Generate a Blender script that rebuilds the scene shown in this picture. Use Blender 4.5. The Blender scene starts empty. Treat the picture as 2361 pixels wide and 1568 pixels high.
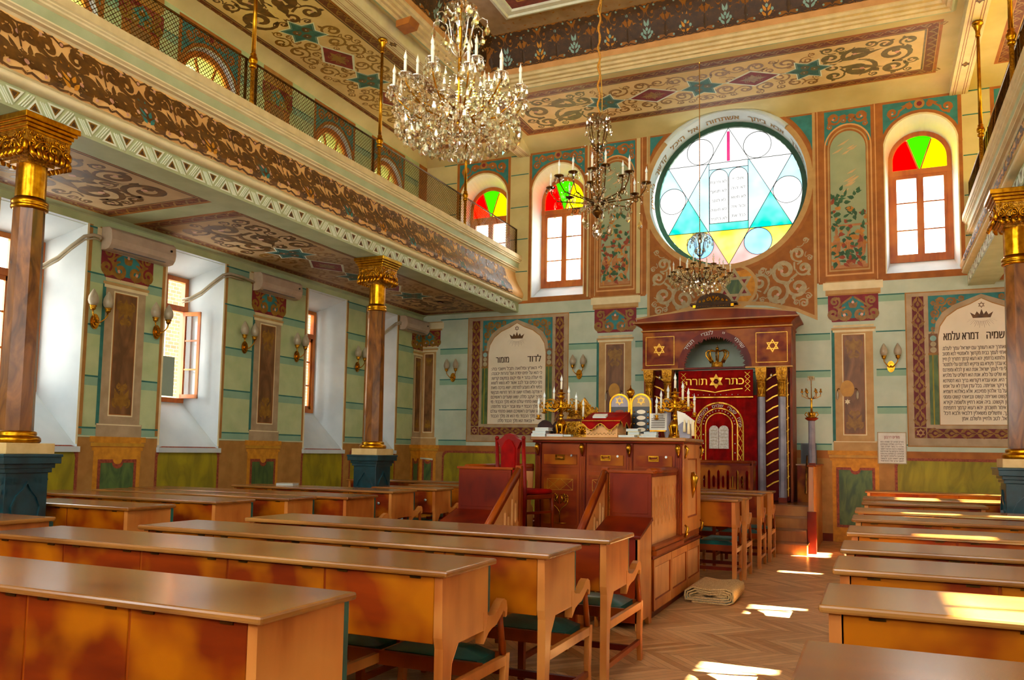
import bpy, math, random
from math import sin, cos, pi, radians, sqrt, atan2
from mathutils import Vector, Matrix
from mathutils.geometry import tessellate_polygon
SC = bpy.context.scene
COL = SC.collection
# ---------------------------------------------------------------- camera
cd = bpy.data.cameras.new('camera'); cam = bpy.data.objects.new('camera', cd); COL.objects.link(cam)
def _rot(r):
    r = Vector(r); return Matrix.Rotation(r.length, 3, r.normalized())
RC = _rot((1.46465177, 0.32268083, -0.32375623))      # world -> (right, down, forward)
cam.matrix_world = Matrix.Translation((2.6, 0, 1.5)) @ Matrix((RC[0], -RC[1], -RC[2])).transposed().to_4x4()
cd.sensor_width = 36; cd.lens = 28.48; cd.shift_x = -.003545; cd.shift_y = .04538; cd.clip_start = .05; cd.clip_end = 200
SC.camera = cam
# ---------------------------------------------------------------- sky and sun
W = bpy.data.worlds.new('world'); SC.world = W; W.use_nodes = True
nt = W.node_tree; nt.nodes.clear()
wo = nt.nodes.new('ShaderNodeOutputWorld'); bg = nt.nodes.new('ShaderNodeBackground')
tc = nt.nodes.new('ShaderNodeTexCoord'); sx = nt.nodes.new('ShaderNodeSeparateXYZ'); cr = nt.nodes.new('ShaderNodeValToRGB')
cr.color_ramp.elements[0].position = 0.0; cr.color_ramp.elements[0].color = (.96, .91, .80, 1)
cr.color_ramp.elements[1].position = .6; cr.color_ramp.elements[1].color = (.88, .94, .95, 1)
nt.links.new(tc.outputs['Generated'], sx.inputs[0]); nt.links.new(sx.outputs['Z'], cr.inputs[0])
nt.links.new(cr.outputs[0], bg.inputs[0]); nt.links.new(bg.outputs[0], wo.inputs[0])
bg.inputs[1].default_value = 7
sd = bpy.data.lights.new('sun', 'SUN'); sd.energy = 110; sd.angle = .012; sd.color = (1, .93, .80)
sun = bpy.data.objects.new('sun', sd); COL.objects.link(sun)
sun.rotation_euler = Vector((-1.43, -.16, -1)).to_track_quat('-Z', 'Y').to_euler()
VS = SC.view_settings
VS.view_transform = 'Standard'; VS.look = 'None'; VS.gamma = 1; VS.use_curve_mapping = False; VS.exposure = 1.08
SC.display_settings.display_device = 'sRGB'
cy = SC.cycles
cy.max_bounces = 8; cy.diffuse_bounces = 5; cy.glossy_bounces = 3; cy.transmission_bounces = 6; cy.transparent_max_bounces = 16
cy.use_denoising = True; cy.sample_clamp_indirect = 6; cy.caustics_reflective = False; cy.caustics_refractive = False
rnd = random.Random(7)
# ---------------------------------------------------------------- materials
def lin(h):
    if not isinstance(h, str): return h
    o = []
    for i in (0, 2, 4):
        c = int(h[i:i+2], 16) / 255
        o.append(c / 12.92 if c <= .04045 else ((c + .055) / 1.055) ** 2.4)
    return tuple(o)
MATS = {}
def mat(name, c, c2=None, rough=.6, metal=0, scale=8, stretch=(1, 1, 1), bump=0, kind='noise', spec=.5, lo=.35, hi=.65, coat=0, detail=4, rrange=None):
    m = bpy.data.materials.new(name); m.use_nodes = True; MATS[name] = m
    n = m.node_tree.nodes; l = m.node_tree.links; p = n['Principled BSDF']
    p.inputs['Roughness'].default_value = rough; p.inputs['Metallic'].default_value = metal
    p.inputs['Specular IOR Level'].default_value = spec; p.inputs['Coat Weight'].default_value = coat; p.inputs['Coat Roughness'].default_value = .15
    a = lin(c) + (1,)
    b = (lin(c2) if c2 else tuple(x * .82 for x in a[:3])) + (1,)
    tc = n.new('ShaderNodeTexCoord'); mp = n.new('ShaderNodeMapping'); mp.inputs['Scale'].default_value = stretch
    l.new(tc.outputs['Object'], mp.inputs[0])
    if kind == 'noise':
        t = n.new('ShaderNodeTexNoise'); t.inputs['Scale'].default_value = scale; t.inputs['Detail'].default_value = detail; f = t.outputs['Fac']
    elif kind == 'marble':
        t = n.new('ShaderNodeTexNoise'); t.inputs['Scale'].default_value = scale; t.inputs['Detail'].default_value = 6; t.inputs['Distortion'].default_value = 1.6; f = t.outputs['Fac']
    elif kind == 'voronoi':
        t = n.new('ShaderNodeTexVoronoi'); t.inputs['Scale'].default_value = scale; f = t.outputs['Distance']
    l.new(mp.outputs[0], t.inputs['Vector'])
    r = n.new('ShaderNodeValToRGB'); r.color_ramp.elements[0].position = lo; r.color_ramp.elements[1].position = hi
    r.color_ramp.elements[0].color = b; r.color_ramp.elements[1].color = a
    l.new(f, r.inputs[0]); l.new(r.outputs[0], p.inputs['Base Color'])
    if bump:
        bn = n.new('ShaderNodeBump'); bn.inputs['Strength'].default_value = bump; bn.inputs['Distance'].default_value = .01
        l.new(f, bn.inputs['Height']); l.new(bn.outputs[0], p.inputs['Normal'])
    if rrange:
        mr = n.new('ShaderNodeMapRange'); mr.inputs['To Min'].default_value = rrange[0]; mr.inputs['To Max'].default_value = rrange[1]
        l.new(f, mr.inputs[0]); l.new(mr.outputs[0], p.inputs['Roughness'])
    return m
def wood(name, c, c2, c3, ax=(1, 8, 8), rough=.35, scale=2.2, coat=.3, spec=.5, blot=1.7):
    m = mat(name, c, c2, rough=rough, scale=scale, stretch=ax, lo=.3, hi=.7, coat=coat, detail=6, spec=spec)
    n = m.node_tree.nodes; l = m.node_tree.links; p = n['Principled BSDF']
    ramp = [x for x in n if x.type == 'VALTORGB'][0]
    t2 = n.new('ShaderNodeTexNoise'); t2.inputs['Scale'].default_value = blot; t2.inputs['Detail'].default_value = 2.5
    oi = n.new('ShaderNodeObjectInfo'); ad = n.new('ShaderNodeVectorMath'); ad.operation = 'ADD'
    tcn = [x for x in n if x.type == 'TEX_COORD'][0]
    l.new(tcn.outputs['Object'], ad.inputs[0]); l.new(oi.outputs['Location'], ad.inputs[1]); l.new(ad.outputs[0], t2.inputs['Vector'])
    l.new(ad.outputs[0], [x for x in n if x.type == 'MAPPING'][0].inputs[0])
    r2 = n.new('ShaderNodeValToRGB'); r2.color_ramp.elements[0].position = .42; r2.color_ramp.elements[1].position = .62
    mx = n.new('ShaderNodeMix'); mx.data_type = 'RGBA'
    l.new(t2.outputs['Fac'], r2.inputs[0]); l.new(r2.outputs[0], mx.inputs['Factor'])
    l.new(ramp.outputs[0], mx.inputs[6]); mx.inputs[7].default_value = lin(c3) + (1,)
    mr = n.new('ShaderNodeMath'); mr.operation = 'MULTIPLY'; mr.inputs[1].default_value = .75
    l.new(r2.outputs[0], mr.inputs[0]); l.new(mr.outputs[0], mx.inputs['Factor'])
    l.new(mx.outputs[2], p.inputs['Base Color'])
    return m
def glassy(name, c, fac=.35, rough=.05, emit=None):
    m = bpy.data.materials.new(name); m.use_nodes = True; MATS[name] = m
    n = m.node_tree.nodes; l = m.node_tree.links; n.clear()
    o = n.new('ShaderNodeOutputMaterial'); t = n.new('ShaderNodeBsdfTransparent'); g = n.new('ShaderNodeBsdfGlossy'); x = n.new('ShaderNodeMixShader')
    t.inputs[0].default_value = lin(c) + (1,); g.inputs['Roughness'].default_value = rough; g.inputs[0].default_value = (1, 1, 1, 1)
    x.inputs[0].default_value = fac
    l.new(t.outputs[0], x.inputs[1]); l.new(g.outputs[0], x.inputs[2]); l.new(x.outputs[0], o.inputs[0])
    return m
M = MATS
mat('mint', 'c2cf9c', 'b0c28c', rough=.7, scale=3)
mat('mint_blue', 'c6d2bd', 'b6c6b0', rough=.7, scale=3)
mat('mint_band', '93b99c', '86ad92', rough=.7, scale=3)
mat('teal_line', '2f7a70', '25665e', rough=.7)
mat('cream_wall', 'd6c68c', 'c8b87e', rough=.75, scale=2)
mat('cream', 'e3cf9d', 'd2bd8a', rough=.6, scale=6)
mat('pale_cream', 'ecdfb5', 'e0d2a4', rough=.6, scale=5)
mat('peach', 'e0a868', 'd19a5a', rough=.65, scale=5)
mat('white_reveal', 'd0dade', 'c0ccd2', rough=.6, scale=2)
mat('brown_band', 'ac661a', '955512', rough=.65, scale=5)
mat('brown_soft', 'b3803c', 'a06e2e', rough=.65, scale=5)
mat('tan', 'c79f63', 'b58c50', rough=.65, scale=5)
mat('tan_grey', 'b79f7c', 'a58d69', rough=.65, scale=5)
mat('olive', 'a3940a', '7f7304', rough=.6, scale=3.5, stretch=(1, 1, .35), kind='marble')
mat('red_border', 'a04a2c', '7c2f1c', rough=.65, scale=30)
mat('orange_base', 'd8921e', 'c07c12', rough=.65, scale=12)
mat('green_marble', '5c7436', '33502a', rough=.5, scale=5, stretch=(1, 1, .4), kind='marble')
mat('brown_marble', '8a5c33', '5f3a15', rough=.5, scale=4, stretch=(1, 1, .4), kind='marble')
mat('scroll_brown', '4c2e08', '3a2205', rough=.6, scale=12)
mat('scroll_gold', '9a6c14', '7d540c', rough=.5, scale=12)
mat('scroll_tan', 'b3a27c', '9f8e68', rough=.6, scale=12)
mat('scroll_bronze', '6e4508', '4c2d04', rough=.5, scale=9)
mat('scroll_olive', '6f6126', '5b4d1b', rough=.6, scale=9)
mat('frieze_ground', 'e8b872', 'dba661', rough=.6, scale=4)
mat('coffer_ground', 'a2661a', '8a5312', rough=.65, scale=6)
mat('spandrel_ground', 'a2600a', '915205', rough=.65, scale=6)
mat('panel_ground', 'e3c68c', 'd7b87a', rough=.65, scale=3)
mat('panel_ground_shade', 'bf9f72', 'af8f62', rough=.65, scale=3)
mat('border_brown', '7b3c10', '5f290a', rough=.65, scale=18, kind='marble')
mat('border_red', '8c3a1c', '722a12', rough=.65, scale=18)
mat('gold_line', 'c9921f', 'b27e16', rough=.5)
mat('teal', '2f8585', '267070', rough=.65, scale=6)
mat('teal_pale', '8fb3ab', '7da39b', rough=.65, scale=6)
mat('star_teal', '2b6c66', '1f544f', rough=.6, scale=9)
mat('crimson', '8a1a22', '6f1018', rough=.65, scale=9)
mat('bead', 'd8a890', 'c08870', rough=.35, scale=9)
mat('relief_white', 'e9eedd', 'dbe2cf', rough=.55, scale=9)
mat('fascia_green', 'b5bf95', 'a7b186', rough=.65, scale=3)
mat('letter_brown', '4f3a1c', '3e2c12', rough=.7)
mat('tablet_white', 'efe3c9', 'e6d8bb', rough=.75, scale=2)
mat('maroon', '6f2226', '5c171b', rough=.7, scale=9)
mat('gold', 'd89a1c', 'a86a08', rough=.28, metal=1, scale=14, bump=.25)
mat('brass', 'c98f22', '9a6510', rough=.25, metal=.95, scale=12)
mat('dark_brass', '6a4312', '3f2607', rough=.35, metal=.9, scale=14)
mat('gilt', 'c9901e', '8f5a08', rough=.4, metal=.7, scale=40, bump=.8, lo=.4, hi=.6)
mat('column_marble', '94591c', '512c08', rough=.22, scale=3, stretch=(1.5, 1.5, .6), kind='marble', coat=.4)
mat('column_cream', 'dcbc7e', 'cfac6c', rough=.5, scale=9)
mat('teal_iron', '16414a', '0c2c33', rough=.3, scale=6, coat=.3)
wood('wood_top', '91541b', '703e11', 'a87234', ax=(.8, 5, 5), rough=.27, scale=2.4, coat=.3, blot=1.1)
wood('wood_panel', '842c00', '5c1600', 'b06200', ax=(.7, 3, 3), rough=.45, scale=2.6, coat=.05, spec=.12, blot=3.0)
wood('wood_end', 'bb6c2c', '9c5219', 'd08a40', ax=(5, 5, .8), rough=.4, scale=2.4, coat=.08, spec=.3)
wood('wood_dark', '6c1600', '480b00', '842a00', ax=(3, 3, 1), rough=.42, scale=2.0, coat=.03, spec=.15)
wood('wood_red', '863000', '641e00', '9c4604', ax=(3, 3, 1), rough=.42, scale=2.2, coat=.03, spec=.15)
wood('wood_light', 'd08a48', 'b57030', 'e0a260', ax=(6, 6, .7), rough=.4, scale=2.5, coat=.2)
wood('wood_window', 'bd6012', '9c490a', 'd27e26', ax=(5, 5, .8), rough=.45, scale=3, coat=.1)
mat('leather', '0f6158', '083f3a', rough=.35, scale=5, bump=.15)
mat('velvet', '9c0400', '720200', rough=.75, scale=6, spec=.1)
mat('velvet_dark', '620400', '480200', rough=.6, scale=3, spec=.1)
mat('red_seat', '8c0800', '680400', rough=.45, scale=6, spec=.2)
mat('thread_gold', 'dca935', 'b3801c', rough=.35, metal=.6, scale=60, lo=.3, hi=.7)
mat('thread_white', 'ddd8cc', 'b9b2a4', rough=.5, scale=40)
mat('candle', 'f1ead2', 'e4dcbf', rough=.5)
mat('bulb', 'eef6f4', 'dfeae8', rough=.25)
mat('ac_white', 'c9b49c', 'bda88f', rough=.45)
mat('conduit', 'b3aa90', 'a59b80', rough=.6)
mat('paper', 'e9e6da', 'dcd8ca', rough=.8)
mat('page_edge', 'c9d2cf', 'b5bfbc', rough=.8, scale=60, stretch=(1, 1, 20))
mat('yellow_book', 'c9b018', 'b39a10', rough=.6)
mat('dark_cloth', '2e0f0a', '1e0806', rough=.85, scale=12)
mat('black', '100c0a', '080605', rough=.35)
mat('steel', 'c2c5c0', 'a9aca8', rough=.25, metal=.9)
mat('grey_stone', '9a8f98', '857a84', rough=.3, scale=3, stretch=(2, 2, .4), kind='marble')
mat('pewter', '8d8792', '6f6a76', rough=.35, scale=5)
mat('blue_enamel', '1f6a8c', '15506c', rough=.3)
mat('leaf_green', '3b6a48', '2c5238', rough=.7, scale=9)
mat('flower_red', 'a04a30', '86381f', rough=.7, scale=9)
mat('flower_orange', 'c98a3e', 'b2752c', rough=.7, scale=9)
mat('sky_paint', 'a3ad8a', '8f9f80', rough=.7, scale=2)
mat('cloud_paint', 'd3b183', 'c5a375', rough=.7, scale=6)
mat('terracotta', 'c08654', 'a76f40', rough=.65, scale=6)
mat('text_red', '9c2218', '84180f', rough=.7)
mat('rope', 'c8871c', 'a0640c', rough=.6, scale=60, bump=.4)
mat('rug_side', 'd2b47c', '9a7a40', rough=.95, scale=90)
mat('ext_wall', 'cfc6bb', 'b5aca2', rough=.9, scale=2)
mat('ext_foliage', '5b7a3c', '33502a', rough=.9, scale=4)
mat('cable_black', '15181c', '0c0e11', rough=.5)
glassy('crystal', 'f6f2e2', fac=.42, rough=.03)
glassy('window_glass', 'f4f8f8', fac=.04)
mat('shade_glass', 'b3a78e', 'a3967c', rough=.3)
for nm, c in (('glass_white', 'ffffff'), ('glass_aqua', '00cdb8'), ('glass_sky', 'a8e4f4'), ('glass_yellow', 'ffe93c'), ('glass_pink', 'ff9d9a'), ('glass_red', 'ff0000'),
              ('glass_green', '18c000'), ('glass_lemon', 'f0e400'), ('glass_straw', 'e6e66a'), ('glass_rose', 'c0286c'), ('glass_blue', '86c4f0')):
    m = bpy.data.materials.new(nm); m.use_nodes = True; MATS[nm] = m
    n = m.node_tree.nodes; l = m.node_tree.links; n.clear()
    o = n.new('ShaderNodeOutputMaterial'); t = n.new('ShaderNodeBsdfTransparent'); d = n.new('ShaderNodeBsdfTranslucent'); x = n.new('ShaderNodeMixShader')
    nz = n.new('ShaderNodeTexNoise'); nz.inputs['Scale'].default_value = 2.2; rp = n.new('ShaderNodeValToRGB')
    cc = tuple(v * (.75 if nm in ('glass_red','glass_green','glass_lemon') else 1 if nm == 'glass_rose' else .5 if nm == 'glass_straw' else .12) for v in lin(c)); rp.color_ramp.elements[0].position = .35; rp.color_ramp.elements[1].position = .65
    rp.color_ramp.elements[0].color = cc + (1,); rp.color_ramp.elements[1].color = tuple(.03 + .85 * v if nm not in ('glass_red', 'glass_green', 'glass_lemon') else v for v in cc) + (1,)
    tcn = n.new('ShaderNodeTexCoord'); l.new(tcn.outputs['Object'], nz.inputs['Vector']); l.new(nz.outputs['Fac'], rp.inputs[0])
    l.new(rp.outputs[0], t.inputs[0]); l.new(rp.outputs[0], d.inputs[0]); x.inputs[0].default_value = .25
    l.new(t.outputs[0], x.inputs[1]); l.new(d.outputs[0], x.inputs[2]); l.new(x.outputs[0], o.inputs[0])
mat('lead', '1b2a38', '14202c', rough=.5)
mat('dark_green_paint', '0e4a30', '0a3b26', rough=.5)
def brick_mat():
    m = mat('brick', 'b9a090', 'a08878', rough=.9)
    n = m.node_tree.nodes; l = m.node_tree.links
    b = n.new('ShaderNodeTexBrick'); b.inputs['Scale'].default_value = 4; b.inputs['Color1'].default_value = lin('b98f7c') + (1,); b.inputs['Color2'].default_value = lin('a57a68') + (1,); b.inputs['Mortar'].default_value = lin('d8d0c4') + (1,)
    tcn = n.new('ShaderNodeTexCoord'); mp = n.new('ShaderNodeMapping'); mp.inputs['Rotation'].default_value = (pi / 2, 0, 0)
    sp = n.new('ShaderNodeSeparateXYZ'); cb = n.new('ShaderNodeCombineXYZ'); a = n.new('ShaderNodeMath')
    l.new(tcn.outputs['Object'], sp.inputs[0]); l.new(sp.outputs[0], a.inputs[0]); l.new(sp.outputs[1], a.inputs[1]); l.new(a.outputs[0], cb.inputs[0]); l.new(sp.outputs[2], cb.inputs[1])
    l.new(cb.outputs[0], b.inputs[0]); l.new(b.outputs[0], n['Principled BSDF'].inputs['Base Color'])
brick_mat()
def parquet():
    m = mat('parquet', 'c08a50', 'a06a38', rough=.35)
    n = m.node_tree.nodes; l = m.node_tree.links; p = n['Principled BSDF']
    tcn = n.new('ShaderNodeTexCoord'); sp = n.new('ShaderNodeSeparateXYZ'); l.new(tcn.outputs['Object'], sp.inputs[0])
    def ma(op, a, b=None, c=None):
        q = n.new('ShaderNodeMath'); q.operation = op
        for i, v in enumerate((a, b, c)):
            if v is None: continue
            if isinstance(v, (int, float)): q.inputs[i].default_value = v
            else: l.new(v, q.inputs[i])
        return q.outputs[0]
    x, y = sp.outputs[0], sp.outputs[1]
    Wd, bw = .42, .085                                   # herringbone stripes run along x: chevron columns Wd wide
    u = ma('DIVIDE', y, Wd); col = ma('FLOOR', u); fr = ma('SUBTRACT', u, col)
    sgn = ma('SUBTRACT', ma('MULTIPLY', ma('MODULO', ma('ABSOLUTE', col), 2.0), 2.0), 1.0)
    off = ma('MULTIPLY', ma('MULTIPLY', fr, Wd * .9), sgn)
    v = ma('DIVIDE', ma('ADD', x, off), bw); bi = ma('FLOOR', v); bf = ma('SUBTRACT', v, bi)
    cb = n.new('ShaderNodeCombineXYZ'); l.new(bi, cb.inputs[0]); l.new(col, cb.inputs[1])
    wn = n.new('ShaderNodeTexWhiteNoise'); wn.noise_dimensions = '2D'; l.new(cb.outputs[0], wn.inputs['Vector'])
    nz = n.new('ShaderNodeTexNoise'); nz.inputs['Scale'].default_value = 14; nz.inputs['Detail'].default_value = 5; l.new(tcn.outputs['Object'], nz.inputs['Vector'])
    mixv = ma('ADD', ma('MULTIPLY', wn.outputs['Value'], .6), ma('MULTIPLY', nz.outputs['Fac'], .45))
    rp = n.new('ShaderNodeValToRGB'); rp.color_ramp.elements[0].position = .15; rp.color_ramp.elements[1].position = .95
    rp.color_ramp.elements[0].color = lin('a8723c') + (1,); rp.color_ramp.elements[1].color = lin('e2b47c') + (1,)
    l.new(mixv, rp.inputs[0])
    gap = ma('MULTIPLY', ma('GREATER_THAN', bf, .05), ma('GREATER_THAN', fr, .012))
    mx = n.new('ShaderNodeMix'); mx.data_type = 'RGBA'; l.new(gap, mx.inputs['Factor']); mx.inputs[6].default_value = lin('6a4420') + (1,)
    l.new(rp.outputs[0], mx.inputs[7]); l.new(mx.outputs[2], p.inputs['Base Color'])
    p.inputs['Roughness'].default_value = .32
parquet()
# ---------------------------------------------------------------- mesh builder
WL = {}                                                   # world location of every object built
class MB:
    def __init__(s): s.v = []; s.f = []; s.m = []; s.sm = []; s.ms = []; s.k = 0
    def mi(s, m):
        if m not in s.ms: s.ms.append(m)
        return s.ms.index(m)
    def add(s, vs, fs, m, smooth=False):
        o = len(s.v); s.v += [tuple(v) for v in vs]; k = s.mi(m)
        for f in fs: s.f.append(tuple(i + o for i in f)); s.m.append(k); s.sm.append(smooth)
        return s
    def box(s, x0, x1, y0, y1, z0, z1, m):
        return s.add([(x0, y0, z0), (x1, y0, z0), (x1, y1, z0), (x0, y1, z0), (x0, y0, z1), (x1, y0, z1), (x1, y1, z1), (x0, y1, z1)],
                     [(0, 3, 2, 1), (4, 5, 6, 7), (0, 1, 5, 4), (1, 2, 6, 5), (2, 3, 7, 6), (3, 0, 4, 7)], m)
    def obox(s, c, ax, hx, hy, hz, m):                    # oriented box: centre, (x,y,z axis vectors), half sizes
        X, Y, Z = [Vector(a) for a in ax]; c = Vector(c)
        vs = [c + X * hx * i + Y * hy * j + Z * hz * k for k in (-1, 1) for i, j in ((-1, -1), (1, -1), (1, 1), (-1, 1))]
        return s.add(vs, [(0, 3, 2, 1), (4, 5, 6, 7), (0, 1, 5, 4), (1, 2, 6, 5), (2, 3, 7, 6), (3, 0, 4, 7)], m)
    def bar(s, a, b, w, h, m, up=(0, 0, 1)):
        a = Vector(a); b = Vector(b); d = (b - a); L = d.length; d.normalize(); u = Vector(up); r = d.cross(u)
        if r.length < 1e-4: r = Vector((1, 0, 0))
        r.normalize(); u = r.cross(d)
        return s.obox((a + b) / 2, (d, r, u), L / 2, w / 2, h / 2, m)
    def tube(s, pts, r, m, n=8, closed=False, caps=True):
        pts = [Vector(p) for p in pts]; N = len(pts); rs = r if isinstance(r, (list, tuple)) else [r] * N
        o = len(s.v); k = s.mi(m); up = None; rings = []
        for i, p in enumerate(pts):
            if closed: d = pts[(i + 1) % N] - pts[i - 1]
            else: d = pts[min(i + 1, N - 1)] - pts[max(i - 1, 0)]
            if d.length < 1e-9: d = Vector((0, 0, 1))
            d.normalize()
            if up is None: up = d.orthogonal().normalized()
            up = (up - d * up.dot(d));
            if up.length < 1e-6: up = d.orthogonal()
            up.normalize(); q = d.cross(up)
            for j in range(n):
                a = 2 * pi * j / n; s.v.append(tuple(p + (up * cos(a) + q * sin(a)) * rs[i]))
        R = N if closed else N - 1
        for i in range(R):
            for j in range(n):
                a = o + i * n; b = o + ((i + 1) % N) * n
                s.f.append((a + j, a + (j + 1) % n, b + (j + 1) % n, b + j)); s.m.append(k); s.sm.append(n > 4)
        if caps and not closed:
            s.f.append(tuple(o + j for j in range(n))[::-1]); s.m.append(k); s.sm.append(False)
            s.f.append(tuple(o + (N - 1) * n + j for j in range(n))); s.m.append(k); s.sm.append(False)
        return s
    def lathe(s, prof, c, m, n=16, smooth=True, sq=False, rot=0):
        cx, cyy, cz = c; o = len(s.v); k = s.mi(m); P = len(prof)
        for (r, z) in prof:
            for j in range(n):
                a = 2 * pi * j / n + rot; s.v.append((cx + r * cos(a), cyy + r * sin(a), cz + z))
        for i in range(P - 1):
            for j in range(n):
                a = o + i * n; b = a + n
                s.f.append((a + j, a + (j + 1) % n, b + (j + 1) % n, b + j)); s.m.append(k); s.sm.append(smooth)
        for i, rev in ((0, True), (P - 1, False)):
            if prof[i][0] > 1e-4:
                t = tuple(o + i * n + j for j in range(n)); s.f.append(t[::-1] if rev else t); s.m.append(k); s.sm.append(False)
        return s
    def ball(s, c, r, m, n=10, sz=1.0):
        pr = [(max(r * sin(pi * i / 6), 1e-5), -r * cos(pi * i / 6) * sz) for i in range(7)]
        return s.lathe(pr, c, m, n)
    def extr(s, loop, fn, d0, d1, m, caps=True):          # 2D loop extruded between depths; fn(u, v, d) -> xyz
        N = len(loop); vs = [fn(u, v, d0) for u, v in loop] + [fn(u, v, d1) for u, v in loop]
        fs = [(i, (i + 1) % N, N + (i + 1) % N, N + i) for i in range(N)]
        if caps:
            t = tessellate_polygon([[Vector((u, v, 0)) for u, v in loop]])
            fs += [tuple(x) for x in t] + [tuple(N + i for i in x[::-1]) for x in t]
        return s.add(vs, fs, m)
    def face(s, loops, fn, m, d=0):                       # tessellated plate with holes
        s.k += 1; d += 4e-5 * (s.k % 30)                    # painted pieces never share a plane
        t = tessellate_polygon([[Vector((u, v, 0)) for u, v in lp] for lp in loops])
        pts = [p for lp in loops for p in lp]
        return s.add([fn(u, v, d) for u, v in pts], [tuple(x) for x in t], m)
    def strip(s, L, Rr, fn, d, m):
        s.k += 1; d += 4e-5 * (s.k % 30); N = len(L); vs = [fn(u, v, d) for u, v in L] + [fn(u, v, d) for u, v in Rr]
        return s.add(vs, [(i, i + 1, N + i + 1, N + i) for i in range(N - 1)], m)
    def sweep(s, prof, path, m, closed=False):            # prof: list of offsets (a,b); path: list of (point, A, B) frames
        n = len(prof); vs = []
        for p, A, B in path:
            p = Vector(p); A = Vector(A); B = Vector(B)
            vs += [p + A * a + B * b for a, b in prof]
        fs = [(i * n + j, i * n + j + 1, (i + 1) * n + j + 1, (i + 1) * n + j) for i in range(len(path) - 1) for j in range(n - 1)]
        return s.add(vs, fs, m)
    def build(s, name, parent=None, org=None, bevel=0, kind=None):
        if parent is not None: w = Vector(WL[parent.name]) if org is None else Vector(org)
        elif org is not None: w = Vector(org)
        else:
            lo = [min(v[i] for v in s.v) for i in range(3)]; hi = [max(v[i] for v in s.v) for i in range(3)]
            w = Vector(((lo[0] + hi[0]) / 2, (lo[1] + hi[1]) / 2, lo[2]))
        me = bpy.data.meshes.new(name)
        me.from_pydata([(x - w.x, y - w.y, z - w.z) for x, y, z in s.v], [], s.f)
        for q in s.ms: me.materials.append(MATS[q])
        me.polygons.foreach_set('material_index', s.m); me.polygons.foreach_set('use_smooth', s.sm)
        me.update()
        o = bpy.data.objects.new(name, me); COL.objects.link(o); WL[o.name] = tuple(w)
        if parent is not None: o.parent = parent; o.location = w - Vector(WL[parent.name])
        else: o.location = w
        if bevel:
            b = o.modifiers.new('bevel', 'BEVEL'); b.width = bevel; b.segments = 2; b.limit_method = 'ANGLE'; b.angle_limit = .7
        if kind: o['kind'] = kind
        return o
def tag(o, label, cat, group=None):
    o['label'] = label; o['category'] = cat
    if group: o['group'] = group
    return o
def thing(name, label, cat, loc, group=None, rz=0):
    o = bpy.data.objects.new(name, None); COL.objects.link(o); o.location = loc; o.empty_display_size = .1; WL[o.name] = tuple(loc)
    o.rotation_euler = (0, 0, rz)
    return tag(o, label, cat, group)
def snode(name, loc=(0, 0, 0)):
    o = bpy.data.objects.new(name, None); COL.objects.link(o); o.location = loc; WL[o.name] = tuple(loc); o['kind'] = 'structure'; return o
def copy_tree(o, loc=None, label=None, group=None, rz=None, parent=None):
    c = o.copy(); COL.objects.link(c); c.parent = parent
    if loc is not None: c.location = loc
    if rz is not None: c.rotation_euler = (0, 0, rz)
    if label: c['label'] = label
    if group: c['group'] = group
    for ch in list(o.children): copy_tree(ch, parent=c)
    return c
# ---------------------------------------------------------------- painted ornament: 2D shapes -> flat pieces of a mesh
def circ(x, y, r, n=14, ry=None, a0=0): return [(x + r * cos(a0 + 2 * pi * i / n), y + (ry or r) * sin(a0 + 2 * pi * i / n)) for i in range(n)]
def star6(x, y, r, q=.577, a0=pi / 2, sx=1): return [(x + sx * (r if i % 2 == 0 else r * q) * cos(a0 + i * pi / 6), y + (r if i % 2 == 0 else r * q) * sin(a0 + i * pi / 6)) for i in range(12)]
def ribbon(pts, w):
    N = len(pts); L = []; Rr = []
    for i in range(N):
        a = pts[max(i - 1, 0)]; b = pts[min(i + 1, N - 1)]; dx, dy = b[0] - a[0], b[1] - a[1]; q = math.hypot(dx, dy) or 1
        ww = (w(i / (N - 1)) if callable(w) else w) / 2; x, y = pts[i]
        L.append((x - dy / q * ww, y + dx / q * ww)); Rr.append((x + dy / q * ww, y - dx / q * ww))
    return L, Rr
def spir(cx, cyy, r, a0, dr, turns=1.35, n=22, rin=.18):
    return [(cx + (r * (1 - (1 - rin) * t)) * cos(a0 + dr * 2 * pi * turns * t), cyy + (r * (1 - (1 - rin) * t)) * sin(a0 + dr * 2 * pi * turns * t)) for t in [i / (n - 1) for i in range(n)]]
def leafp(x, y, a, L, w):
    pr = [(0, 0), (.25, .5), (.55, .42), (.8, .16), (1, 0), (.8, -.16), (.55, -.42), (.25, -.5)]
    return [(x + L * p * cos(a) - w * q * sin(a), y + L * p * sin(a) + w * q * cos(a)) for p, q in pr]
def curl(mb, fn, d, m, cx, cyy, r, a0, dr, w, leaf=True, bead=None):
    p = spir(cx, cyy, r, a0, dr); L, Rr = ribbon(p, lambda t: w * (.5 + .8 * abs(sin(pi * min(1, t * 1.02))) ** .7)); mb.strip(L, Rr, fn, d, m)
    e = p[-1]; mb.face([leafp(e[0], e[1], a0 + dr * 2 * pi * 1.35 + dr * 1.2, w * 2.6, w * 1.7)], fn, m, d)
    if leaf:
        for t in (5, 10):
            q = p[t]; a = atan2(q[1] - cyy, q[0] - cx) + dr * .9
            mb.face([leafp(q[0], q[1], a + (.35 if t == 5 else -pi + .6), r * .55, w * 1.5)], fn, m, d)
    if bead: mb.face([circ(e[0], e[1], w * .5, 8)], fn, bead, d + .0015)
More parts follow.
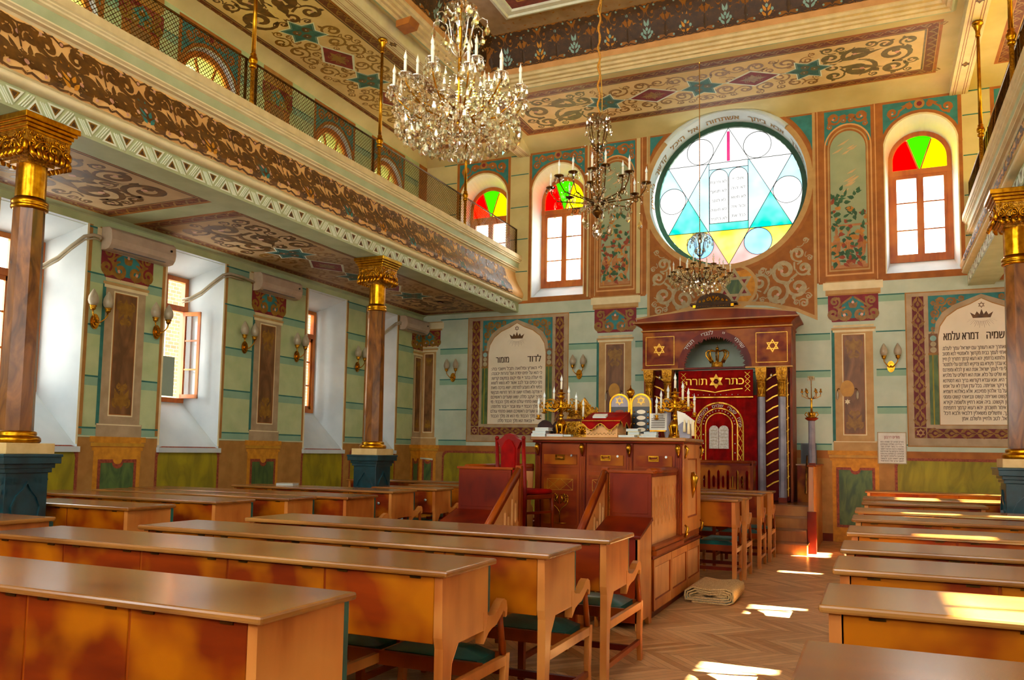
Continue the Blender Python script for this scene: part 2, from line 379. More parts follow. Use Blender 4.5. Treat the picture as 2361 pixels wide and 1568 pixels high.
def fill_scroll(mb, fn, d, m, inside, bb, r0, r1, wf=.2, seed=1, sym=None, bead=None, tries=900):
    """interlocking tendrils packed into a region; sym = x of a mirror axis"""
    R = random.Random(seed); x0, y0, x1, y1 = bb; got = []
    for k in range(tries):
        r = r1 - (r1 - r0) * (k / tries) ** .6; x = R.uniform(x0, x1); y = R.uniform(y0, y1)
        if sym is not None and x > sym - r * .5: continue
        if not all(inside(x + 1.04 * r * cos(a * pi / 4), y + 1.04 * r * sin(a * pi / 4)) for a in range(8)): continue
        if any((x - g[0]) ** 2 + (y - g[1]) ** 2 < ((r + g[2]) * .9) ** 2 for g in got): continue
        got.append((x, y, r))
    for i, (x, y, r) in enumerate(got):
        near = min((g for j, g in enumerate(got) if j != i), key=lambda g: math.hypot(g[0] - x, g[1] - y) - g[2] - r, default=None)
        a0 = atan2(near[1] - y, near[0] - x) if near else R.uniform(0, 6); dr = R.choice((-1, 1)); w = r * wf + .004
        for mir in ((0, 1) if sym is not None else (0,)):
            if mir: f = lambda u, v, dd, fn=fn: fn(2 * sym - u, v, dd)
            else: f = fn
            curl(mb, f, d, m, x, y, r, a0, dr, w, bead=bead)
            if near:
                p = [(x + r * cos(a0), y + r * sin(a0)), ((x + near[0]) / 2 + r * .3 * sin(a0), (y + near[1]) / 2 - r * .3 * cos(a0)), (near[0] + near[2] * cos(a0 + pi * .8), near[1] + near[2] * sin(a0 + pi * .8))]
                q = [((1 - t) ** 2 * p[0][0] + 2 * t * (1 - t) * p[1][0] + t * t * p[2][0], (1 - t) ** 2 * p[0][1] + 2 * t * (1 - t) * p[1][1] + t * t * p[2][1]) for t in [k / 6 for k in range(7)]]
                L, Rr = ribbon(q, w * .8); mb.strip(L, Rr, f, d, m)
def rect(x0, x1, y0, y1): return [(x0, y0), (x1, y0), (x1, y1), (x0, y1)]
def frame(mb, fn, d, m, x0, x1, y0, y1, w): mb.face([rect(x0, x1, y0, y1), rect(x0 + w, x1 - w, y0 + w, y1 - w)], fn, m, d)
def quad(mb, fn, d, m, x0, x1, y0, y1): mb.face([rect(x0, x1, y0, y1)], fn, m, d)
def vine(mb, fn, d, m, x0, x1, y0, y1, horiz=True, n=None, gold=None):
    """chain of facing leaves used in narrow borders"""
    if horiz: L, H = x1 - x0, y1 - y0
    else: L, H = y1 - y0, x1 - x0
    n = n or max(1, round(L / (H * 1.5))); P = L / n
    def g(u, v, dd): return fn(x0 + u, y0 + H / 2 + v, dd) if horiz else fn(x0 + H / 2 + v, y0 + u, dd)
    for i in range(n):
        c = (i + .5) * P
        for sg in (-1, 1):
            mb.face([leafp(c - P * .42, sg * H * .04, sg * .75, P * .55, H * .34)], g, m, d)
            mb.face([leafp(c + P * .42, sg * H * .05, pi - sg * .55, P * .55, H * .28)], g, m, d)
            mb.strip(*ribbon([(c - P * .5, 0), (c - P * .2, sg * H * .34), (c + P * .15, sg * H * .36), (c + P * .5, sg * H * .02)], H * .09), g, d, m)
        mb.face([leafp(c - P * .12, 0, 0, P * .34, H * .3)], g, m, d)
        if gold: mb.face([circ(c + P * .05, 0, H * .07, 8)], g, gold, d + .001)
GLY = {}
def glyph_mesh(body):
    """outline every contour of the lettering and fill it by itself (the font's strokes overlap)"""
    if body in GLY: return GLY[body]
    cu = bpy.data.curves.new('t', 'FONT'); cu.body = body; cu.size = 1; cu.resolution_u = 3; cu.fill_mode = 'NONE'
    o = bpy.data.objects.new('t', cu); me = bpy.data.meshes.new_from_object(o)
    V = [tuple(v.co) for v in me.vertices]; nb = {}
    for e in me.edges: a, b = e.vertices; nb.setdefault(a, []).append(b); nb.setdefault(b, []).append(a)
    bpy.data.objects.remove(o); bpy.data.curves.remove(cu); bpy.data.meshes.remove(me)
    seen = set(); loops = []
    for s in range(len(V)):
        if s in seen or s not in nb: continue
        lp = [s]; seen.add(s); prev, cur = None, s
        while True:
            nx = [q for q in nb[cur] if q != prev and q not in seen]
            if not nx: break
            prev, cur = cur, (min(nx) if len(lp) == 1 else nx[0]); seen.add(cur); lp.append(cur)
        if len(lp) > 2: loops.append([(V[i][0], V[i][1]) for i in lp])
    area = lambda L: sum(L[i - 1][0] * L[i][1] - L[i][0] * L[i - 1][1] for i in range(len(L))) / 2
    tot = sum(area(L) for L in loops); sg = 1 if tot > 0 else -1
    outs = [[L] for L in loops if area(L) * sg > 0]; holes = [L for L in loops if area(L) * sg <= 0]
    def inside(p, L):
        c = False
        for i in range(len(L)):
            (x0, y0), (x1, y1) = L[i - 1], L[i]
            if (y0 > p[1]) != (y1 > p[1]) and p[0] < (x1 - x0) * (p[1] - y0) / (y1 - y0) + x0: c = not c
        return c
    for h in holes:
        c = [g for g in outs if inside(h[0], g[0])]
        if c: min(c, key=lambda g: abs(area(g[0]))).append(h)
        else: outs.append([h])
    vs, fs = [], []
    for g in outs:
        pts = [p for L in g for p in L]; t = tessellate_polygon([[Vector((u, v, 0)) for u, v in L] for L in g])
        fs += [tuple(i + len(vs) for i in f) for f in t]; vs += pts
    GLY[body] = (vs, fs); return GLY[body]
def text(mb, s, fn, d, m, x, y, size, align='c', heb=True, width=None, thick=.02, arc=None):
    """lettering; x,y = anchor on the baseline; arc = (cx, cy, radius) sets it on a circle, centred on angle x"""
    V0, fs = glyph_mesh(s[::-1] if heb else s)
    if not V0: return
    vs = [(u * size, v * size) for u, v in V0]
    a = min(v[0] for v in vs); b = max(v[0] for v in vs); k = (width / (b - a)) if width else 1
    off = {'c': -(a + b) / 2, 'l': -a, 'r': -b}[align]
    for rep in ((0, 1) if thick else (0,)):
        e = rep * thick * size * .9; dd = d + rep * 2e-4; out = []
        for i, (u, v) in enumerate(vs):
            if arc: cx, cyy, r = arc; th = x - ((u + off) * k + e) / r; out.append(fn(cx + (r + v) * cos(th), cyy + (r + v) * sin(th), dd))
            else: out.append(fn(x + (u + off) * k + e, y + v, dd))
        mb.add(out, fs, m)
# ================================================================ the room
WX, WY, ZG = 6.55, 15.5, 8.0                              # side walls, ark wall, gallery ceiling
FB = lambda u, v, d: (u, WY - d, v)                       # ark wall
FL = lambda u, v, d: (-WX + d, u, v)                      # left wall
FR = lambda u, v, d: (WX - d, u, v)                       # right wall
def arch(cx, h, z0, zs, n=20, top=None):
    r = h; t = top or h
    return [(cx - h, z0), (cx + h, z0)] + [(cx + r * cos(pi * i / n), zs + t * sin(pi * i / n)) for i in range(n + 1)]
mb = MB(); mb.box(-WX, WX, -1.5, WY, -.12, 0, 'parquet'); mb.build('floor', kind='structure')
def loft(mb, l0, l1, fn, d0, d1, m, smooth=False):
    N = len(l0); vs = [fn(u, v, d0) for u, v in l0] + [fn(u, v, d1) for u, v in l1]
    mb.add(vs, [(i, (i + 1) % N, N + (i + 1) % N, N + i) for i in range(N)], m, smooth)
def courses(mb, fn, u0, u1, zs, skip=()):
    for z in zs:
        segs = [(u0, u1)]
        for a, b, za, zb in skip:
            if za - .05 < z < zb + .05:
                segs = [q for s in segs for q in ((s[0], min(s[1], a)), (max(s[0], b), s[1])) if q[1] - q[0] > .03]
        for a, b in segs:
            quad(mb, fn, .0015, 'mint_band', a, b, z - .13, z - .02); quad(mb, fn, .0025, 'teal_line', a, b, z - .022, z)
def capital_paint(mb, fn, u0, u1, z0, z1):
    """painted red and blue scroll capital between two mouldings"""
    c = (u0 + u1) / 2; h = z1 - z0; w = u1 - u0; d = .006
    mb.face([[(u0 + w * .08, z0), (u1 - w * .08, z0), (u1, z0 + h * .35), (u1, z1), (u0, z1), (u0, z0 + h * .35)]], fn, 'crimson', d)
    mb.face([[(c - w * .3, z0 + h * .12), (c + w * .3, z0 + h * .12), (c + w * .2, z0 + h * .7), (c, z0 + h * .95), (c - w * .2, z0 + h * .7)]], fn, 'teal', d + .002)
    for s in (-1, 1):
        curl(mb, fn, d + .003, 'scroll_gold', c + s * w * .15, z0 + h * .28, h * .27, pi / 2, -s, h * .11, leaf=False, bead='bead')
        curl(mb, fn, d + .003, 'scroll_gold', c + s * w * .39, z0 + h * .3, h * .27, pi / 2, s, h * .1, bead=None)
        curl(mb, fn, d + .003, 'scroll_gold', c + s * w * .36, z0 + h * .76, h * .2, -pi / 2, -s, h * .07)
        mb.strip(*ribbon([(c + s * w * .02, z0 + h * .92), (c + s * w * .16, z0 + h * .75), (c + s * w * .3, z0 + h * .55), (c + s * w * .2, z0 + h * .35)], h * .07), fn, d + .003, 'scroll_gold')
        mb.face([leafp(c, z0 + h * .5, pi / 2 + s * .6, h * .28, h * .16)], fn, 'scroll_gold', d + .003)
    mb.face([leafp(c, z0 + h * .5, pi / 2, h * .34, h * .16)], fn, 'scroll_gold', d + .004)
    mb.face([circ(c, z0 + h * .72, h * .05, 8)], fn, 'bead', d + .006)
def pilaster_paint(mb, fn, u0, u1, cap=True, m='tan', z0=1.6, zt=3.67, cz=(3.72, 4.1), ctop=4.32, corner=None):
    w = u1 - u0; c = (u0 + u1) / 2
    if corner is None: quad(mb, fn, .003, 'teal_line', u0 - .05, u0, z0 + .15, zt)
    quad(mb, fn, .004, m, u0, u1, z0, zt)
    quad(mb, fn, .005, m, u0 - .04, u1 + .04, z0, z0 + .17); quad(mb, fn, .006, 'pale_cream', u0 - .03, u1 + .03, z0 + .15, z0 + .165)
    a, b = u0 + w * .24, u1 - w * .24
    quad(mb, fn, .006, 'pale_cream', a - .03, b + .03, z0 + .27, zt - .1); quad(mb, fn, .0075, 'brown_band', a - .012, b + .012, z0 + .288, zt - .118)
    quad(mb, fn, .009, 'brown_marble', a, b, z0 + .3, zt - .13)
    for s, zz in ((1, z0 + .34), (-1, zt - .17)):         # gold arabesques at both ends of the marble panel
        H = (b - a) * 1.15
        for q in (-1, 1):
            f = lambda U, V, D, q=q, s=s, zz=zz: fn(c + q * U, zz + s * V, D)
            curl(mb, f, .0105, 'scroll_gold', H * .2, H * .3, H * .17, -pi / 2, 1, H * .09)
            mb.face([leafp(H * .05, H * .15, 1.2, H * .7, H * .28)], f, 'scroll_gold', .0105)
            curl(mb, f, .0105, 'scroll_gold', H * .13, H * .85, H * .12, -pi / 2, -1, H * .06, leaf=False)
        mb.face([leafp(c, zz, s * pi / 2, H * 1.05, H * .2)], fn, 'scroll_gold', .0112)
    if cap:
        for i, (e, z) in enumerate(((.03, zt - .07), (.05, zt - .03), (.02, zt + .02))):
            quad(mb, fn, .007 + .001 * i, ('pale_cream', 'tan', 'cream')[i], u0 - e, u1 + e, z, z + .04)
        capital_paint(mb, fn, u0 - .1, u1 + .1, cz[0], cz[1])
        if ctop > cz[1] + .05:
            quad(mb, fn, .006, 'tan', u0 - .14, u1 + .14, cz[1], ctop); quad(mb, fn, .008, 'pale_cream', u0 - .18, u1 + .18, ctop - .16, ctop - .02)
            quad(mb, fn, .008, 'brown_soft', u0 - .12, u1 + .12, cz[1] + .0, cz[1] + .03)
def wain_pil(mb, fn, u0, u1):
    quad(mb, fn, .004, 'orange_base', u0, u1, 0.0, 1.6)
    for i, (e, z, hh) in enumerate(((.07, 1.53, .07), (.05, 1.47, .05), (.03, 1.42, .04))): quad(mb, fn, .006, ('orange_base', 'gold_line', 'orange_base')[i], u0 - e, u1 + e, z, z + hh)
    quad(mb, fn, .007, 'brown_band', u0 - .05, u1 + .05, 1.465, 1.475)
    a, b = u0 + .11, u1 - .11; c = (a + b) / 2
    def shp(e):
        A, B, Zt = a - e, b + e, 1.26 + e; r = .085 - e * .3
        return [(A, .3 - e), (B, .3 - e), (B, Zt), (c + r, Zt)] + [(c + r * cos(-pi * i / 8), Zt - .0 + r * .9 * sin(-pi * i / 8)) for i in range(1, 8)] + [(c - r, Zt), (A, Zt)]
    mb.face([shp(.045)], fn, 'red_border', .008); mb.face([shp(0)], fn, 'green_marble', .0095)
def wain_panel(mb, fn, u0, u1):
    def shp(e):
        A, B, C, D = u0 - e, u1 + e, .25 - e, 1.44 + e; r = .11
        out = []
        for cx, cz, a0 in ((B - r, C + r, -90), (B - r, D - r, 0), (A + r, D - r, 90), (A + r, C + r, 180)):
            out += [(cx + r * cos(radians(a0 + k * 30)), cz + r * sin(radians(a0 + k * 30))) for k in range(4)]
        return out
    mb.face([shp(.045)], fn, 'red_border', .004); mb.face([shp(0)], fn, 'olive', .0055)
def star_band(mb, fn, d, x, y, r, m='scroll_gold', m2=None):
    def tri(R, a): return [(x + R * cos(a + 2 * pi * i / 3), y + R * sin(a + 2 * pi * i / 3)) for i in range(3)]
    for a in (pi / 2, -pi / 2): mb.face([tri(r, a), tri(r * .72, a)], fn, m, d + (.0008 if a > 0 else 0))
def spandrel_paint(mb, fn, u0, u1, zs, zt, hw, seed):
    """teal corner pieces with bronze scrolls above an arch; brown frame lines around"""
    c = (u0 + u1) / 2
    frame(mb, fn, .004, 'brown_band', u0, u1, 4.66, zt, .06)
    ar = [(c + (hw + .055) * cos(pi * i / 16), zs + (hw + .055) * sin(pi * i / 16)) for i in range(17)]
    hole = [(c + hw * cos(pi * i / 16), zs + hw * sin(pi * i / 16)) for i in range(17)]
    mb.face([[(u0 + .06, zs), (u0 + .06, zt - .06), (u1 - .06, zt - .06), (u1 - .06, zs)] + ar], fn, 'teal', .003)
    mb.strip(ar, hole, fn, .005, 'brown_band')
    ins = lambda x, y: u0 + .08 < x < u1 - .08 and zs - .02 < y < zt - .08 and (x - c) ** 2 + (y - zs) ** 2 > (hw + .07) ** 2
    fill_scroll(mb, fn, .0045, 'brown_band', ins, (u0, zs, c, zt), .045, .17, .34, seed, sym=c, bead='bead', tries=500)
    mb.face([circ(c, zt - .13, .085, 16)], fn, 'brown_soft', .006); mb.face([circ(c, zt - .13, .045, 8)], fn, 'crimson', .008)
    for s in (-1, 1): mb.face([leafp(c + s * .1, zt - .14, 0 if s > 0 else pi, .2, .07)], fn, 'brown_band', .006)
# ---- ark wall
bw = [(-5.12, .57), (-3.38, .58), (3.42, .58), (5.15, .57)]
holes = [arch(c, h, 4.70, 6.96) for c, h in bw]; RCX, RCZ = .05, 6.60
holes.append(circ(RCX, RCZ, 1.5, 64))
mb = MB()
mb.face([rect(-WX, WX, 0, 8.3)] + holes, FB, 'cream_wall', 0)
for (c, h), lp in zip(bw, holes):
    loft(mb, lp, arch(c, h - .075, 5.0, 6.84), FB, 0, -.42, 'white_reveal')
    mb.face([arch(c, h + .02, 4.68, 6.96), arch(c, h - .01, 4.70, 6.96)], FB, 'pale_cream', .004)
    u0, u1 = c - .65, c + .65
    mb.face([rect(u0, u1, 4.62, 7.86), arch(c, h + .02, 4.70, 6.96)], FB, 'cream_wall', .002)
    spandrel_paint(mb, FB, u0, u1, 6.96, 7.85, h + .02, int(c * 10) + 90)
loft(mb, circ(RCX, RCZ, 1.5, 64), circ(.06, 6.56, 1.46, 64), FB, 0, -.38, 'white_reveal', True)
# lower colours
quad(mb, FB, .001, 'mint_blue', -WX, WX, 1.6, 4.64)
quad(mb, FB, .001, 'brown_soft', -WX, WX, 0, 1.6); quad(mb, FB, .002, 'brown_band', -WX, WX, 1.46, 1.6)
quad(mb, FB, .002, 'wood_dark', -WX, WX, 0, .14)
TC = (-4.26, 4.28)
skip = [(-2.5, -1.7, 0, 5), (1.9, 2.65, 0, 5), (-1.45, 1.69, 3.9, 9), (TC[0] - 1.16, TC[0] + 1.16, 1.6, 4.4), (TC[1] - 1.16, TC[1] + 1.16, 1.6, 4.4), (-6.55, -6.1, 0, 9), (6.1, 6.55, 0, 9)]
courses(mb, FB, -WX, WX, (1.72, 2.38, 3.04, 3.71, 4.36), skip)
for a, b in ((-4.46, -4.05), (4.08, 4.5), (-6.1, -5.78), (5.8, 6.1)):
    for z in (5.3, 6.0, 6.70, 7.41, 7.83): quad(mb, FB, .003, 'teal_line', a, b, z - .02, z)
quad(mb, FB, .005, 'brown_band', -6.1, -1.5, 4.60, 4.66); quad(mb, FB, .005, 'brown_band', 1.72, 6.1, 4.60, 4.66)
# painted pilasters
pilaster_paint(mb, FB, -2.45, -1.78, cz=(3.9, 4.38), ctop=4.64, zt=3.78); pilaster_paint(mb, FB, 1.97, 2.6, cz=(3.9, 4.38), ctop=4.64, zt=3.78)
for s in (-1, 1): pilaster_paint(mb, FB, *sorted((s * 6.55, s * 6.2)), zt=3.72, cz=(3.76, 4.12), corner=1)
for a in (-2.45, 1.93): wain_pil(mb, FB, a - .03, a + .73)
for s in (-1, 1): wain_pil(mb, FB, *sorted((s * 6.55, s * 6.15)))
wain_panel(mb, FB, -5.95, -2.65); wain_panel(mb, FB, 2.95, 6.0)
# brown vertical bands and the painted niches
for a in (-2.69, -1.61, 1.69, 2.66): quad(mb, FB, .006, 'brown_band', a, a + .13, 4.62, 7.86); quad(mb, FB, .008, 'peach', a + .03, a + .045, 4.64, 7.84)
def niche(c, w, seed):
    u0, u1 = c - w, c + w; zs = 6.98
    quad(mb, FB, .003, 'brown_band', u0, u1, 4.66, 7.86)
    ar = [(c + .34 * cos(pi * i / 16), zs + .2 + .34 * sin(pi * i / 16)) for i in range(17)]
    mb.face([[(u0 + .03, zs + .2), (u0 + .03, 7.8), (u1 - .03, 7.8), (u1 - .03, zs + .2)] + ar], FB, 'teal', .005)
    ins = lambda x, y: u0 + .04 < x < u1 - .04 and y < 7.78 and y > 7.2 and (x - c) ** 2 + (y - zs - .2) ** 2 > .36 ** 2
    fill_scroll(mb, FB, .0065, 'brown_band', ins, (u0, 7.0, c, 7.86), .035, .12, .34, seed, sym=c, bead='bead', tries=400)
    mb.face([leafp(c, 7.68, 0, .16, .07), ], FB, 'brown_band', .0065); mb.face([leafp(c, 7.68, pi, .16, .07)], FB, 'brown_band', .0065)
    mb.face([arch(c, .40, 4.74, zs + .12, top=.44), arch(c, .375, 4.77, zs + .12, top=.41)], FB, 'peach', .007)
    mb.face([arch(c, .34, 4.82, zs + .1, top=.38), arch(c, .315, 4.85, zs + .1, top=.355)], FB, 'tan', .007)
    P = arch(c, .30, 4.87, zs + .08, top=.34); mb.face([P], FB, 'sky_paint', .009)
    R = random.Random(seed); D = .011
    for i in range(13):                                   # painted clouds
        x = c + R.uniform(-.2, .16); y = R.uniform(6.2, 7.25); L = R.uniform(.08, .22)
        mb.strip(*ribbon([(x - L / 2, y - L * .22), (x, y - L * .02), (x + L / 2, y + L * .3)], lambda t: .035 * sin(pi * min(.98, t + .02)) + .003), FB, D, 'cloud_paint')
    quad(mb, FB, D, 'terracotta', c - .3, c + .3, 4.87, 4.93); quad(mb, FB, D + .004, 'terracotta', c - .33, c + .33, 5.63, 5.67)
    for k in (-.21, 0, .21):                              # balustrade of painted urns
        pr = [(.0, .05), (.07, .07), (.03, .13), (.025, .2), (.055, .26), (.075, .4), (.07, .48), (.035, .55), (.05, .58), (.02, .62), (.03, .68), (.01, .75)]
        mb.strip([(c + k - r, 4.87 + z) for r, z in pr], [(c + k + r, 4.87 + z) for r, z in pr], FB, D + .002, 'terracotta')
        for q in (-.04, -.013, .013, .04): mb.strip([(c + k + q - .004, 5.14), (c + k + q - .005, 5.34)], [(c + k + q + .004, 5.14), (c + k + q + .005, 5.34)], FB, D + .0035, 'brown_band')
    for i in range(130):                                   # foliage and blossom
        t = R.random(); y = 4.95 + 1.35 * t ** 1.3; x = c + R.uniform(-.29, .29) * (1 if y < 5.9 else .75) + (.1 if y > 5.9 else 0) * sin(y * 6)
        mb.face([leafp(x, y, R.uniform(0, 6.28), R.uniform(.08, .15), R.uniform(.045, .08))], lambda u, v, d: FB(max(c - .298, min(c + .298, u)), v, d), R.choice(('leaf_green', 'leaf_green', 'flower_orange', 'flower_red' if y < 6.1 else 'leaf_green')), D + .005 + .0004 * (i % 9))
niche(-2.12, .43, 5); niche(2.24, .42, 6)
# rosette square
G = 'spandrel_ground'
a0_ = math.asin(1.24 / 1.52); mb.face([[(-1.46, 4.05), (-1.2, 4.12), (-.6, 4.27), (.1, 4.33), (.8, 4.27), (1.35, 4.12), (1.69, 3.95), (1.69, 7.84)] + [(RCX + 1.52 * cos(a0_ - (pi + 2 * a0_) * i / 48), RCZ + 1.52 * sin(a0_ - (pi + 2 * a0_) * i / 48)) for i in range(49)] + [(-1.46, 7.84)]], FB, G, .004)
mb.face([circ(RCX, RCZ, 1.6, 64), circ(RCX, RCZ, 1.5, 64)], FB, 'tan', .012); mb.face([circ(RCX, RCZ, 1.66, 64), circ(RCX, RCZ, 1.6, 64)], FB, 'brown_band', .010)
for a, b in ((-1.46, -1.41), (1.64, 1.69)): quad(mb, FB, .013, 'tan', a, b, 4.0, 7.84)
mb.strip([(1.69, 3.95), (1.35, 4.12), (.8, 4.27), (.1, 4.33), (-.6, 4.27), (-1.2, 4.12), (-1.46, 4.05)], [(1.69, 4.02), (1.35, 4.19), (.8, 4.34), (.1, 4.4), (-.6, 4.34), (-1.2, 4.19), (-1.46, 4.12)], FB, .014, 'tan')
ins = lambda x, y: -1.40 < x < 1.63 and 4.15 + .22 * (1 - abs(x - .1) / 1.5) < y < 6.3 and (x - RCX) ** 2 + (y - RCZ) ** 2 > 1.68 ** 2 and (x - .22) ** 2 + (y - 4.62) ** 2 > .44 ** 2
fill_scroll(mb, FB, .007, 'scroll_tan', ins, (-1.45, 4.1, .12, 6.3), .05, .25, .25, 12, sym=.115, bead='bead', tries=2600)
for s in (-1, 1):                                          # teal corners above the rosette
    X = -1.41 if s < 0 else 1.64
    tri = [(X, 7.8), (X, 6.95)] + [(RCX + 1.69 * cos(a), RCZ + 1.69 * sin(a)) for a in [radians(12 + 5.5 * k) if s > 0 else radians(168 - 5.5 * k) for k in range(7)]] + [(X - s * .6, 7.8)]
    tri = [(max(-1.41, min(1.64, x)), min(y, 7.8)) for x, y in tri]
    mb.face([tri], FB, 'teal', .0065)
    ins = lambda x, y: -1.39 < x < 1.62 and 6.9 < y < 7.78 and (x - RCX) ** 2 + (y - RCZ) ** 2 > 1.72 ** 2
    fill_scroll(mb, FB, .008, 'brown_band', ins, (-1.41, 6.9, .115, 7.8), .04, .14, .3, 3, sym=.115, bead='bead', tries=500) if s > 0 else None
mb.face([circ(.22, 4.66, .43, 40), circ(.22, 4.66, .38, 40)], FB, 'tan', .014); mb.face([circ(.22, 4.66, .38, 40)], FB, 'orange_base', .009)
mb.face([star6(.22, 4.66, .36)], FB, 'crimson', .011); mb.face([circ(.22, 4.66, .19, 6)], FB, 'green_marble', .013)
star_band(mb, FB, .015, .22, 4.66, .37, 'scroll_tan')
# psalm tablets
def tablet(c, head, rows, z_h, zr0, dz, hs, rs, wd, right):
    D = .006; f = FB
    quad(mb, f, D, 'tan_grey', c - 1.16, c + 1.16, 1.68, 4.36); frame(mb, f, D + .001, 'brown_soft', c - 1.16, c + 1.16, 1.68, 4.36, .02)
    for a in (c - 1.05, c + .87):
        quad(mb, f, D + .002, 'maroon', a, a + .18, 2.02, 4.28); vine(mb, f, D + .004, 'scroll_gold', a, a + .18, 2.02, 4.28, horiz=False)
        quad(mb, f, D + .002, 'scroll_gold', a, a + .18, 1.83, 2.01); mb.face([circ(a + .09, 1.92, .085, 20)], f, 'maroon', D + .003); star_band(mb, f, D + .005, a + .09, 1.92, .075, 'tan')
    quad(mb, f, D + .002, 'maroon', c - .86, c + .86, 1.83, 2.0); vine(mb, f, D + .004, 'scroll_gold', c - .86, c + .86, 1.83, 2.0)
    quad(mb, f, D + .002, 'teal', c - .8, c + .8, 3.3, 4.28)
    ins = lambda x, y: c - .79 < x < c + .79 and 3.5 < y < 4.27 and not (abs(x - c) < .66 and y < 4.3 - abs(x - c) * .62)
    fill_scroll(mb, f, D + .004, 'scroll_gold', ins, (c - .8, 3.4, c, 4.28), .03, .1, .38, 4, sym=c, tries=700)
    def og(e):                                            # ogee arch outline
        L = [(.655, 2.06 - e), (.655, 3.55), (.62, 3.74), (.52, 3.9), (.36, 4.02), (.16, 4.1), (0, 4.19)]
        h = [(x + (e if x > .01 else 0), z + (e * 1.1 if z > 3.6 else 0)) for x, z in L]
        return [(c + x, z) for x, z in h] + [(c - x, z) for x, z in h[-2::-1]]
    quad(mb, f, D + .0025, 'tan_grey', c - .83, c + .83, 2.01, 3.66)
    mb.face([og(.07)], f, 'tan_grey', D + .005); mb.face([og(.012)], f, 'brown_soft', D + .0055); mb.face([og(0)], f, 'tablet_white', D + .007)
    for s in (-1, 1):
        a = c + s * .735
        quad(mb, f, D + .006, 'green_marble', a - .07, a + .07, 2.06, 3.25); quad(mb, f, D + .007, 'olive', a - .02, a + .0, 2.06, 3.25)
        quad(mb, f, D + .008, 'scroll_gold', a - .08, a + .08, 3.25, 3.29); quad(mb, f, D + .006, 'brown_marble', a - .07, a + .07, 3.29, 3.62)
        for q, z in ((.05, 3.34), (.045, 3.44), (.05, 3.54)): mb.face([circ(a, z, q, 12)], f, 'scroll_tan' if z < 3.5 else 'teal_pale', D + .008)
    zc = 3.86                                             # crown with rays
    cr = [(-.13, 0), (.13, 0), (.17, .13), (.1, .07), (.07, .15), (.03, .08), (0, .2), (-.03, .08), (-.07, .15), (-.1, .07), (-.17, .13)]
    mb.face([[(c + x, zc + y * .75) for x, y in cr]], f, 'scroll_bronze', D + .009)
    star_band(mb, f, D + .009, c, zc + .22, .055, 'scroll_bronze')
    for i in range(17):
        a = pi + pi * (i + 2.2) / 20.4; r0, r1 = .14, .25 if i % 2 else .21
        mb.strip([(c + r0 * cos(a - .012), zc + .03 + r0 * .6 * sin(a)), (c + r1 * cos(a), zc + .03 + r1 * .8 * sin(a))], [(c + r0 * cos(a + .03), zc + .03 + r0 * .6 * sin(a)), (c + r1 * cos(a) + .003, zc + .03 + r1 * .8 * sin(a))], f, D + .008, 'scroll_bronze')
    for s, x in head: text(mb, s, f, D + .009, 'letter_brown', c + x, z_h, hs, thick=.05, width=.52 if right else .3)
    for i, s in enumerate(rows):
        w = wd if i < len(rows) - 1 else wd * .72
        text(mb, s, f, D + .009, 'letter_brown', c + (.0 if i < len(rows) - 1 else (.1 if right else 0)), zr0 - i * dz, rs, width=w, thick=.03)
tablet(TC[0], (('לדוד', .4), ('מזמור', -.33)), ['ליי הארץ ומלואה תבל וישבי בה:', 'כי הוא על ימים יסדה ועל נהרות יכוננה:', 'מי יעלה בהר יי ומי יקום במקום קדשו:', 'נקי כפים ובר לבב אשר לא נשא לשוא', 'נפשי ולא נשבע למרמה: ישא ברכה מאת',
    'יי וצדקה מאלהי ישעו: זה דור דורשיו מבקשי', 'פניך יעקב סלה: שאו שערים ראשיכם', 'והנשאו פתחי עולם ויבוא מלך הכבוד: מי', 'זה מלך הכבוד יי עזוז וגבור יי גבור מלחמה:', 'שאו שערים ראשיכם ושאו פתחי עולם', 'ויבא מלך הכבוד: מי הוא זה מלך הכבוד', 'יי צבאות הוא מלך הכבוד סלה:'],
    3.36, 3.2, .1, .2, .098, 1.16, False)
tablet(TC[1], (('בריך שמיה', .32), ('דמרא עלמא', -.32)), ['בריך כתרך ואתרך יהא רעותך עם ישראל עמך לעלם.', 'ופורקן ימינך אחזי לעמך בבית מקדשך ולאמטויי לנא מטוב', 'נהורך ולקבלא צלותנא ברחמין. יהא רעוא קדמך דתוריך לן חיין', 'בטיבו ולהוי אנא עבדך פקידא בגו צדיקיא למרחם עלי ולמנטר',
    'יתי וית כל די לי ודי לעמך ישראל. אנת הוא זן לכלא ומפרנס', 'לכלא. אנת הוא שליט על כלא. אנת הוא דשליט על מלכיא', 'ומלכותא דילך היא. אנא עבדא דקודשא בריך הוא דסגידנא', 'קמה ומן קמי דיקר אוריתה. בכל עדן ועדן לא על אנש', 'רחיצנא ולא על בר אלהין סמיכנא. אלא באלהא דשמיא',
    'דהוא אלהא קשוט ואוריתה קשוט ונביאוהי קשוט ומסגי', 'למעבד טבון וקשוט. ביה אנא רחיץ ולשמה יקירא', 'קדישא אנא אימר תשבחן. יהא רעוא קדמך דתפתח', 'לבי באוריתך. ותשלים משאלין דלבאי ולבא דכל', 'עמך ישראל. לטב ולחיין ולשלם. אמן'], 3.5, 3.33, .092, .2, .092, 1.2, True)
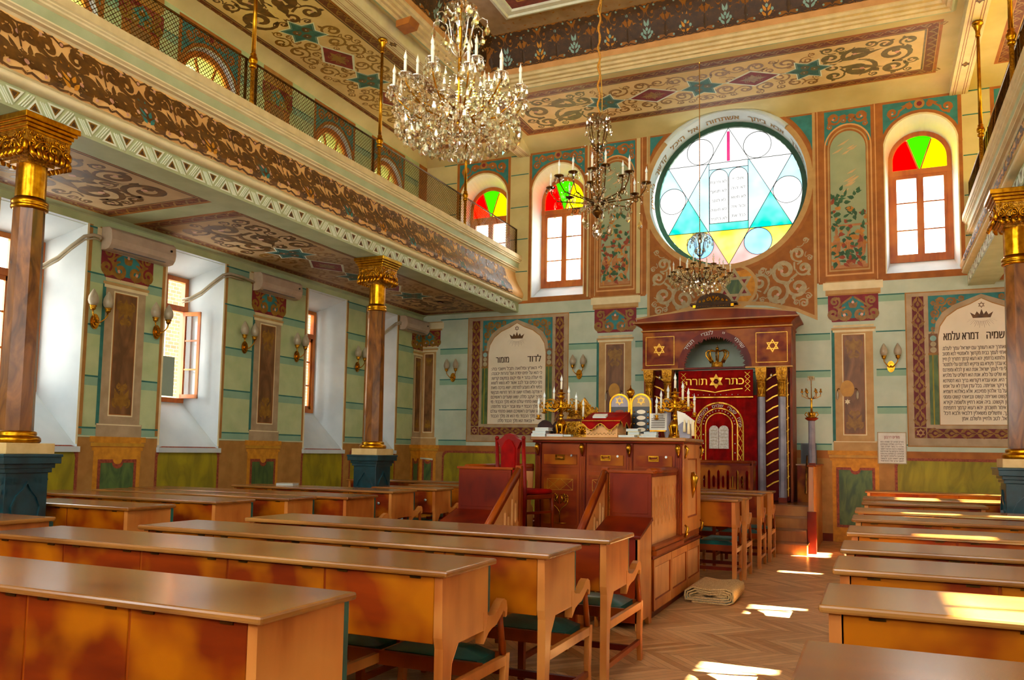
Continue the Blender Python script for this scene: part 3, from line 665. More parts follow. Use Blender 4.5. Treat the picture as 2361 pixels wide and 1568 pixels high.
# verse on the inner face of the rosette opening
def FV(th, v, d):
    q = (.34 - v) / .38; r = 1.5 - .04 * q - .008 - d; return (RCX + .01 * q + r * cos(th), WY + .34 - v, RCZ - .04 * q + r * sin(th))
for s, a in (('ואני ברב', 8), ('חסדך', 28), ('אבא', 50), ('ביתך', 67), ('אשתחוה', 93), ('אל', 116), ('היכל', 131), ('קדשך', 152), ('ביראתך', 178)):
    b = radians(a); text(mb, s, lambda u, v, d: FV(b - u / 1.48, v, d), 0, 'scroll_gold', 0, .09, .185, thick=.05, width=None)
wall_ark = mb.build('wall_back', org=(0, WY, 0), kind='structure')
# white hood ring of the rosette where it cuts the cove
mb = MB(); NR = 40
ring = [(RCX + r * cos(radians(42 + 96 * i / NR)), RCZ + r * sin(radians(42 + 96 * i / NR)), y) for i in range(NR + 1) for r, y in ((1.5, WY), (1.49, WY - .05), (1.53, WY - .09), (1.58, WY - .05), (1.6, WY))]
mb.add([(x, y, z) for x, z, y in ring], [(i * 5 + j, (i + 1) * 5 + j, (i + 1) * 5 + j + 1, i * 5 + j + 1) for i in range(NR) for j in range(4)], 'white_reveal', True)
mb.build('trim_1', kind='structure')
# ---- windows of the ark wall
def ring_wood(mb, fn, lo, li, d0, d1, m):
    mb.face([lo, li], fn, m, d1); mb.face([lo, li], fn, m, d0); loft(mb, lo, lo, fn, d0, d1, m); loft(mb, li, li, fn, d0, d1, m)
def arch_window(k, fn, c, h, z0, zs, D, fan=('glass_red', 'glass_green', 'glass_lemon'), rows=3, lower='window_glass'):
    root = snode('window_%d' % k, fn(c, z0, D))
    def B(mb, n, parent=None, **kw): return mb.build(n, parent or root, org=WL[root.name], **kw)
    mb = MB(); lo, li = arch(c, h, z0, zs), arch(c, h - .085, z0 + .085, zs); ring_wood(mb, fn, lo, li, D - .04, D + .04, 'wood_window')
    zt = zs - .22
    def bx(a, b, z_0, z_1, d0, d1, m='wood_window'):
        P = fn(a, z_0, d0); Q = fn(b, z_1, d1); mb.box(min(P[0], Q[0]), max(P[0], Q[0]), min(P[1], Q[1]), max(P[1], Q[1]), min(P[2], Q[2]), max(P[2], Q[2]), m)
    bx(c - h, c + h, zt - .05, zt + .05, D - .05, D + .05)
    bx(c - .035, c + .035, z0 + .05, zt - .04, D - .045, D + .045)
    for a in (70, 110):                                   # fan muntins
        a = radians(a if a < 90 else a); r = (zs + h - zt)
        p, q = (c, zt), (c + .42 * (h - .05) * (1 if a < pi / 2 else -1), zs + (h - .09) * .86)
        L, Rr = ribbon([p, q], .028); o = len(mb.v)
        mb.extr([L[0], Rr[0], Rr[1], L[1]], fn, D - .02, D + .02, 'wood_window')
    B(mb, 'frame')
    li2 = arch(c, h - .08, zt, zs, n=24); arcp = [(c + h - .08, zt)] + li2[2:] + [(c - h + .08, zt)]
    xs = .42 * (h - .05)
    dense = []
    for p, q in zip(arcp, arcp[1:]): dense += [(p[0] + (q[0] - p[0]) * k / 12, p[1] + (q[1] - p[1]) * k / 12) for k in range(12)]
    dense.append(arcp[-1])
    ac = math.degrees(atan2((h - .09) * .86 + zs - zt, xs))
    def fanpiece(x0, x1, m, nm):
        ang = lambda q: math.degrees(atan2(q[1] - zt, q[0] - c)); pts = [(c, zt)] + [p for p in dense if x0 - .01 <= ang(p) <= x1 + .01]
        mm = MB(); mm.face([pts], fn, m, D); o = B(mm, nm); o['label'] = nm.replace('_', ' ') + ' of the fanlight'
    fanpiece(180 - ac, 180, fan[0], 'fan_pane'); fanpiece(ac, 180 - ac, fan[1], 'fan_pane'); fanpiece(0, ac, fan[2], 'fan_pane')
    for s in (-1, 1):
        mb = MB(); a, b = sorted((c + s * .002, c + s * (h - .085))); zb, ze = z0 + .085, zt - .05
        bx(a, a + .055, zb, ze, D - .03, D + .03); bx(b - .055, b, zb, ze, D - .03, D + .03); bx(a + .055, b - .055, zb, zb + .06, D - .028, D + .028); bx(a + .055, b - .055, ze - .06, ze, D - .028, D + .028)
        for i in range(1, rows): z = zb + (ze - zb) * i / rows; bx(a + .055, b - .055, z - .012, z + .012, D - .015, D + .015)
        sh = B(mb, 'sash')
        mm = MB(); quad(mm, fn, D, lower, a, b, zb, ze); mm.build('pane', sh, org=WL[sh.name])
    return root
wn = 0
for c, h in bw: wn += 1; arch_window(wn, FB, c, h - .06, 4.98, 6.84, -.42)
# ---- rosette window
cx0, cz0, Rg, DY = .06, 6.56, 1.37, WY + .38
FG = lambda u, v, d: (u, DY - d, v)
root = snode('window_5', (cx0, DY, cz0 - Rg))
mb = MB(); ring_wood(mb, FG, circ(cx0, cz0, 1.5, 64), circ(cx0, cz0, Rg, 64), -.04, .03, 'dark_green_paint'); mb.build('frame', root, org=WL[root.name])
H = [(cx0 + Rg * cos(radians(90 + 60 * i)), cz0 + Rg * sin(radians(90 + 60 * i))) for i in range(6)]
I6 = [(cx0 + Rg / sqrt(3) * cos(radians(60 * i)), cz0 + Rg / sqrt(3) * sin(radians(60 * i))) for i in range(6)]
mb = MB(); DG = -.002
inner = [(cx0 + Rg / sqrt(3) * cos(radians(60 * i)), cz0 + Rg / sqrt(3) * sin(radians(60 * i))) for i in range(6)]
RX, RB, RT = .375, cz0 - .69, cz0 + .56
for s in (-1, 1): mb.face([[(cx0 + s * RX, RB), (cx0 + s * Rg / sqrt(3) * .5, RB), (cx0 + s * Rg / sqrt(3), cz0), (cx0 + s * Rg / sqrt(3) * .5, cz0 + Rg / 2), (cx0 + s * RX, cz0 + Rg / 2)]], FG, 'glass_sky', DG)
mb.face([rect(cx0 - RX, cx0 + RX, RT, cz0 + Rg / 2)], FG, 'glass_white', DG)
tm = {0: ('glass_white', 'glass_white'), 1: ('glass_white',) * 2, 2: ('glass_aqua',) * 2, 3: ('glass_yellow',) * 2, 4: ('glass_aqua',) * 2, 5: ('glass_white',) * 2}
for i in range(6):                                        # star points: I6 at 60i, points at 90+60i
    mb.face([[I6[(i + 1) % 6], H[i], I6[(i + 2) % 6]]], FG, tm[i][0], DG)
seg = ['glass_white', 'glass_white', 'glass_white', 'glass_yellow', 'glass_pink', 'glass_yellow']
cc = ['glass_white', 'glass_white', 'glass_white', 'glass_white', 'glass_blue', 'glass_blue']
for i in range(6):                                        # outer segments (centred on 60i) with their roundels
    a0 = radians(60 * i - 30); ctr = radians(60 * i); rc = (cx0 + 1.1 * cos(ctr), cz0 + 1.1 * sin(ctr))
    out = [(cx0 + Rg * cos(a0 + radians(60) * k / 10), cz0 + Rg * sin(a0 + radians(60) * k / 10)) for k in range(11)]
    kk = circ(rc[0], rc[1], .262, 28)
    up = [p for p in out[5:]]; dn = out[:6]
    colr = {0: ('glass_white', 'glass_sky'), 1: ('glass_white', 'glass_white'), 2: ('glass_white', 'glass_white'), 3: ('glass_sky', 'glass_white'), 4: ('glass_yellow', 'glass_pink'), 5: ('glass_pink', 'glass_yellow')}[i]
    v = I6[i]; kd = [p for p in kk]
    # split each segment along the radius through its roundel
    rin = (cx0 + (1.1 - .262) * cos(ctr), cz0 + (1.1 - .262) * sin(ctr))
    for side, m in ((0, colr[0]), (1, colr[1])):
        arc = out[:6] if side == 0 else out[5:]
        s = -1 if side == 0 else 1
        edge = [(rc[0] + .262 * cos(ctr + s * pi * k / 12), rc[1] + .262 * sin(ctr + s * pi * k / 12)) for k in range(13)]
        poly = (arc + edge + [v]) if side == 0 else (arc[::-1] + edge + [v])
        mb.face([poly], FG, m, DG)
    mb.face([kk], FG, cc[i], DG)
mb.face([rect(cx0 - .03, cx0 + .03, cz0 + .70, cz0 + 1.3)], FG, 'glass_rose', DG + .004)
mb.face([rect(cx0 - RX, cx0 + RX, RB, cz0 - .53)], FG, 'glass_aqua', DG)
tA = [arch(cx0 + s * .1875, .1875, cz0 - .53, cz0 + .36) for s in (-1, 1)]
for q in tA: mb.face([q], FG, 'glass_white', DG)
mb.face([[(cx0 - RX, RT), (cx0 - RX, cz0 + .36)] + tA[0][2:][::-1][1:] + tA[1][2:][::-1][1:] + [(cx0 + RX, RT)]], FG, 'glass_sky', DG)
gl = mb.build('stained_glass', root, org=WL[root.name])
mb = MB()
def came(p, w=.014): mb.tube([FG(u, v, .002) for u, v in p], w / 2, 'lead', n=4)
for t in ((0, 2, 4), (1, 3, 5)):
    for a, b in ((0, 1), (1, 2), (2, 0)): came([H[t[a]], H[t[b]]])
for i in range(6): mb.tube([FG(u, v, .002) for u, v in circ(cx0 + 1.1 * cos(radians(60 * i)), cz0 + 1.1 * sin(radians(60 * i)), .262, 28)], .007, 'lead', n=4, closed=True)
for s in (-1, 1): came(arch(cx0 + s * .187, .18, cz0 - .53, cz0 + .37)[1:] + [(cx0 + s * .187 - .18, cz0 - .53)])
came([(cx0 - .375, cz0 - .69), (cx0 - .375, cz0 + .69)]); came([(cx0 + .375, cz0 - .69), (cx0 + .375, cz0 + .69)]); came([(cx0 - .375, cz0 + .56), (cx0 + .375, cz0 + .56)]); came([(cx0 - .375, cz0 - .53), (cx0 + .375, cz0 - .53)])
mb.build('lead_came', root, org=WL[root.name])
mb = MB()
for k, s in enumerate(('אנכי יי', 'לא יהיה', 'לא תשא', 'זכור את', 'כבד את')): text(mb, s, FG, .012, 'lead', cx0 + .19, cz0 + .30 - k * .185, .085, thick=.01)
for k, s in enumerate(('לא תרצח', 'לא תנאף', 'לא תגנב', 'לא תענה', 'לא תחמד')): text(mb, s, FG, .012, 'lead', cx0 - .19, cz0 + .27 - k * .185, .085, thick=.01)
mb.build('glass_lettering', root, org=WL[root.name])
wn = 5
# ---- side walls
LW = [(3.25, 4.4), (5.9, 7.09), (8.33, 9.49), (11.47, 12.65), (13.33, 14.45)]
UW = [3.82, 6.48, 8.97, 12.09, 13.92]
def side_wall(name, fn, sgn):
    mb = MB(); lows = [rect(a, b, 1.46, 4.32) for a, b in LW]; ups = [arch(c, .56, 4.9, 6.94) for c in UW]
    mb.face([rect(-1.5, WY, 0, 8.3)] + lows + ups, fn, 'mint', 0)
    for (a, b), lp in zip(LW, lows):
        loft(mb, lp, rect(a + .17, b - .17, 2.15, 4.08), fn, 0, -.6, 'white_reveal')
        for u in (a - .05, b): quad(mb, fn, .003, 'brown_soft', u, u + .05, 1.62, 4.32)
        for u in (a, b - .03): quad(mb, fn, .004, 'pale_cream', u, u + .0301, 1.5, 4.32)
        P = fn(a - .01, 1.40, .05); Q = fn(b + .01, 1.47, -.05)
        mb.box(min(P[0], Q[0]), max(P[0], Q[0]), P[1], Q[1], P[2], Q[2], 'white_reveal')
    for c, lp in zip(UW, ups):
        loft(mb, lp, arch(c, .49, 5.0, 6.86), fn, 0, -.42, 'white_reveal'); spandrel_paint(mb, fn, c - .63, c + .63, 6.94, 7.8, .57, int(c * 7))
        quad(mb, fn, .002, 'cream_wall', c - .63, c + .63, 4.5, 4.6)
    gaps = [(a, b, 0, 9) for a, b in LW]
    pils = [(4.85, 5.48), (7.38, 8.01), (10.17, 10.8)]
    skip = [(a, b, 0, 5) for a, b in LW] + [(a, b, 0, 5) for a, b in pils] + [(c - .63, c + .63, 4.5, 9) for c in UW] + [(a, b, 4.5, 9) for a, b in pils] + [(15.13, 15.5, 0, 9)]
    quad(mb, fn, .0008, 'brown_soft', -1.5, WY, 0, 1.46)
    sg = [(-1.5, LW[0][0])] + [(LW[i][1], LW[i + 1][0]) for i in range(4)] + [(LW[4][1], WY)]
    for a, b in sg: quad(mb, fn, .0009, 'brown_soft', a, b, 1.4, 1.6); quad(mb, fn, .003, 'pale_cream', a, b, 1.597, 1.607)
    courses(mb, fn, 2, WY, (1.72, 2.38, 3.04, 3.71, 5.3, 6.0, 6.7, 7.41), skip); courses(mb, fn, 2, WY, (4.30,), skip)
    for a, b in pils:
        pilaster_paint(mb, fn, a, b, m='tan_grey', zt=3.62, cz=(3.68, 4.12)); wain_pil(mb, fn, a - .05, b + .05)
        quad(mb, fn, .004, 'brown_band', a, b, 4.6, 7.82); quad(mb, fn, .006, 'brown_soft', a - .05, b + .05, 7.6, 7.82); quad(mb, fn, .007, 'gold_line', a - .02, b + .02, 7.58, 7.6); quad(mb, fn, .006, 'brown_marble', a + .15, b - .15, 5.5, 7.2)
        capital_paint(mb, fn, a - .06, b + .06, 7.22, 7.56)
    pilaster_paint(mb, fn, 15.13, 15.5, m='tan_grey', zt=3.62, cz=(3.68, 4.12), corner=1); wain_pil(mb, fn, 15.1, 15.5); quad(mb, fn, .004, 'brown_band', 15.15, 15.5, 4.6, 7.83)
    for a, b in LW: wain_panel(mb, fn, a + .02, b - .02)
    wain_panel(mb, fn, 12.9, 13.1); quad(mb, fn, .003, 'wood_dark', -1.5, WY, 0, .14)
    w = mb.build(name, org=(sgn * WX, 7, 0), kind='structure')
    global wn
    for i, (a, b) in enumerate(LW):
        wn += 1; D = -.62; A, B_, Z0, Z1 = a + .17, b - .17, 2.15, 4.08
        root = snode('window_%d' % wn, fn((a + b) / 2, Z0, D)); og = WL[root.name]
        mb = MB()
        def bx(u0, u1, z0, z1, d0, d1, m='wood_window', mb=None):
            P = fn(u0, z0, d0); Q = fn(u1, z1, d1); mb.box(min(P[0], Q[0]), max(P[0], Q[0]), P[1], Q[1], P[2], Q[2], m)
        ring_wood(mb, fn, rect(A, B_, Z0, Z1), rect(A + .07, B_ - .07, Z0 + .07, Z1 - .07), D - .04, D + .04, 'wood_window')
        bx(A, B_, 3.55, 3.64, D - .045, D + .045, mb=mb); bx((A + B_) / 2 - .02, (A + B_) / 2 + .02, 3.6, Z1, D - .03, D + .03, mb=mb); mb.build('frame', root, org=og)
        mm = MB(); quad(mm, fn, D, 'window_glass', A + .07, B_ - .07, 3.62, Z1 - .05); mm.build('pane', root, org=og)
        for s in (0, 1):
            m2 = MB(); w_ = (B_ - A - .14) / 2; z0, z1 = Z0 + .07, 3.55
            opened = (sgn < 0 and i == 2 and s == 1)
            if opened: g = lambda u, v, d: (fn(B_ - .07, v, D)[0] - sgn * (w_ - u) * sin(1.9) - sgn * d * .3, B_ - .07 - (w_ - u) * cos(1.9) * -1 * -1, v)
            if opened:
                hx, hy = fn(B_ - .07, 0, D + .03)[:2]; dx, dy = sin(radians(66)), cos(radians(66))   # swung in past square towards the ark
                g = lambda u, v, d: (hx + dx * u - dy * d, hy + dy * u * .35 + d * dx, v)
            else: g = lambda u, v, d, s=s: fn(A + .07 + s * w_ + u, v, D + d)
            def gb(u0, u1, v0, v1, d0, d1):
                m2.extr(rect(u0, u1, v0, v1), g, d0, d1, 'wood_window')
            gb(0, .05, z0, z1, -.02, .02); gb(w_ - .05, w_, z0, z1, -.02, .02); gb(0, w_, z0, z0 + .06, -.02, .02); gb(0, w_, z1 - .06, z1, -.02, .02)
            for q in (1, 2): z = z0 + (z1 - z0) * q / 3; gb(0, w_, z - .012, z + .012, -.012, .012)
            sh = m2.build('sash', root, org=og); m3 = MB(); m3.face([rect(.03, w_ - .03, z0 + .03, z1 - .03)], g, 'window_glass', 0); m3.build('pane', sh, org=og)
    for c in UW: wn += 1; arch_window(wn, fn, c, .54, 4.93, 6.92, -.10, fan=('glass_straw', 'glass_straw', 'glass_straw'), lower='glass_straw')
side_wall('wall_left', FL, -1); side_wall('wall_right', FR, 1)
# unseen wall behind the camera, windows added and sized to set the front light
mb = MB(); FX = lambda u, v, d: (u, -1.5 + d, v); hs = [rect(c - .8, c + .8, 2.4, 4.1) for c in (-4.5, -1.5, 1.5, 4.5)] + [rect(c - .9, c + .9, 5.0, 7.6) for c in (-4.5, -1.5, 1.5, 4.5)]
mb.face([rect(-WX, WX, 0, 8.3)] + hs, FX, 'cream_wall', 0)
for h in hs: loft(mb, h, h, FX, 0, -.5, 'white_reveal')
mb.build('wall_front', kind='structure')
# ================================================================ ceilings
def painted_panel(mb, fn, L, Wd, ground='panel_ground', seed=3, dark='scroll_bronze'):
    """fn(u, v, d): u along the length, v across, both from the middle"""
    a, b = L / 2, Wd / 2
    quad(mb, fn, .002, 'brown_band', -a, a, -b, b); quad(mb, fn, .003, 'border_brown', -a + .045, a - .045, -b + .045, b - .045)
    for i in range(int(L / .22)):                          # fret of small red scrolls in the border
        u = -a + .1 + i * .22
        for s in (-1, 1):
            mb.strip(*ribbon([(u, s * (b - .1)), (u + .05, s * (b - .06)), (u + .1, s * (b - .13)), (u + .15, s * (b - .17)), (u + .2, s * (b - .1))], .028), fn, .0045, 'scroll_gold')
            mb.face([leafp(u + .1, s * (b - .12), .6 * s, .1, .04)], fn, 'scroll_gold', .0045)
    for i in range(int((Wd - .3) / .2)):
        v = -b + .18 + i * .2
        for s in (-1, 1): mb.strip(*ribbon([(s * (a - .1), v), (s * (a - .06), v + .05), (s * (a - .13), v + .1), (s * (a - .17), v + .14), (s * (a - .1), v + .18)], .028), fn, .0045, 'scroll_gold')
    frame(mb, fn, .0055, 'gold_line', -a + .045, a - .045, -b + .045, b - .045, .01); frame(mb, fn, .0055, 'tan', -a + .2, a - .2, -b + .2, b - .2, .012)
    frame(mb, fn, .004, 'scroll_bronze', -a + .212, a - .212, -b + .212, b - .212, .03)
    quad(mb, fn, .006, ground, -a + .24, a - .24, -b + .24, b - .24)
    A, B = a - .27, b - .27; st = [(0, .33), (-1.78, .33), (1.78, .33)]; dm = [(-.88, .3), (.88, .3)]
    far = lambda x, y: all((x - c) ** 2 + (y * 1.2) ** 2 > (r * .8) ** 2 for c, r in st + dm)
    fill_scroll(mb, fn, .0075, dark, lambda x, y: -A < x < -1.95 and abs(y) < B and far(x, y), (-A, -B, -1.9, B), .07, .30, .27, seed, sym=0, bead='bead', tries=1400)
    fill_scroll(mb, fn, .0075, 'scroll_gold', lambda x, y: abs(x) < 2.0 and abs(y) < B and far(x, y), (-2, -B, 0, B), .06, .2, .2, seed + 1, sym=0, bead=None, tries=1200)
    for c, r in dm:
        q = [(c - .42, 0), (c, -.27), (c + .42, 0), (c, .27)]; mb.face([[(c + (x - c) * 1.14, y * 1.18) for x, y in q]], fn, 'relief_white', .009); mb.face([q], fn, 'crimson', .0105)
        for k in range(4): mb.face([leafp(c, 0, k * pi / 2, .24 if k % 2 == 0 else .17, .1)], fn, 'scroll_gold', .012)
        for k in range(4): curl(mb, fn, .012, 'scroll_gold', c + .13 * cos(pi / 4 + k * pi / 2), .1 * sin(pi / 4 + k * pi / 2), .06, k * pi / 2, 1, .016, leaf=False)
    for c, r in st:
        mb.face([star6(c, 0, r * 1.22, a0=0)], fn, 'relief_white', .0095); mb.face([star6(c, 0, r * 1.1, a0=0)], fn, 'star_teal', .011); mb.face([star6(c, 0, r * 1.02, a0=0), star6(c, 0, r * .97, a0=0)], fn, 'teal_pale', .0125)
        for k in range(3): curl(mb, fn, .0125, dark, c + .11 * cos(k * 2.1), .11 * sin(k * 2.1), .075, k, 1 if k % 2 else -1, .03, bead='bead')
    for x in (-1.33, 1.33, -.45, .45): mb.strip([(x - .06, -.012), (x + .06, -.012)], [(x - .06, .012), (x + .06, .012)], fn, .009, 'relief_white')
    for s in (-1, 1):                                      # lily at both ends
        for q in (-1, 1): mb.face([leafp(s * 2.25, q * .08, (0 if s > 0 else pi) + q * s * .35, .75, .16)], fn, dark, .0085)
        mb.face([leafp(s * 2.2, 0, 0 if s > 0 else pi, .5, .2)], fn, ground, .009)
XL, XR = -4.15, 4.03
mb = MB()
for s, e in ((-1, XL), (1, XR)):
    x0, x1 = sorted((s * WX, e)); quad(mb, lambda u, v, d: (u, v, ZG - d), 0, 'cream_wall', x0, x1, -1.5, WY - .5)
    xc = (s * 6.47 + (e + s * .35)) / 2; wd = 1.97; pxc = s * 5.49
    for yc, sd in ((11.59, 31), (4.5, 35)): painted_panel(mb, lambda u, v, d, s=s, yc=yc: (pxc + v, yc + u, ZG - d), 6.76, wd, seed=sd)
    P = [(0, 7.83), (.03, 7.87), (.08, 7.93), (.14, 7.975), (.2, 8.0)]        # cove along the side wall
    mb.add([(s * (WX - a), y, z) for y in (-1.5, WY) for a, z in P], [(i, i + 1, 6 + i, 5 + i) for i in range(4)], 'cream_wall', True)
    bx0, bx1 = e - .14, e + .14                             # beam over the gallery edge
    mb.box(bx0, bx1, -1.5, WY, 7.78, 8.02, 'pale_cream')
    fn = lambda u, v, d, e=e: (e + v, u, 7.78 - d)
    for q in (-.09, .09, -.055, .055): quad(mb, fn, .002, 'red_border', -1.5, WY, q - .004, q + .004)
    for y in range(0, 16, 2): mb.face([star6(y + .3, 0, .07, a0=0), star6(y + .3, 0, .045, a0=0)], fn, 'scroll_brown', .003); mb.face([[(y + .2, 0), (y + .3, .05), (y + .4, 0), (y + .3, -.05)]], fn, 'scroll_gold', .002)
# end cove that rises around the rosette
def cz(x): d = x - RCX; return max(7.83, RCZ + sqrt(max(0, 1.56 ** 2 - d * d)) if abs(d) < 1.56 else 0)
NX = 131; xs = [-WX + 2 * WX * i / (NX - 1) for i in range(NX)]; vs = []
for x in xs:
    z = cz(x)
    for t in (0, .25, .5, .75, 1): vs.append((x, WY - .5 * (1 - t) if t < 1 else WY, ZG + (z - ZG) * (t ** 1.8)))
mb.add(vs, [(i * 5 + j, i * 5 + j + 1, (i + 1) * 5 + j + 1, (i + 1) * 5 + j) for i in range(NX - 1) for j in range(4)], 'cream_wall', True)
CX0, CX1, CY0, CY1 = -3.86, 3.74, .5, 12.74
mb.face([rect(XL + .14, XR - .14, -1.5, WY - .5), rect(CX0, CX1, CY0, CY1)], lambda u, v, d: (u, v, ZG - d), 'cream_wall', 0)
painted_panel(mb, lambda u, v, d: (-.1 + u, 14.02 + v, ZG - d), 7.5, 1.84, seed=41, dark='scroll_olive')
mb.build('ceiling', org=(0, 7, ZG), kind='structure')
# central coffer
def rect_sweep(mb, prof, m, smooth=False):                 # prof: (inset, z)
    vs = []
    for a, z in prof:
        vs += [(CX0 + a, CY0 + a, z), (CX1 - a, CY0 + a, z), (CX1 - a, CY1 - a, z), (CX0 + a, CY1 - a, z)]
    mb.add(vs, [(i * 4 + j, i * 4 + (j + 1) % 4, (i + 1) * 4 + (j + 1) % 4, (i + 1) * 4 + j) for i in range(len(prof) - 1) for j in range(4)], m, smooth)
mb = MB()
rect_sweep(mb, [(-.04, 8.0), (-.04, 7.94), (0, 7.90), (.03, 7.90)], 'fascia_green'); rect_sweep(mb, [(.03, 7.90), (.05, 7.94), (.09, 7.945), (.10, 7.98), (.15, 7.99), (.16, 8.03), (.21, 8.04), (.22, 8.08), (.24, 8.09)], 'cream')
rect_sweep(mb, [(.24, 8.09), (.24, 8.19)], 'peach'); 
cv = [(.24, 8.19), (.25, 8.3), (.28, 8.42), (.33, 8.54), (.4, 8.65), (.48, 8.73)]
rect_sweep(mb, cv, 'coffer_ground', True); rect_sweep(mb, [(.48, 8.73), (.95, 8.75)], 'tan_grey')
rect_sweep(mb, [(.95, 8.75), (.95, 8.68), (1.0, 8.67), (1.02, 8.70), (1.12, 8.70), (1.14, 8.73)], 'relief_white')
mb.face([rect(CX0 + 1.14, CX1 - 1.14, CY0 + 1.14, CY1 - 1.14)], lambda u, v, d: (u, v, 8.73 - d), 'border_red', 0)
frame(mb, lambda u, v, d: (u, v, 8.73 - d), .004, 'gold_line', CX0 + 1.3, CX1 - 1.3, CY0 + 1.3, CY1 - 1.3, .03)
def prof_map(prof):
    Ls = [0]
    for i in range(1, len(prof)): Ls.append(Ls[-1] + math.hypot(prof[i][0] - prof[i - 1][0], prof[i][1] - prof[i - 1][1]))
    def g(t, d):
        t = max(0, min(Ls[-1] - 1e-6, t)); i = max(k for k in range(len(Ls) - 1) if Ls[k] <= t); f = (t - Ls[i]) / (Ls[i + 1] - Ls[i])
        (a0, z0), (a1, z1) = prof[i], prof[i + 1]; dx, dz = a1 - a0, z1 - z0; q = math.hypot(dx, dz)
        return a0 + dx * f + dz / q * d, z0 + dz * f - dx / q * d
    return g, Ls[-1]
def frieze_cell(mb, fn, d, c, P, H, m, hue, m2='bead'):
    """one repeat of the great scroll frieze: jewelled lozenge, palmette and tendrils; t = 0 at the foot"""
    q = [(c, .0), (c + .1 * P, .16 * H), (c + .15 * P, .36 * H), (c + .09 * P, .6 * H), (c, .8 * H), (c - .09 * P, .6 * H), (c - .15 * P, .36 * H), (c - .1 * P, .16 * H)]
    mb.face([q], fn, m, d)
    for s in (-1, 1):
        f = lambda u, v, dd, s=s: fn(c + s * (u - c), v, dd)
        for t, aa in ((.22, 1.1), (.42, 1.35), (.1, .9)): mb.face([leafp(c + .02 * P, t * H, aa, .2 * H, .07 * H)], f, hue, d + .0015)
        mb.face([circ(c + .13 * P, .26 * H, .035 * H, 10, .045 * H)], f, m2, d + .003)
        for x, y, r, a0, dr in ((.17, .74, .2, 3.4, 1), (.29, .40, .2, .6, -1), (.37, .78, .17, 5.4, 1), (.17, .2, .14, 2, 1), (.41, .3, .15, 1, -1)):
            curl(mb, f, d, m, c + x * P, y * H, r * H, a0, dr, .085 * H)
        mb.strip(*ribbon([(c + .03 * P, .04 * H), (c + .12 * P, .015 * H), (c + .22 * P, .05 * H), (c + .33 * P, .02 * H), (c + .45 * P, .07 * H), (c + .5 * P, .03 * H)], .035 * H), f, d, m)
        mb.strip(*ribbon([(c + .06 * P, .66 * H), (c + .16 * P, .55 * H), (c + .24 * P, .68 * H), (c + .33 * P, .75 * H), (c + .44 * P, .7 * H)], .05 * H), f, d, m)
        mb.strip(*ribbon([(c + .0 * P, .9 * H), (c + .1 * P, .98 * H), (c + .24 * P, .93 * H), (c + .34 * P, .97 * H), (c + .5 * P, .93 * H)], .035 * H), f, d, m)
        for x, y, aa in ((.12, .45, .4), (.26, .3, 1.3), (.33, .66, 1.0), (.42, .4, 1.8), (.1, .85, .8)): mb.face([leafp(c + x * P, y * H, aa, .24 * H, .085 * H)], f, m, d)
        for x, y in ((.24, .93), (.3, .1)): mb.face([circ(c + x * P, y * H, .028 * H, 8)], f, m2, d + .003)
        mb.face([[(c + .5 * P, .06 * H), (c + .44 * P, .16 * H), (c + .45 * P, .3 * H), (c + .5 * P, .5 * H)]], f, m, d)
    mb.face([circ(c, .92 * H, .045 * H, 10)], fn, m, d + .001); mb.face([circ(c, .92 * H, .03 * H, 8)], fn, m2, d + .003); mb.face([circ(c, .36 * H, .035 * H, 10, .05 * H)], fn, m2, d + .003)
    mb.face([circ(c + .5 * P, .22 * H, .04 * H, 10, .05 * H)], fn, m2, d + .003); mb.face([circ(c + .5 * P, .78 * H, .035 * H, 10, .045 * H)], fn, m2, d + .003)
    mb.face([[(c + .49 * P, .5 * H), (c + .51 * P, .5 * H), (c + .51 * P, .95 * H), (c + .49 * P, .95 * H)]], fn, m, d)
g, Hc = prof_map(cv)
for k in range(11):
    P = (CX1 - CX0 - .7) / 11; c = CX0 + .35 + (k + .5) * P
    frieze_cell(mb, lambda u, v, d: (u, CY1 - g(v, 0)[0] - d, g(v, 0)[1] - d * .5), .004, c, P, Hc, 'scroll_brown', 'orange_base' if k % 2 else 'teal_pale', 'teal_pale')
for k in range(14):
    P = .69; c = CY1 - .35 - (k + .5) * P
    for s in (-1, 1): frieze_cell(mb, lambda u, v, d, s=s: ((CX0 + g(v, 0)[0] + d) if s < 0 else (CX1 - g(v, 0)[0] - d), u, g(v, 0)[1] - d * .5), .004, c, P, Hc, 'scroll_brown', 'orange_base' if k % 2 else 'teal_pale', 'teal_pale')
for k in range(34):
    x = CX0 + .8 + k * .18
    for y in (CY1 - .6, CY1 - .8): mb.face([leafp(x, y + .04 * (k % 2), .6 + k, .08, .03)], lambda u, v, d: (u, v, 8.74 - d), 'brown_soft', .006)
mb.build('trim_2', org=(0, 7, 8.2), kind='structure')
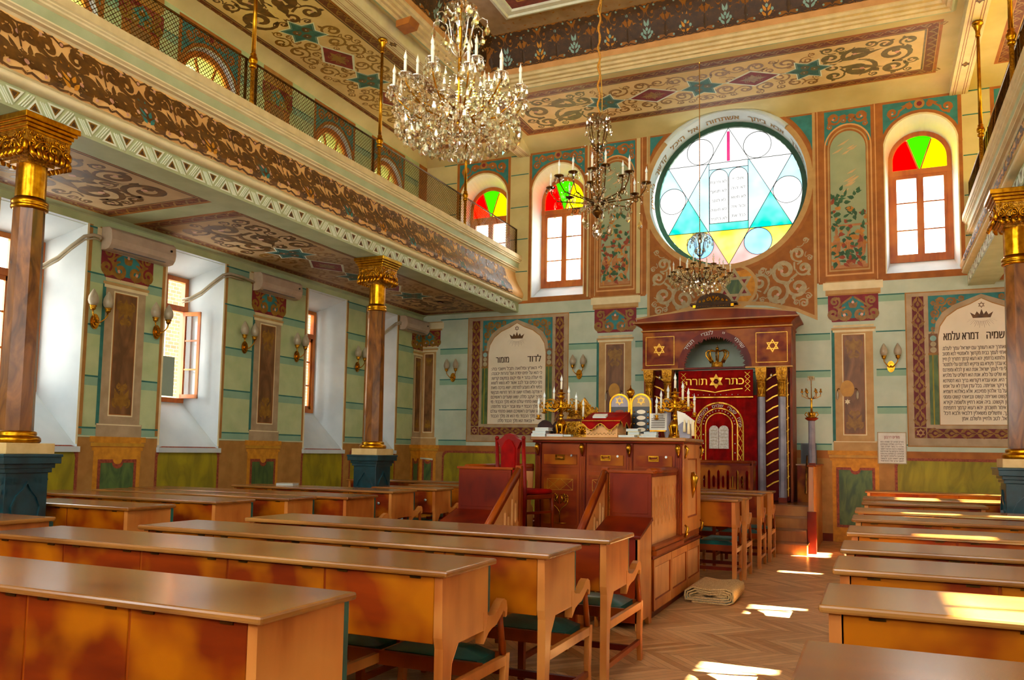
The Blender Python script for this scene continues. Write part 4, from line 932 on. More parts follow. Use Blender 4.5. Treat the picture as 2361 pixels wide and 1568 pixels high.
# ================================================================ galleries
FP = [(-.15, 5.28), (-.14, 5.2), (-.11, 5.1), (-.06, 5.0), (0, 4.9), (.04, 4.82), (.05, 4.77), (.03, 4.71)]
gf, Hf = prof_map(FP[::-1])
def gallery(idx, X, s):                                    # s = +1 when the open side faces +x
    def run(mb, prof, m, smooth=False, y0=-1.5, y1=WY): mb.add([(X + s * a, y, z) for y in (y0, y1) for a, z in prof], [(i, i + 1, len(prof) + i + 1, len(prof) + i) for i in range(len(prof) - 1)], m, smooth)
    root = snode('trim_%d' % idx, (X, 7, 4.42)); og = WL[root.name]
    mb = MB(); run(mb, [(-2.4, 5.4), (-.2, 5.4)], 'brown_soft'); mb.build('gallery_floor', root, org=og)
    mb = MB()
    run(mb, [(-.2, 5.4), (-.2, 5.62), (.0, 5.62), (.0, 5.53)], 'cream'); run(mb, [(.0, 5.53), (-.02, 5.52), (-.02, 5.505), (-.04, 5.495), (-.04, 5.475), (-.07, 5.46)], 'pale_cream')
    run(mb, [(-.07, 5.46), (-.08, 5.36)], 'fascia_green'); run(mb, [(-.08, 5.36), (-.06, 5.355), (-.06, 5.34), (-.09, 5.325), (-.09, 5.31), (-.13, 5.30), (-.15, 5.28)], 'pale_cream')
    mb.build('cornice', root, org=og)
    mb = MB(); run(mb, FP, 'frieze_ground', True)
    ff = lambda u, v, d: (X + s * (gf(v, 0)[0] + abs(d)), u, gf(v, 0)[1] - d * .3)
    for k in range(15):
        c = 4.97 + (k - 1) * .8689 - .02
        if c + .43 < WY: frieze_cell(mb, ff, .005, c, .8689, Hf, 'scroll_bronze', 'orange_base' if k % 2 else 'teal')
    mb.build('painted_frieze', root, org=og)
    mb = MB(); run(mb, [(.03, 4.71), (-.02, 4.705), (.0, 4.70), (.02, 4.685), (.028, 4.665), (.02, 4.645), (0, 4.63), (-.03, 4.625), (-.06, 4.62)], 'pale_cream', True); mb.build('roll_moulding', root, org=og)
    mb = MB(); run(mb, [(-.06, 4.62), (-.06, 4.42), (-.45, 4.42), (-.45, 4.46)], 'fascia_green')
    fa = lambda u, v, d: (X + s * (-.06 + d), u, v)
    for k in range(30):                                    # relief band of facing triangles and diagonal fillets
        for h in (0, 1):
            c = 3.9 + k * .389 + h * .1945
            if c > WY - .15: continue
            zb, zt = (4.445, 4.575) if h == 0 else (4.595, 4.465)
            tri = [(c - .085, zb), (c + .085, zb), (c, zt)]; e = .016 if h == 0 else -.016
            t2 = [(c - .055, zb + e), (c + .055, zb + e), (c, zt - e * 1.8)]
            mb.face([tri, t2], fa, 'relief_white', .010); mb.face([t2], fa, 'scroll_gold', .003)
            for a in (0, 2.1, 4.2): mb.face([leafp(c, (zb * 2 + zt) / 3, a + (pi / 2 if h == 0 else -pi / 2), .03, .026)], fa, 'scroll_brown', .006)
            sl = .085 / .13 * (1 if h == 0 else 1)
            for o in (.035, .06, .085):
                p = [(c + o + .01, zt), (c + o + .1, zb)]
                if h == 1: p = [(c + o + .01, zt), (c + o + .1, zb)]
                mb.extr([ribbon(p, .009)[0][0], ribbon(p, .009)[1][0], ribbon(p, .009)[1][1], ribbon(p, .009)[0][1]], fa, .0, .008, 'relief_white')
    mb.build('relief_band', root, org=og)
    mb = MB(); run(mb, [(-.45, 4.46), (-2.28, 4.46), (-2.36, 4.43), (-2.4, 4.36), (-2.41, 4.30)], 'fascia_green')
    pc = (X - s * .42 - s * 2.33) / 1; xm = s * -5.51
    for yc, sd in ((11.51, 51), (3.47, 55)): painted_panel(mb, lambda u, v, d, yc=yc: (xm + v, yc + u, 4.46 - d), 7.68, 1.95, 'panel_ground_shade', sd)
    mb.build('soffit', root, org=og)
    mb = MB(); pts = [(-.2, 5.4), (-.2, 5.62), (0, 5.62), (0, 5.53), (-.07, 5.46), (-.08, 5.36), (-.06, 5.34), (-.15, 5.28)] + FP[1:] + [(-.06, 4.62), (-.06, 4.42), (-.45, 4.42)]
    # steel mesh parapet
    rail = thing('gallery_railing', ('fine diamond mesh railing along the %s gallery, posts and thin brown top rail' % ('left' if s > 0 else 'right')), 'railing', (X - s * .12, 9, 5.62)); ro = WL[rail.name]
    xr = X - s * .12; ys = [1.79, 4.57, 7.35, 10.1, 12.93, WY - .02]
    mb = MB(); mb.tube([(xr, ys[0], 6.2), (xr, ys[-1], 6.2)], .014, 'dark_brass', n=6); mb.build('top_rail', rail, org=ro)
    for y0, y1 in zip(ys, ys[1:]):
        mb = MB(); st = .052; n = int((y1 - y0 + .58) / st)
        for dr in (1, -1):
            for i in range(n):
                a = y0 - .58 + i * st; b = a + .58; z0, z1 = 5.62, 6.2
                if a < y0: z0 += (y0 - a); a = y0
                if b > y1: z1 -= (b - y1); b = y1
                if z1 - z0 < .02: continue
                if dr < 0: a, b = y0 + y1 - a, y0 + y1 - b
                mb.tube([(xr, a, z0), (xr, b, z1)], .0042, 'dark_brass', n=3, caps=False)
        mb.build('mesh_panel', rail, org=ro)
        for yy in (y0 + .16, y1 - .02):
            mb = MB(); mb.box(xr - .012, xr + .012, yy - .012, yy + .012, 5.62, 6.2, 'dark_brass'); mb.build('post', rail, org=ro)
    return root
gallery(3, XL - .03, 1); gallery(4, XR, -1)
# brass poles from the parapet to the ceiling beam
def pole(label):
    t = thing('brass_pole', label, 'pole', (0, 0, 0), 'brass poles on the gallery edge')
    mb = MB(); mb.lathe([(.03, 0), (.034, .02), (.026, .04), (.026, .44)], (0, 0, 0), 'gilt', 10); mb.build('lower_shaft', t)
    mb = MB(); mb.lathe([(.026, .44), (.045, .46), (.045, .49), (.03, .5), (.05, .52), (.055, .55), (.05, .58), (.032, .6), (.04, .62), (.028, .64)], (0, 0, 0), 'gold', 12); mb.build('knot', t)
    mb = MB(); mb.lathe([(.027, .64), (.022, 1.93)], (0, 0, 0), 'brass', 10); mb.build('shaft', t)
    mb = MB(); mb.lathe([(.022, 1.93), (.034, 1.94), (.034, 1.96), (.03, 1.97), (.034, 2.03), (.055, 2.08), (.06, 2.11), (.075, 2.115), (.075, 2.15), (.06, 2.159)], (0, 0, 0), 'brass', 12); mb.build('bell_cap', t)
    return t
lab = {4.57: 'above the nearest left column', 7.35: 'first from the left of the three seen whole', 10.1: 'behind the largest chandelier, left of it', 12.93: 'below the largest chandelier, nearest the windows'}
p0 = None
for y in (4.57, 7.35, 10.1, 12.93):
    for X in (XL - .06, XR + .03):
        lb = 'brass pole on left gallery edge, ' + lab[y] if X < 0 else 'brass pole on right gallery edge, ' + {12.93: 'nearest the ark wall', 10.1: 'cut by the right edge of the picture', 7.35: 'over the right rows, third from the ark wall', 4.57: 'over the right rows, farthest from the ark wall'}[y]
        if X > 0 and y < 10: continue
        if p0 is None: p0 = pole(lb); p0.location = (X, y, 5.62)
        else: copy_tree(p0, (X, y, 5.62), lb)
# ================================================================ columns
def column(label):
    t = thing('column', label, 'column', (0, 0, 0)); 
    mb = MB()                                              # dark teal iron pedestal with pointed panels
    for z0, z1, h in ((0, .12, .29), (.12, .16, .27), (.16, 1.24, .235), (1.24, 1.28, .26), (1.28, 1.32, .28), (1.32, 1.38, .32), (1.38, 1.405, .33)): mb.box(-h, h, -h, h, z0, z1, 'teal_iron')
    for k in range(4):
        R = Matrix.Rotation(k * pi / 2, 3, 'Z'); fn = lambda u, v, d: tuple(R @ Vector((u, -.235 - d, v)))
        for zc in (.72, .2):
            if zc < .5: continue
            A = [(-.15, .3), (.15, .3), (.15, .86), (.17, .95), (.12, 1.04), (.05, 1.1), (0, 1.17), (-.05, 1.1), (-.12, 1.04), (-.17, .95), (-.15, .86)]
            B = [(x * .86, .33 + (z - .3) * .94) for x, z in A]
            mb.face([A, B], fn, 'teal_iron', .022); loft(mb, A, A, fn, 0, .022, 'teal_iron'); loft(mb, B, B, fn, 0, .022, 'teal_iron')
        for s in (-1, 1):
            for q, (x, z, r) in enumerate(((.185, 1.17, .035), (.12, 1.18, .022), (.19, 1.08, .022))): curl(mb, lambda u, v, d, s=s: fn(s * u, v, d), .012, 'teal_iron', x, z, r, q, 1, .014)
    mb.build('pedestal', t, bevel=.004)
    mb = MB(); mb.box(-.27, .27, -.27, .27, 1.405, 1.50, 'column_cream'); mb.build('plinth', t, bevel=.006)
    mb = MB(); mb.lathe([(.23, 1.5), (.245, 1.515), (.245, 1.54), (.225, 1.56), (.2, 1.565), (.205, 1.58), (.2, 1.6), (.17, 1.61)], (0, 0, 0), 'gold', 32); mb.build('base_ring', t)
    mb = MB(); mb.lathe([(.175, 1.61), (.155, 3.62)], (0, 0, 0), 'column_marble', 8, smooth=False, rot=pi / 8); mb.build('shaft', t)
    mb = MB(); mb.lathe([(.16, 3.61), (.18, 3.62), (.18, 3.645), (.168, 3.65), (.18, 3.66), (.18, 3.69), (.16, 3.7), (.145, 3.72)], (0, 0, 0), 'gold', 32)
    N = 48; pr = []
    for z, in ((3.72,), (4.02,)):
        pr.append([((.142 + .008 * abs(cos(8 * a))) * cos(a), (.142 + .008 * abs(cos(8 * a))) * sin(a), z) for a in [2 * pi * i / N for i in range(N)]])
    mb.add(pr[0] + pr[1], [(i, (i + 1) % N, N + (i + 1) % N, N + i) for i in range(N)], 'gold', True); mb.build('fluted_neck', t)
    mb = MB()                                              # carved capital
    mb.box(-.25, .25, -.25, .25, 4.10, 4.27, 'gilt'); 
    for i in range(5): h = .15 + .1 * (i / 4) ** .6; mb.box(-h, h, -h, h, 4.02 + i * .02, 4.04 + i * .02, 'gilt')
    for k in range(4):
        R = Matrix.Rotation(k * pi / 2, 3, 'Z'); fn = lambda u, v, d: tuple(R @ Vector((u, -.252 - d, v)))
        for s in (-1, 1):
            for x, z, r, w in ((.052, 4.145, .05, .022), (.15, 4.22, .035, .018), (.2, 4.15, .045, .02), (.09, 4.235, .025, .014), (.21, 4.245, .022, .012)):
                p = spir(s * x, z, r, pi / 2, s, 1.6, 16); mb.tube([fn(a, b, .006 + .012 * i / 15) for i, (a, b) in enumerate(p)], [w * .5] * 15 + [w * .8], 'gold', n=5)
            mb.tube([fn(s * .02, 4.19, .01), fn(s * .07, 4.2, .015), fn(s * .12, 4.18, .02), fn(s * .17, 4.11, .015)], .01, 'gold', n=5)
        for i in range(7):                                 # hanging leaves along the lower edge
            x = -.21 + i * .07; mb.tube([fn(x, 4.12, .01), fn(x * .97, 4.07, .03 + .01 * (i % 2)), fn(x * .9, 4.045, .045), fn(x * .85, 4.03, .03)], [.018, .03, .026, .01], 'gold', n=6)
        mb.ball(fn(.235, 4.13, -.0), .035, 'gold', 8, 1.5)
        for i in range(9): mb.box(*sum([[min(a, b), max(a, b)] for a, b in zip(fn(-.09 + i * .022, 4.2, 0), fn(-.08 + i * .022, 4.225, .012))], []), 'gold')
    mb.build('capital', t)
    mb = MB(); mb.box(-.26, .26, -.26, .26, 4.27, 4.30, 'gold'); mb.box(-.275, .275, -.275, .275, 4.30, 4.335, 'gold'); mb.box(-.3, .3, -.3, .3, 4.335, 4.365, 'gold'); mb.box(-.32, .32, -.32, .32, 4.365, 4.419, 'gold'); mb.build('abacus', t, bevel=.008)
    return t
c0 = column('brown marble column with gilt capital at the left edge of the picture, the nearest one'); c0.location = (-4.41, 4.81, 0); c0.scale = (.84, .84, 1)
copy_tree(c0, (-4.41, 10.46, 0), 'slender brown marble column with gilt capital between the left windows, halfway to the ark')
copy_tree(c0, (4.06, 10.2, 0), 'brown marble column with gilt capital at the right edge of the picture')
# ================================================================ pews
def pew(name, label, group, x0, x1, y0, dep=.47, z=.955, zb=.62, seat=.42, hinges=True, arms=(1, 1), knob=None, cushion=True, simple=False):
    t = thing(name, label, 'pew', ((x0 + x1) / 2, y0 + dep / 2, 0), group); og = WL[t.name]; y1 = y0 + dep
    B = lambda mb, n, p=None, **k: mb.build(n, p or t, org=og if p is None else WL[p.name], **k)
    mb = MB(); mb.box(x0 - .035, x1 + .035, y0 - .03, y1 + .035, z - .03, z, 'wood_top'); B(mb, 'desk_top', bevel=.01)
    n = max(1, round((x1 - x0) / .62)); w = (x1 - x0 - .08) / n
    for i in range(n):
        a = x0 + .04 + i * w
        mb = MB(); mb.box(a + .006, a + w - .006, y0 + .002, y0 + .022, zb, z - .032, 'wood_panel'); fp = B(mb, 'front_panel', bevel=.004)
        if hinges:
            for q in (.17, .83): mb = MB(); mb.box(a + w * q - .028, a + w * q + .028, y0 - .003, y0 + .002, z - .045, z - .036, 'dark_brass'); B(mb, 'hinge', fp)
        if knob is not None and i in (knob if isinstance(knob, tuple) else (knob,)):
            mb = MB(); mb.lathe([(.012, 0), (.01, .012), (.02, .02), (.022, .03), (.012, .038)], (0, 0, 0), 'brass' if not simple else 'steel', 12)
            mb.v = [(a + w * .78 + x, y0 + .002 - zz, z - .16 + yy) for x, yy, zz in mb.v]; B(mb, 'knob', fp)
    mb = MB(); mb.box(x0 + .03, x1 - .03, y0 + .03, y1 - .015, zb + .005, zb + .022, 'wood_dark'); mb.box(x0 + .03, x1 - .03, y1 - .02, y1 - .005, zb, z - .032, 'wood_dark')
    for i in range(1, n): mb.box(x0 + .04 + i * w - .006, x0 + .04 + i * w + .006, y0 + .006, y1 - .02, zb, z - .031, 'wood_red')
    B(mb, 'box_shell')
    for s, x in ((-1, x0), (1, x1)):                       # end board that runs down into the back leg
        P = [(y0, z - .031), (y0, zb + .03), (y0 + .012, zb - .02), (y0 + .012, .0), (y0 + .075, 0), (y0 + .08, .3), (y0 + .1, zb - .1), (y0 + .16, zb - .02), (y1 - .02, zb - .015), (y1, zb + .05), (y1, z - .031)]
        mb = MB(); X0, X1 = (x, x + .04) if s < 0 else (x - .04, x)
        mb.extr(P, lambda u, v, d: (d, u, v), X0, X1, 'wood_end'); B(mb, 'end_board', bevel=.005)
    if cushion: mb = MB(); mb.box(x0 + .004, x1 - .004, y1 + .001, y1 + .045, zb + .06, z - .034, 'leather'); B(mb, 'back_cushion', bevel=.01)
    if seat > .1:
        ys = y1 + seat
        mb = MB(); mb.box(x0 + .03, x1 - .03, ys - .05, ys - .02, .37, .43, 'wood_red'); mb.box(x0 + .03, x1 - .03, y1 - .01, y1 + .02, .36, .43, 'wood_red'); mb.box(x0 + .03, x1 - .03, y1 + .1, y1 + .13, .12, .16, 'wood_dark'); B(mb, 'seat_frame')
        for i in range(n):
            a = x0 + .04 + i * w; mb = MB(); NXs, NYs = 6, 5; vs = []
            for j in range(NYs + 1):
                for k in range(NXs + 1):
                    u, v = k / NXs, j / NYs; e = min(1, 6 * min(u, 1 - u, v, 1 - v)) ** .5
                    vs.append((a + .03 + (w - .06) * u, y1 + .035 + (seat - .08) * v, .43 + .04 * e))
            mb.add(vs, [(j * 7 + k, j * 7 + k + 1, (j + 1) * 7 + k + 1, (j + 1) * 7 + k) for j in range(NYs) for k in range(NXs)], 'leather', True)
            mb.box(a + .03, a + w - .03, y1 + .036, ys - .046, .4, .431, 'leather'); B(mb, 'seat_cushion')
        for i in range(n + 1):                             # front legs, arm posts and side rails
            x = x0 + .02 + (x1 - x0 - .04) * i / n; end = i in (0, n)
            mb = MB(); mb.bar((x, y1 + seat - .03, .0), (x, y1 + seat - .05, .2), .034, .045, 'wood_end'); mb.bar((x, y1 + seat - .05, .19), (x, y1 + seat - .03, .43), .036, .05, 'wood_end'); B(mb, 'front_leg', bevel=.004)
            if not end:
                mb = MB(); mb.box(x - .02, x + .02, y0 + .02, y0 + .06, 0, zb, 'wood_red'); B(mb, 'back_leg')
            mb = MB(); mb.box(x - .015, x + .015, y0 + .05, y1 + seat - .04, .37, .42, 'wood_end'); mb.box(x - .012, x + .012, y0 + .05, y1 + seat - .06, .12, .155, 'wood_red'); B(mb, 'side_rail')
            if (end and arms[0 if i == 0 else 1]):
                A = [(y1 - .04, zb + .075), (y1 + .03, zb + .045), (y1 + .1, zb + .038), (y1 + .17, zb + .058), (y1 + .23, zb + .092), (y1 + .28, zb + .105), (y1 + .32, zb + .09), (y1 + .335, zb + .05), (y1 + .325, zb + .01), (y1 + .31, zb + .005), (y1 + .3, zb + .035), (y1 + .27, zb + .045), (y1 + .22, zb + .02), (y1 + .15, zb - .012), (y1 + .08, zb - .02), (y1 + .02, zb - .035), (y1 - .04, zb - .08)]
                A = [(a, b) for a, b in A if True]
                k_ = seat / .42; A = [(y1 + (a - y1) * (k_ if a > y1 else 1), b) for a, b in A]
                mb = MB(); mb.extr(A, lambda u, v, d: (d, u, v), x - .022, x + .022, 'wood_end'); arm = B(mb, 'armrest', bevel=.008)
                mb = MB(); mb.tube([(x, y1 + seat - .1, zb + .02), (x, y1 + seat - .09, .55), (x, y1 + seat - .06, .43)], [.014, .019, .02], 'wood_red', 8); mb.build('arm_post', arm, org=WL[arm.name])
    return t
GL, GR, GB, GC = 'pews in the rows left of the aisle', 'pews in the rows right of the aisle', 'pews in the far left block', 'short pews beside the reading platform'
pew('pew', 'long wooden pew closest to the camera on the left, cut by the picture edge', GL, -1.5, .75, 2.13, zb=.5, arms=(1, 0))
pew('pew', 'long pew second from the camera left of the aisle, armrest below its end board', GL, -2.35, .80, 3.28, seat=.3)
pew('pew', 'long pew third from the camera left of the aisle, dark gap above its green seat', GL, -1.98, .97, 4.10, seat=.36)
pew('pew', 'long pew nearest the reading platform on the left, its end below the padlocked box', GL, -1.86, 1.03, 5.0, dep=.5, z=.95)
pew('pew', 'pew end just showing at the left picture edge, in front of the nearest column', GB, -5.6, -3.02, 3.72, dep=.44)
pew('pew', 'short dark red pew right of the nearest column pedestal', GB, -4.9, -3.36, 5.15)
pew('pew', 'long pew behind the short dark red one, starting beside the nearest pedestal', GB, -6.25, -3.38, 6.2, dep=.5, seat=.3)
pew('pew', 'pew third in depth beyond the nearest column, its left end under the window wall', GB, -6.1, -3.17, 7.03, dep=.42, seat=.12)
pew('pew', 'pew with pale shiny top, fourth in depth beyond the nearest column', GB, -6.15, -2.82, 7.6, dep=.55)
pew('pew', 'pew carrying a closed book, steel knob on its end compartment', GB, -5.75, -3.12, 9.0, dep=.55, seat=.3, knob=3, simple=True)
pew('pew', 'dark red fronted pew right of the middle column pedestal', GB, -4.04, -3.03, 9.98, dep=.45, knob=1, simple=True)
pew('pew', 'small pew left of the red leather board, second from the far wall', GB, -4.04, -2.86, 11.0, dep=.45)
pew('pew', 'farthest pew of the left block, seen behind the middle column pedestal', GB, -6.0, -2.95, 12.1, dep=.5)
rr = [(2.08, .42, 'closest to the camera, cut by the lower right corner', None), (3.17, .5, 'second from the camera, two dark handles under its top', None), (4.2, .5, 'third from the camera, brass knob on its front', 0), (5.12, .47, 'fourth from the camera', None), (6.25, .55, 'fifth from the camera, strongly lit by the sun', None),
      (7.6, .5, 'sixth from the camera', None), (8.75, .5, 'seventh from the camera, two sun patches on top', None), (10.3, .45, 'in line with the right column pedestal', None), (11.42, .6, 'last but one before the ark wall, with sun streaks', None), (13.83, .5, 'farthest, against the olive painted wall', None)]
for i, (y, d, s, kb) in enumerate(rr):
    x1 = 3.70 if i == 7 else (5.6 if i > 1 else 4.6)
    pew('pew', 'right row pew ' + s, GR, 2.44 + .04 * (i > 6), x1, y, dep=d, z=.97, seat=.42 if i != 3 else .38, knob=kb, hinges=i < 6)
for i, (y, d, x, s) in enumerate(((9.57, .3, 1.13, 'nearest the rolled rug'), (10.13, .3, 1.16, 'second from the rolled rug'), (11.2, .35, 1.2, 'third from the rolled rug'), (12.0, .35, 1.24, 'farthest, next to the ark steps'))):
    pew('pew', 'honey coloured pew end right of the reading platform, ' + s, GC, -1.2, x, y, dep=d, z=.985, zb=.67, seat=.3 if i != 0 else .24, hinges=False)
# ================================================================ reading platform
PX0, PX1, PY0, PY1, PZ = -1.22, .74, 7.28, 9.42, .60
plat = thing('reading_platform', 'raised panelled wooden reading platform in the middle of the hall, with slatted railings', 'platform', (-.24, 8.3, 0)); po = WL[plat.name]
def PB(mb, n, p=None, **k): p = p or plat; return mb.build(n, p, org=WL[p.name], **k)
mb = MB(); mb.box(PX0, PX1, PY0, PY1, .06, PZ - .01, 'wood_red'); mb.box(PX0 + .03, PX1 - .03, PY0 + .03, PY1 - .03, 0, .06, 'wood_dark'); PB(mb, 'base')
mb = MB(); mb.box(PX0, PX1, PY0, PY1, PZ - .012, PZ, 'wood_top'); PB(mb, 'floor_boards')
def panelled(n, fn, us, z0, z1, m='wood_light'):           # raised frame panels on a face
    for a, b in zip(us, us[1:]):
        mb = MB(); mb.face([rect(a + .004, b - .004, z0, z1), rect(a + .05, b - .05, z0 + .09, z1 - .07)], fn, 'wood_end', .016)
        loft(mb, rect(a + .05, b - .05, z0 + .09, z1 - .07), rect(a + .06, b - .06, z0 + .1, z1 - .08), fn, .016, .004, 'wood_red'); loft(mb, rect(a + .004, b - .004, z0, z1), rect(a + .004, b - .004, z0, z1), fn, 0, .016, 'wood_red')
        quad(mb, fn, .005, m, a + .06, b - .06, z0 + .1, z1 - .08); PB(mb, n)
FS = lambda u, v, d: (PX1 + d, u, v)
panelled('side_panel', FS, (7.3, 8.0, 8.73, 9.4), .08, .54)
panelled('side_panel', lambda u, v, d: (PX0 - d, u, v), (7.3, 8.0, 8.73, 9.4), .08, .54)
mb = MB(); 
for z0, z1, e in ((.545, .575, .02), (.575, .62, .045), (.62, .66, .03)): mb.box(PX0 - e, PX1 + e, PY0 - e, PY1 + e, z0, z1 - .001 * (z1 > .6), 'wood_dark') if z1 < .6 else [mb.box(a, b, c, d, z0, z1, 'wood_red') for a, b, c, d in ((PX1 - .04, PX1 + e, PY0, 8.44), (PX0 - e, PX0 + .04, PY0, PY1 + e))]
PB(mb, 'moulding', bevel=.006)
def slat_rail(name, p, q, zb, zt, side, first=1, m='wood_light'):
    """slatted board between two plan points, pierced by pointed slots, with a moulded hand rail"""
    (xa, ya, ba, ta), (xb, yb, bb, tb) = (*p, zb[0], zt[0]), (*q, zb[1], zt[1]); L = math.hypot(xb - xa, yb - ya); n = max(2, round(L / .078))
    fx = lambda t: (xa + (xb - xa) * t, ya + (yb - ya) * t); nx, ny = -(yb - ya) / L, (xb - xa) / L
    root = None
    mb = MB(); mb.tube([(xa, ya, ta + .0), (xb, yb, tb + .0)], .03, 'wood_red', 8); mb.bar((xa, ya, ta - .035), (xb, yb, tb - .035), .05, .03, 'wood_dark'); root = PB(mb, name)
    for i in range(n):
        t0, t1 = i / n, (i + 1) / n; w = t1 - t0; c0 = t0 + .0 * w
        za0 = ba + (bb - ba) * t0; za1 = ba + (bb - ba) * t1; zb0 = ta + (tb - ta) * t0 - .04; zb1 = ta + (tb - ta) * t1 - .04
        H = min(zb0 - za0, zb1 - za1); lo, hi = (.24, .86) if i % 2 else (.34, .7)
        if H < .12: lo, hi = .4, .6
        g = .28 * w                                          # half slot cut on the right edge, half on the left
        def pt(t, z): x, y = fx(t); return x, y, z
        zmid = lambda t, f: (ba + (bb - ba) * t) + f * ((ta + (tb - ta) * t - .04) - (ba + (bb - ba) * t))
        hi0, lo0 = ((.7, .34) if i % 2 else (.86, .24)); 
        P = [(t0, zmid(t0, 0)), (t1, zmid(t1, 0)), (t1, zmid(t1, lo)), (t1 - g, zmid(t1, lo + .05)), (t1 - g, zmid(t1, hi - .06)), (t1, zmid(t1, hi)), (t1, zmid(t1, 1)), (t0, zmid(t0, 1)), (t0, zmid(t0, hi0)), (t0 + g, zmid(t0, hi0 - .06)), (t0 + g, zmid(t0, lo0 + .05)), (t0, zmid(t0, lo0))]
        m2 = MB(); m2.extr(P, lambda u, v, d: (fx(u)[0] + nx * d, fx(u)[1] + ny * d, v), -.011, .011, m); PB(m2, 'slat', root)
    return root
slat_rail('railing', (.70, 7.33), (.70, 8.40), (.66, .66), (1.33, 1.33), 1); slat_rail('railing', (-1.18, 7.33), (-1.18, 8.40), (.66, .66), (1.33, 1.33), 1)
slat_rail('railing', (-1.18, 8.46), (-.92, 8.46), (.66, .66), (1.33, 1.33), 1)
slat_rail('stair_railing', (.31, 7.22), (.31, 6.42), (.66, .08), (1.32, .74), 1); slat_rail('stair_railing', (-.56, 7.22), (-.56, 6.42), (.66, .08), (1.32, .74), 1)
for x in (.31, -.56):
    mb = MB(); mb.box(x - .03, x + .03, 6.37, 6.43, 0, .8, 'wood_red'); PB(mb, 'newel_post', bevel=.005); mb = MB(); mb.box(x - .03, x + .03, 7.215, 7.275, 0, 1.36, 'wood_red'); PB(mb, 'newel_post', bevel=.005)
for i in range(3): mb = MB(); mb.box(-.52, .27, 7.27 - .27 * (3 - i), 7.27 - .27 * (2 - i), 0, .15 * (i + 1), 'wood_end'); mb.box(-.52, .27, 7.25 - .27 * (3 - i), 7.27 - .27 * (2 - i), .15 * (i + 1), .15 * (i + 1) + .02, 'wood_top'); PB(mb, 'stair')
# drawer cabinet on the platform
cab = thing('drawer_cabinet', 'tall reddish wooden cabinet with three drawers and inlaid doors on the reading platform', 'cabinet', (-.06, 8.9, PZ)); 
def CB(mb, n, p=None, **k): p = p or cab; return mb.build(n, p, org=WL[p.name], **k)
QX0, QX1, QY0, QY1 = -.90, .755, 8.47, 9.36
PZ += .003; mb = MB(); mb.box(QX0, QX1, QY0 + .02, QY1, PZ, 1.60, 'wood_red'); CB(mb, 'body')
mb = MB(); mb.box(QX0 - .05, QX1 + .05, QY0 - .05, QY1 + .04, 1.625, 1.665, 'wood_top'); mb.box(QX0 - .03, QX1 + .03, QY0 - .03, QY1 + .03, 1.6, 1.625, 'wood_dark'); CB(mb, 'top', bevel=.012)
FF = lambda u, v, d: (u, QY0 + .02 - d, v)
bw3 = (QX1 - QX0 - .28) / 3; cols = [QX0 + .07 + i * (bw3 + .07) - .035 for i in range(4)]
for i in range(4):
    x = QX0 + .035 + i * (bw3 + .07); mb = MB()
    mb.box(x - .035, x + .035, QY0 - .005, QY0 + .02, PZ, 1.6, 'wood_dark')
    for q in (-.018, 0, .018): mb.box(x + q - .006, x + q + .006, QY0 - .012, QY0 - .005, PZ + .05, 1.45, 'wood_red')
    pl = CB(mb, 'pilaster'); mb = MB()                      # gilt bracket
    mb.tube([(x, QY0 - .03, 1.585), (x, QY0 - .045, 1.55), (x, QY0 - .03, 1.5), (x, QY0 - .015, 1.46)], [.024, .03, .018, .008], 'brass', 8); CB(mb, 'bracket', pl)
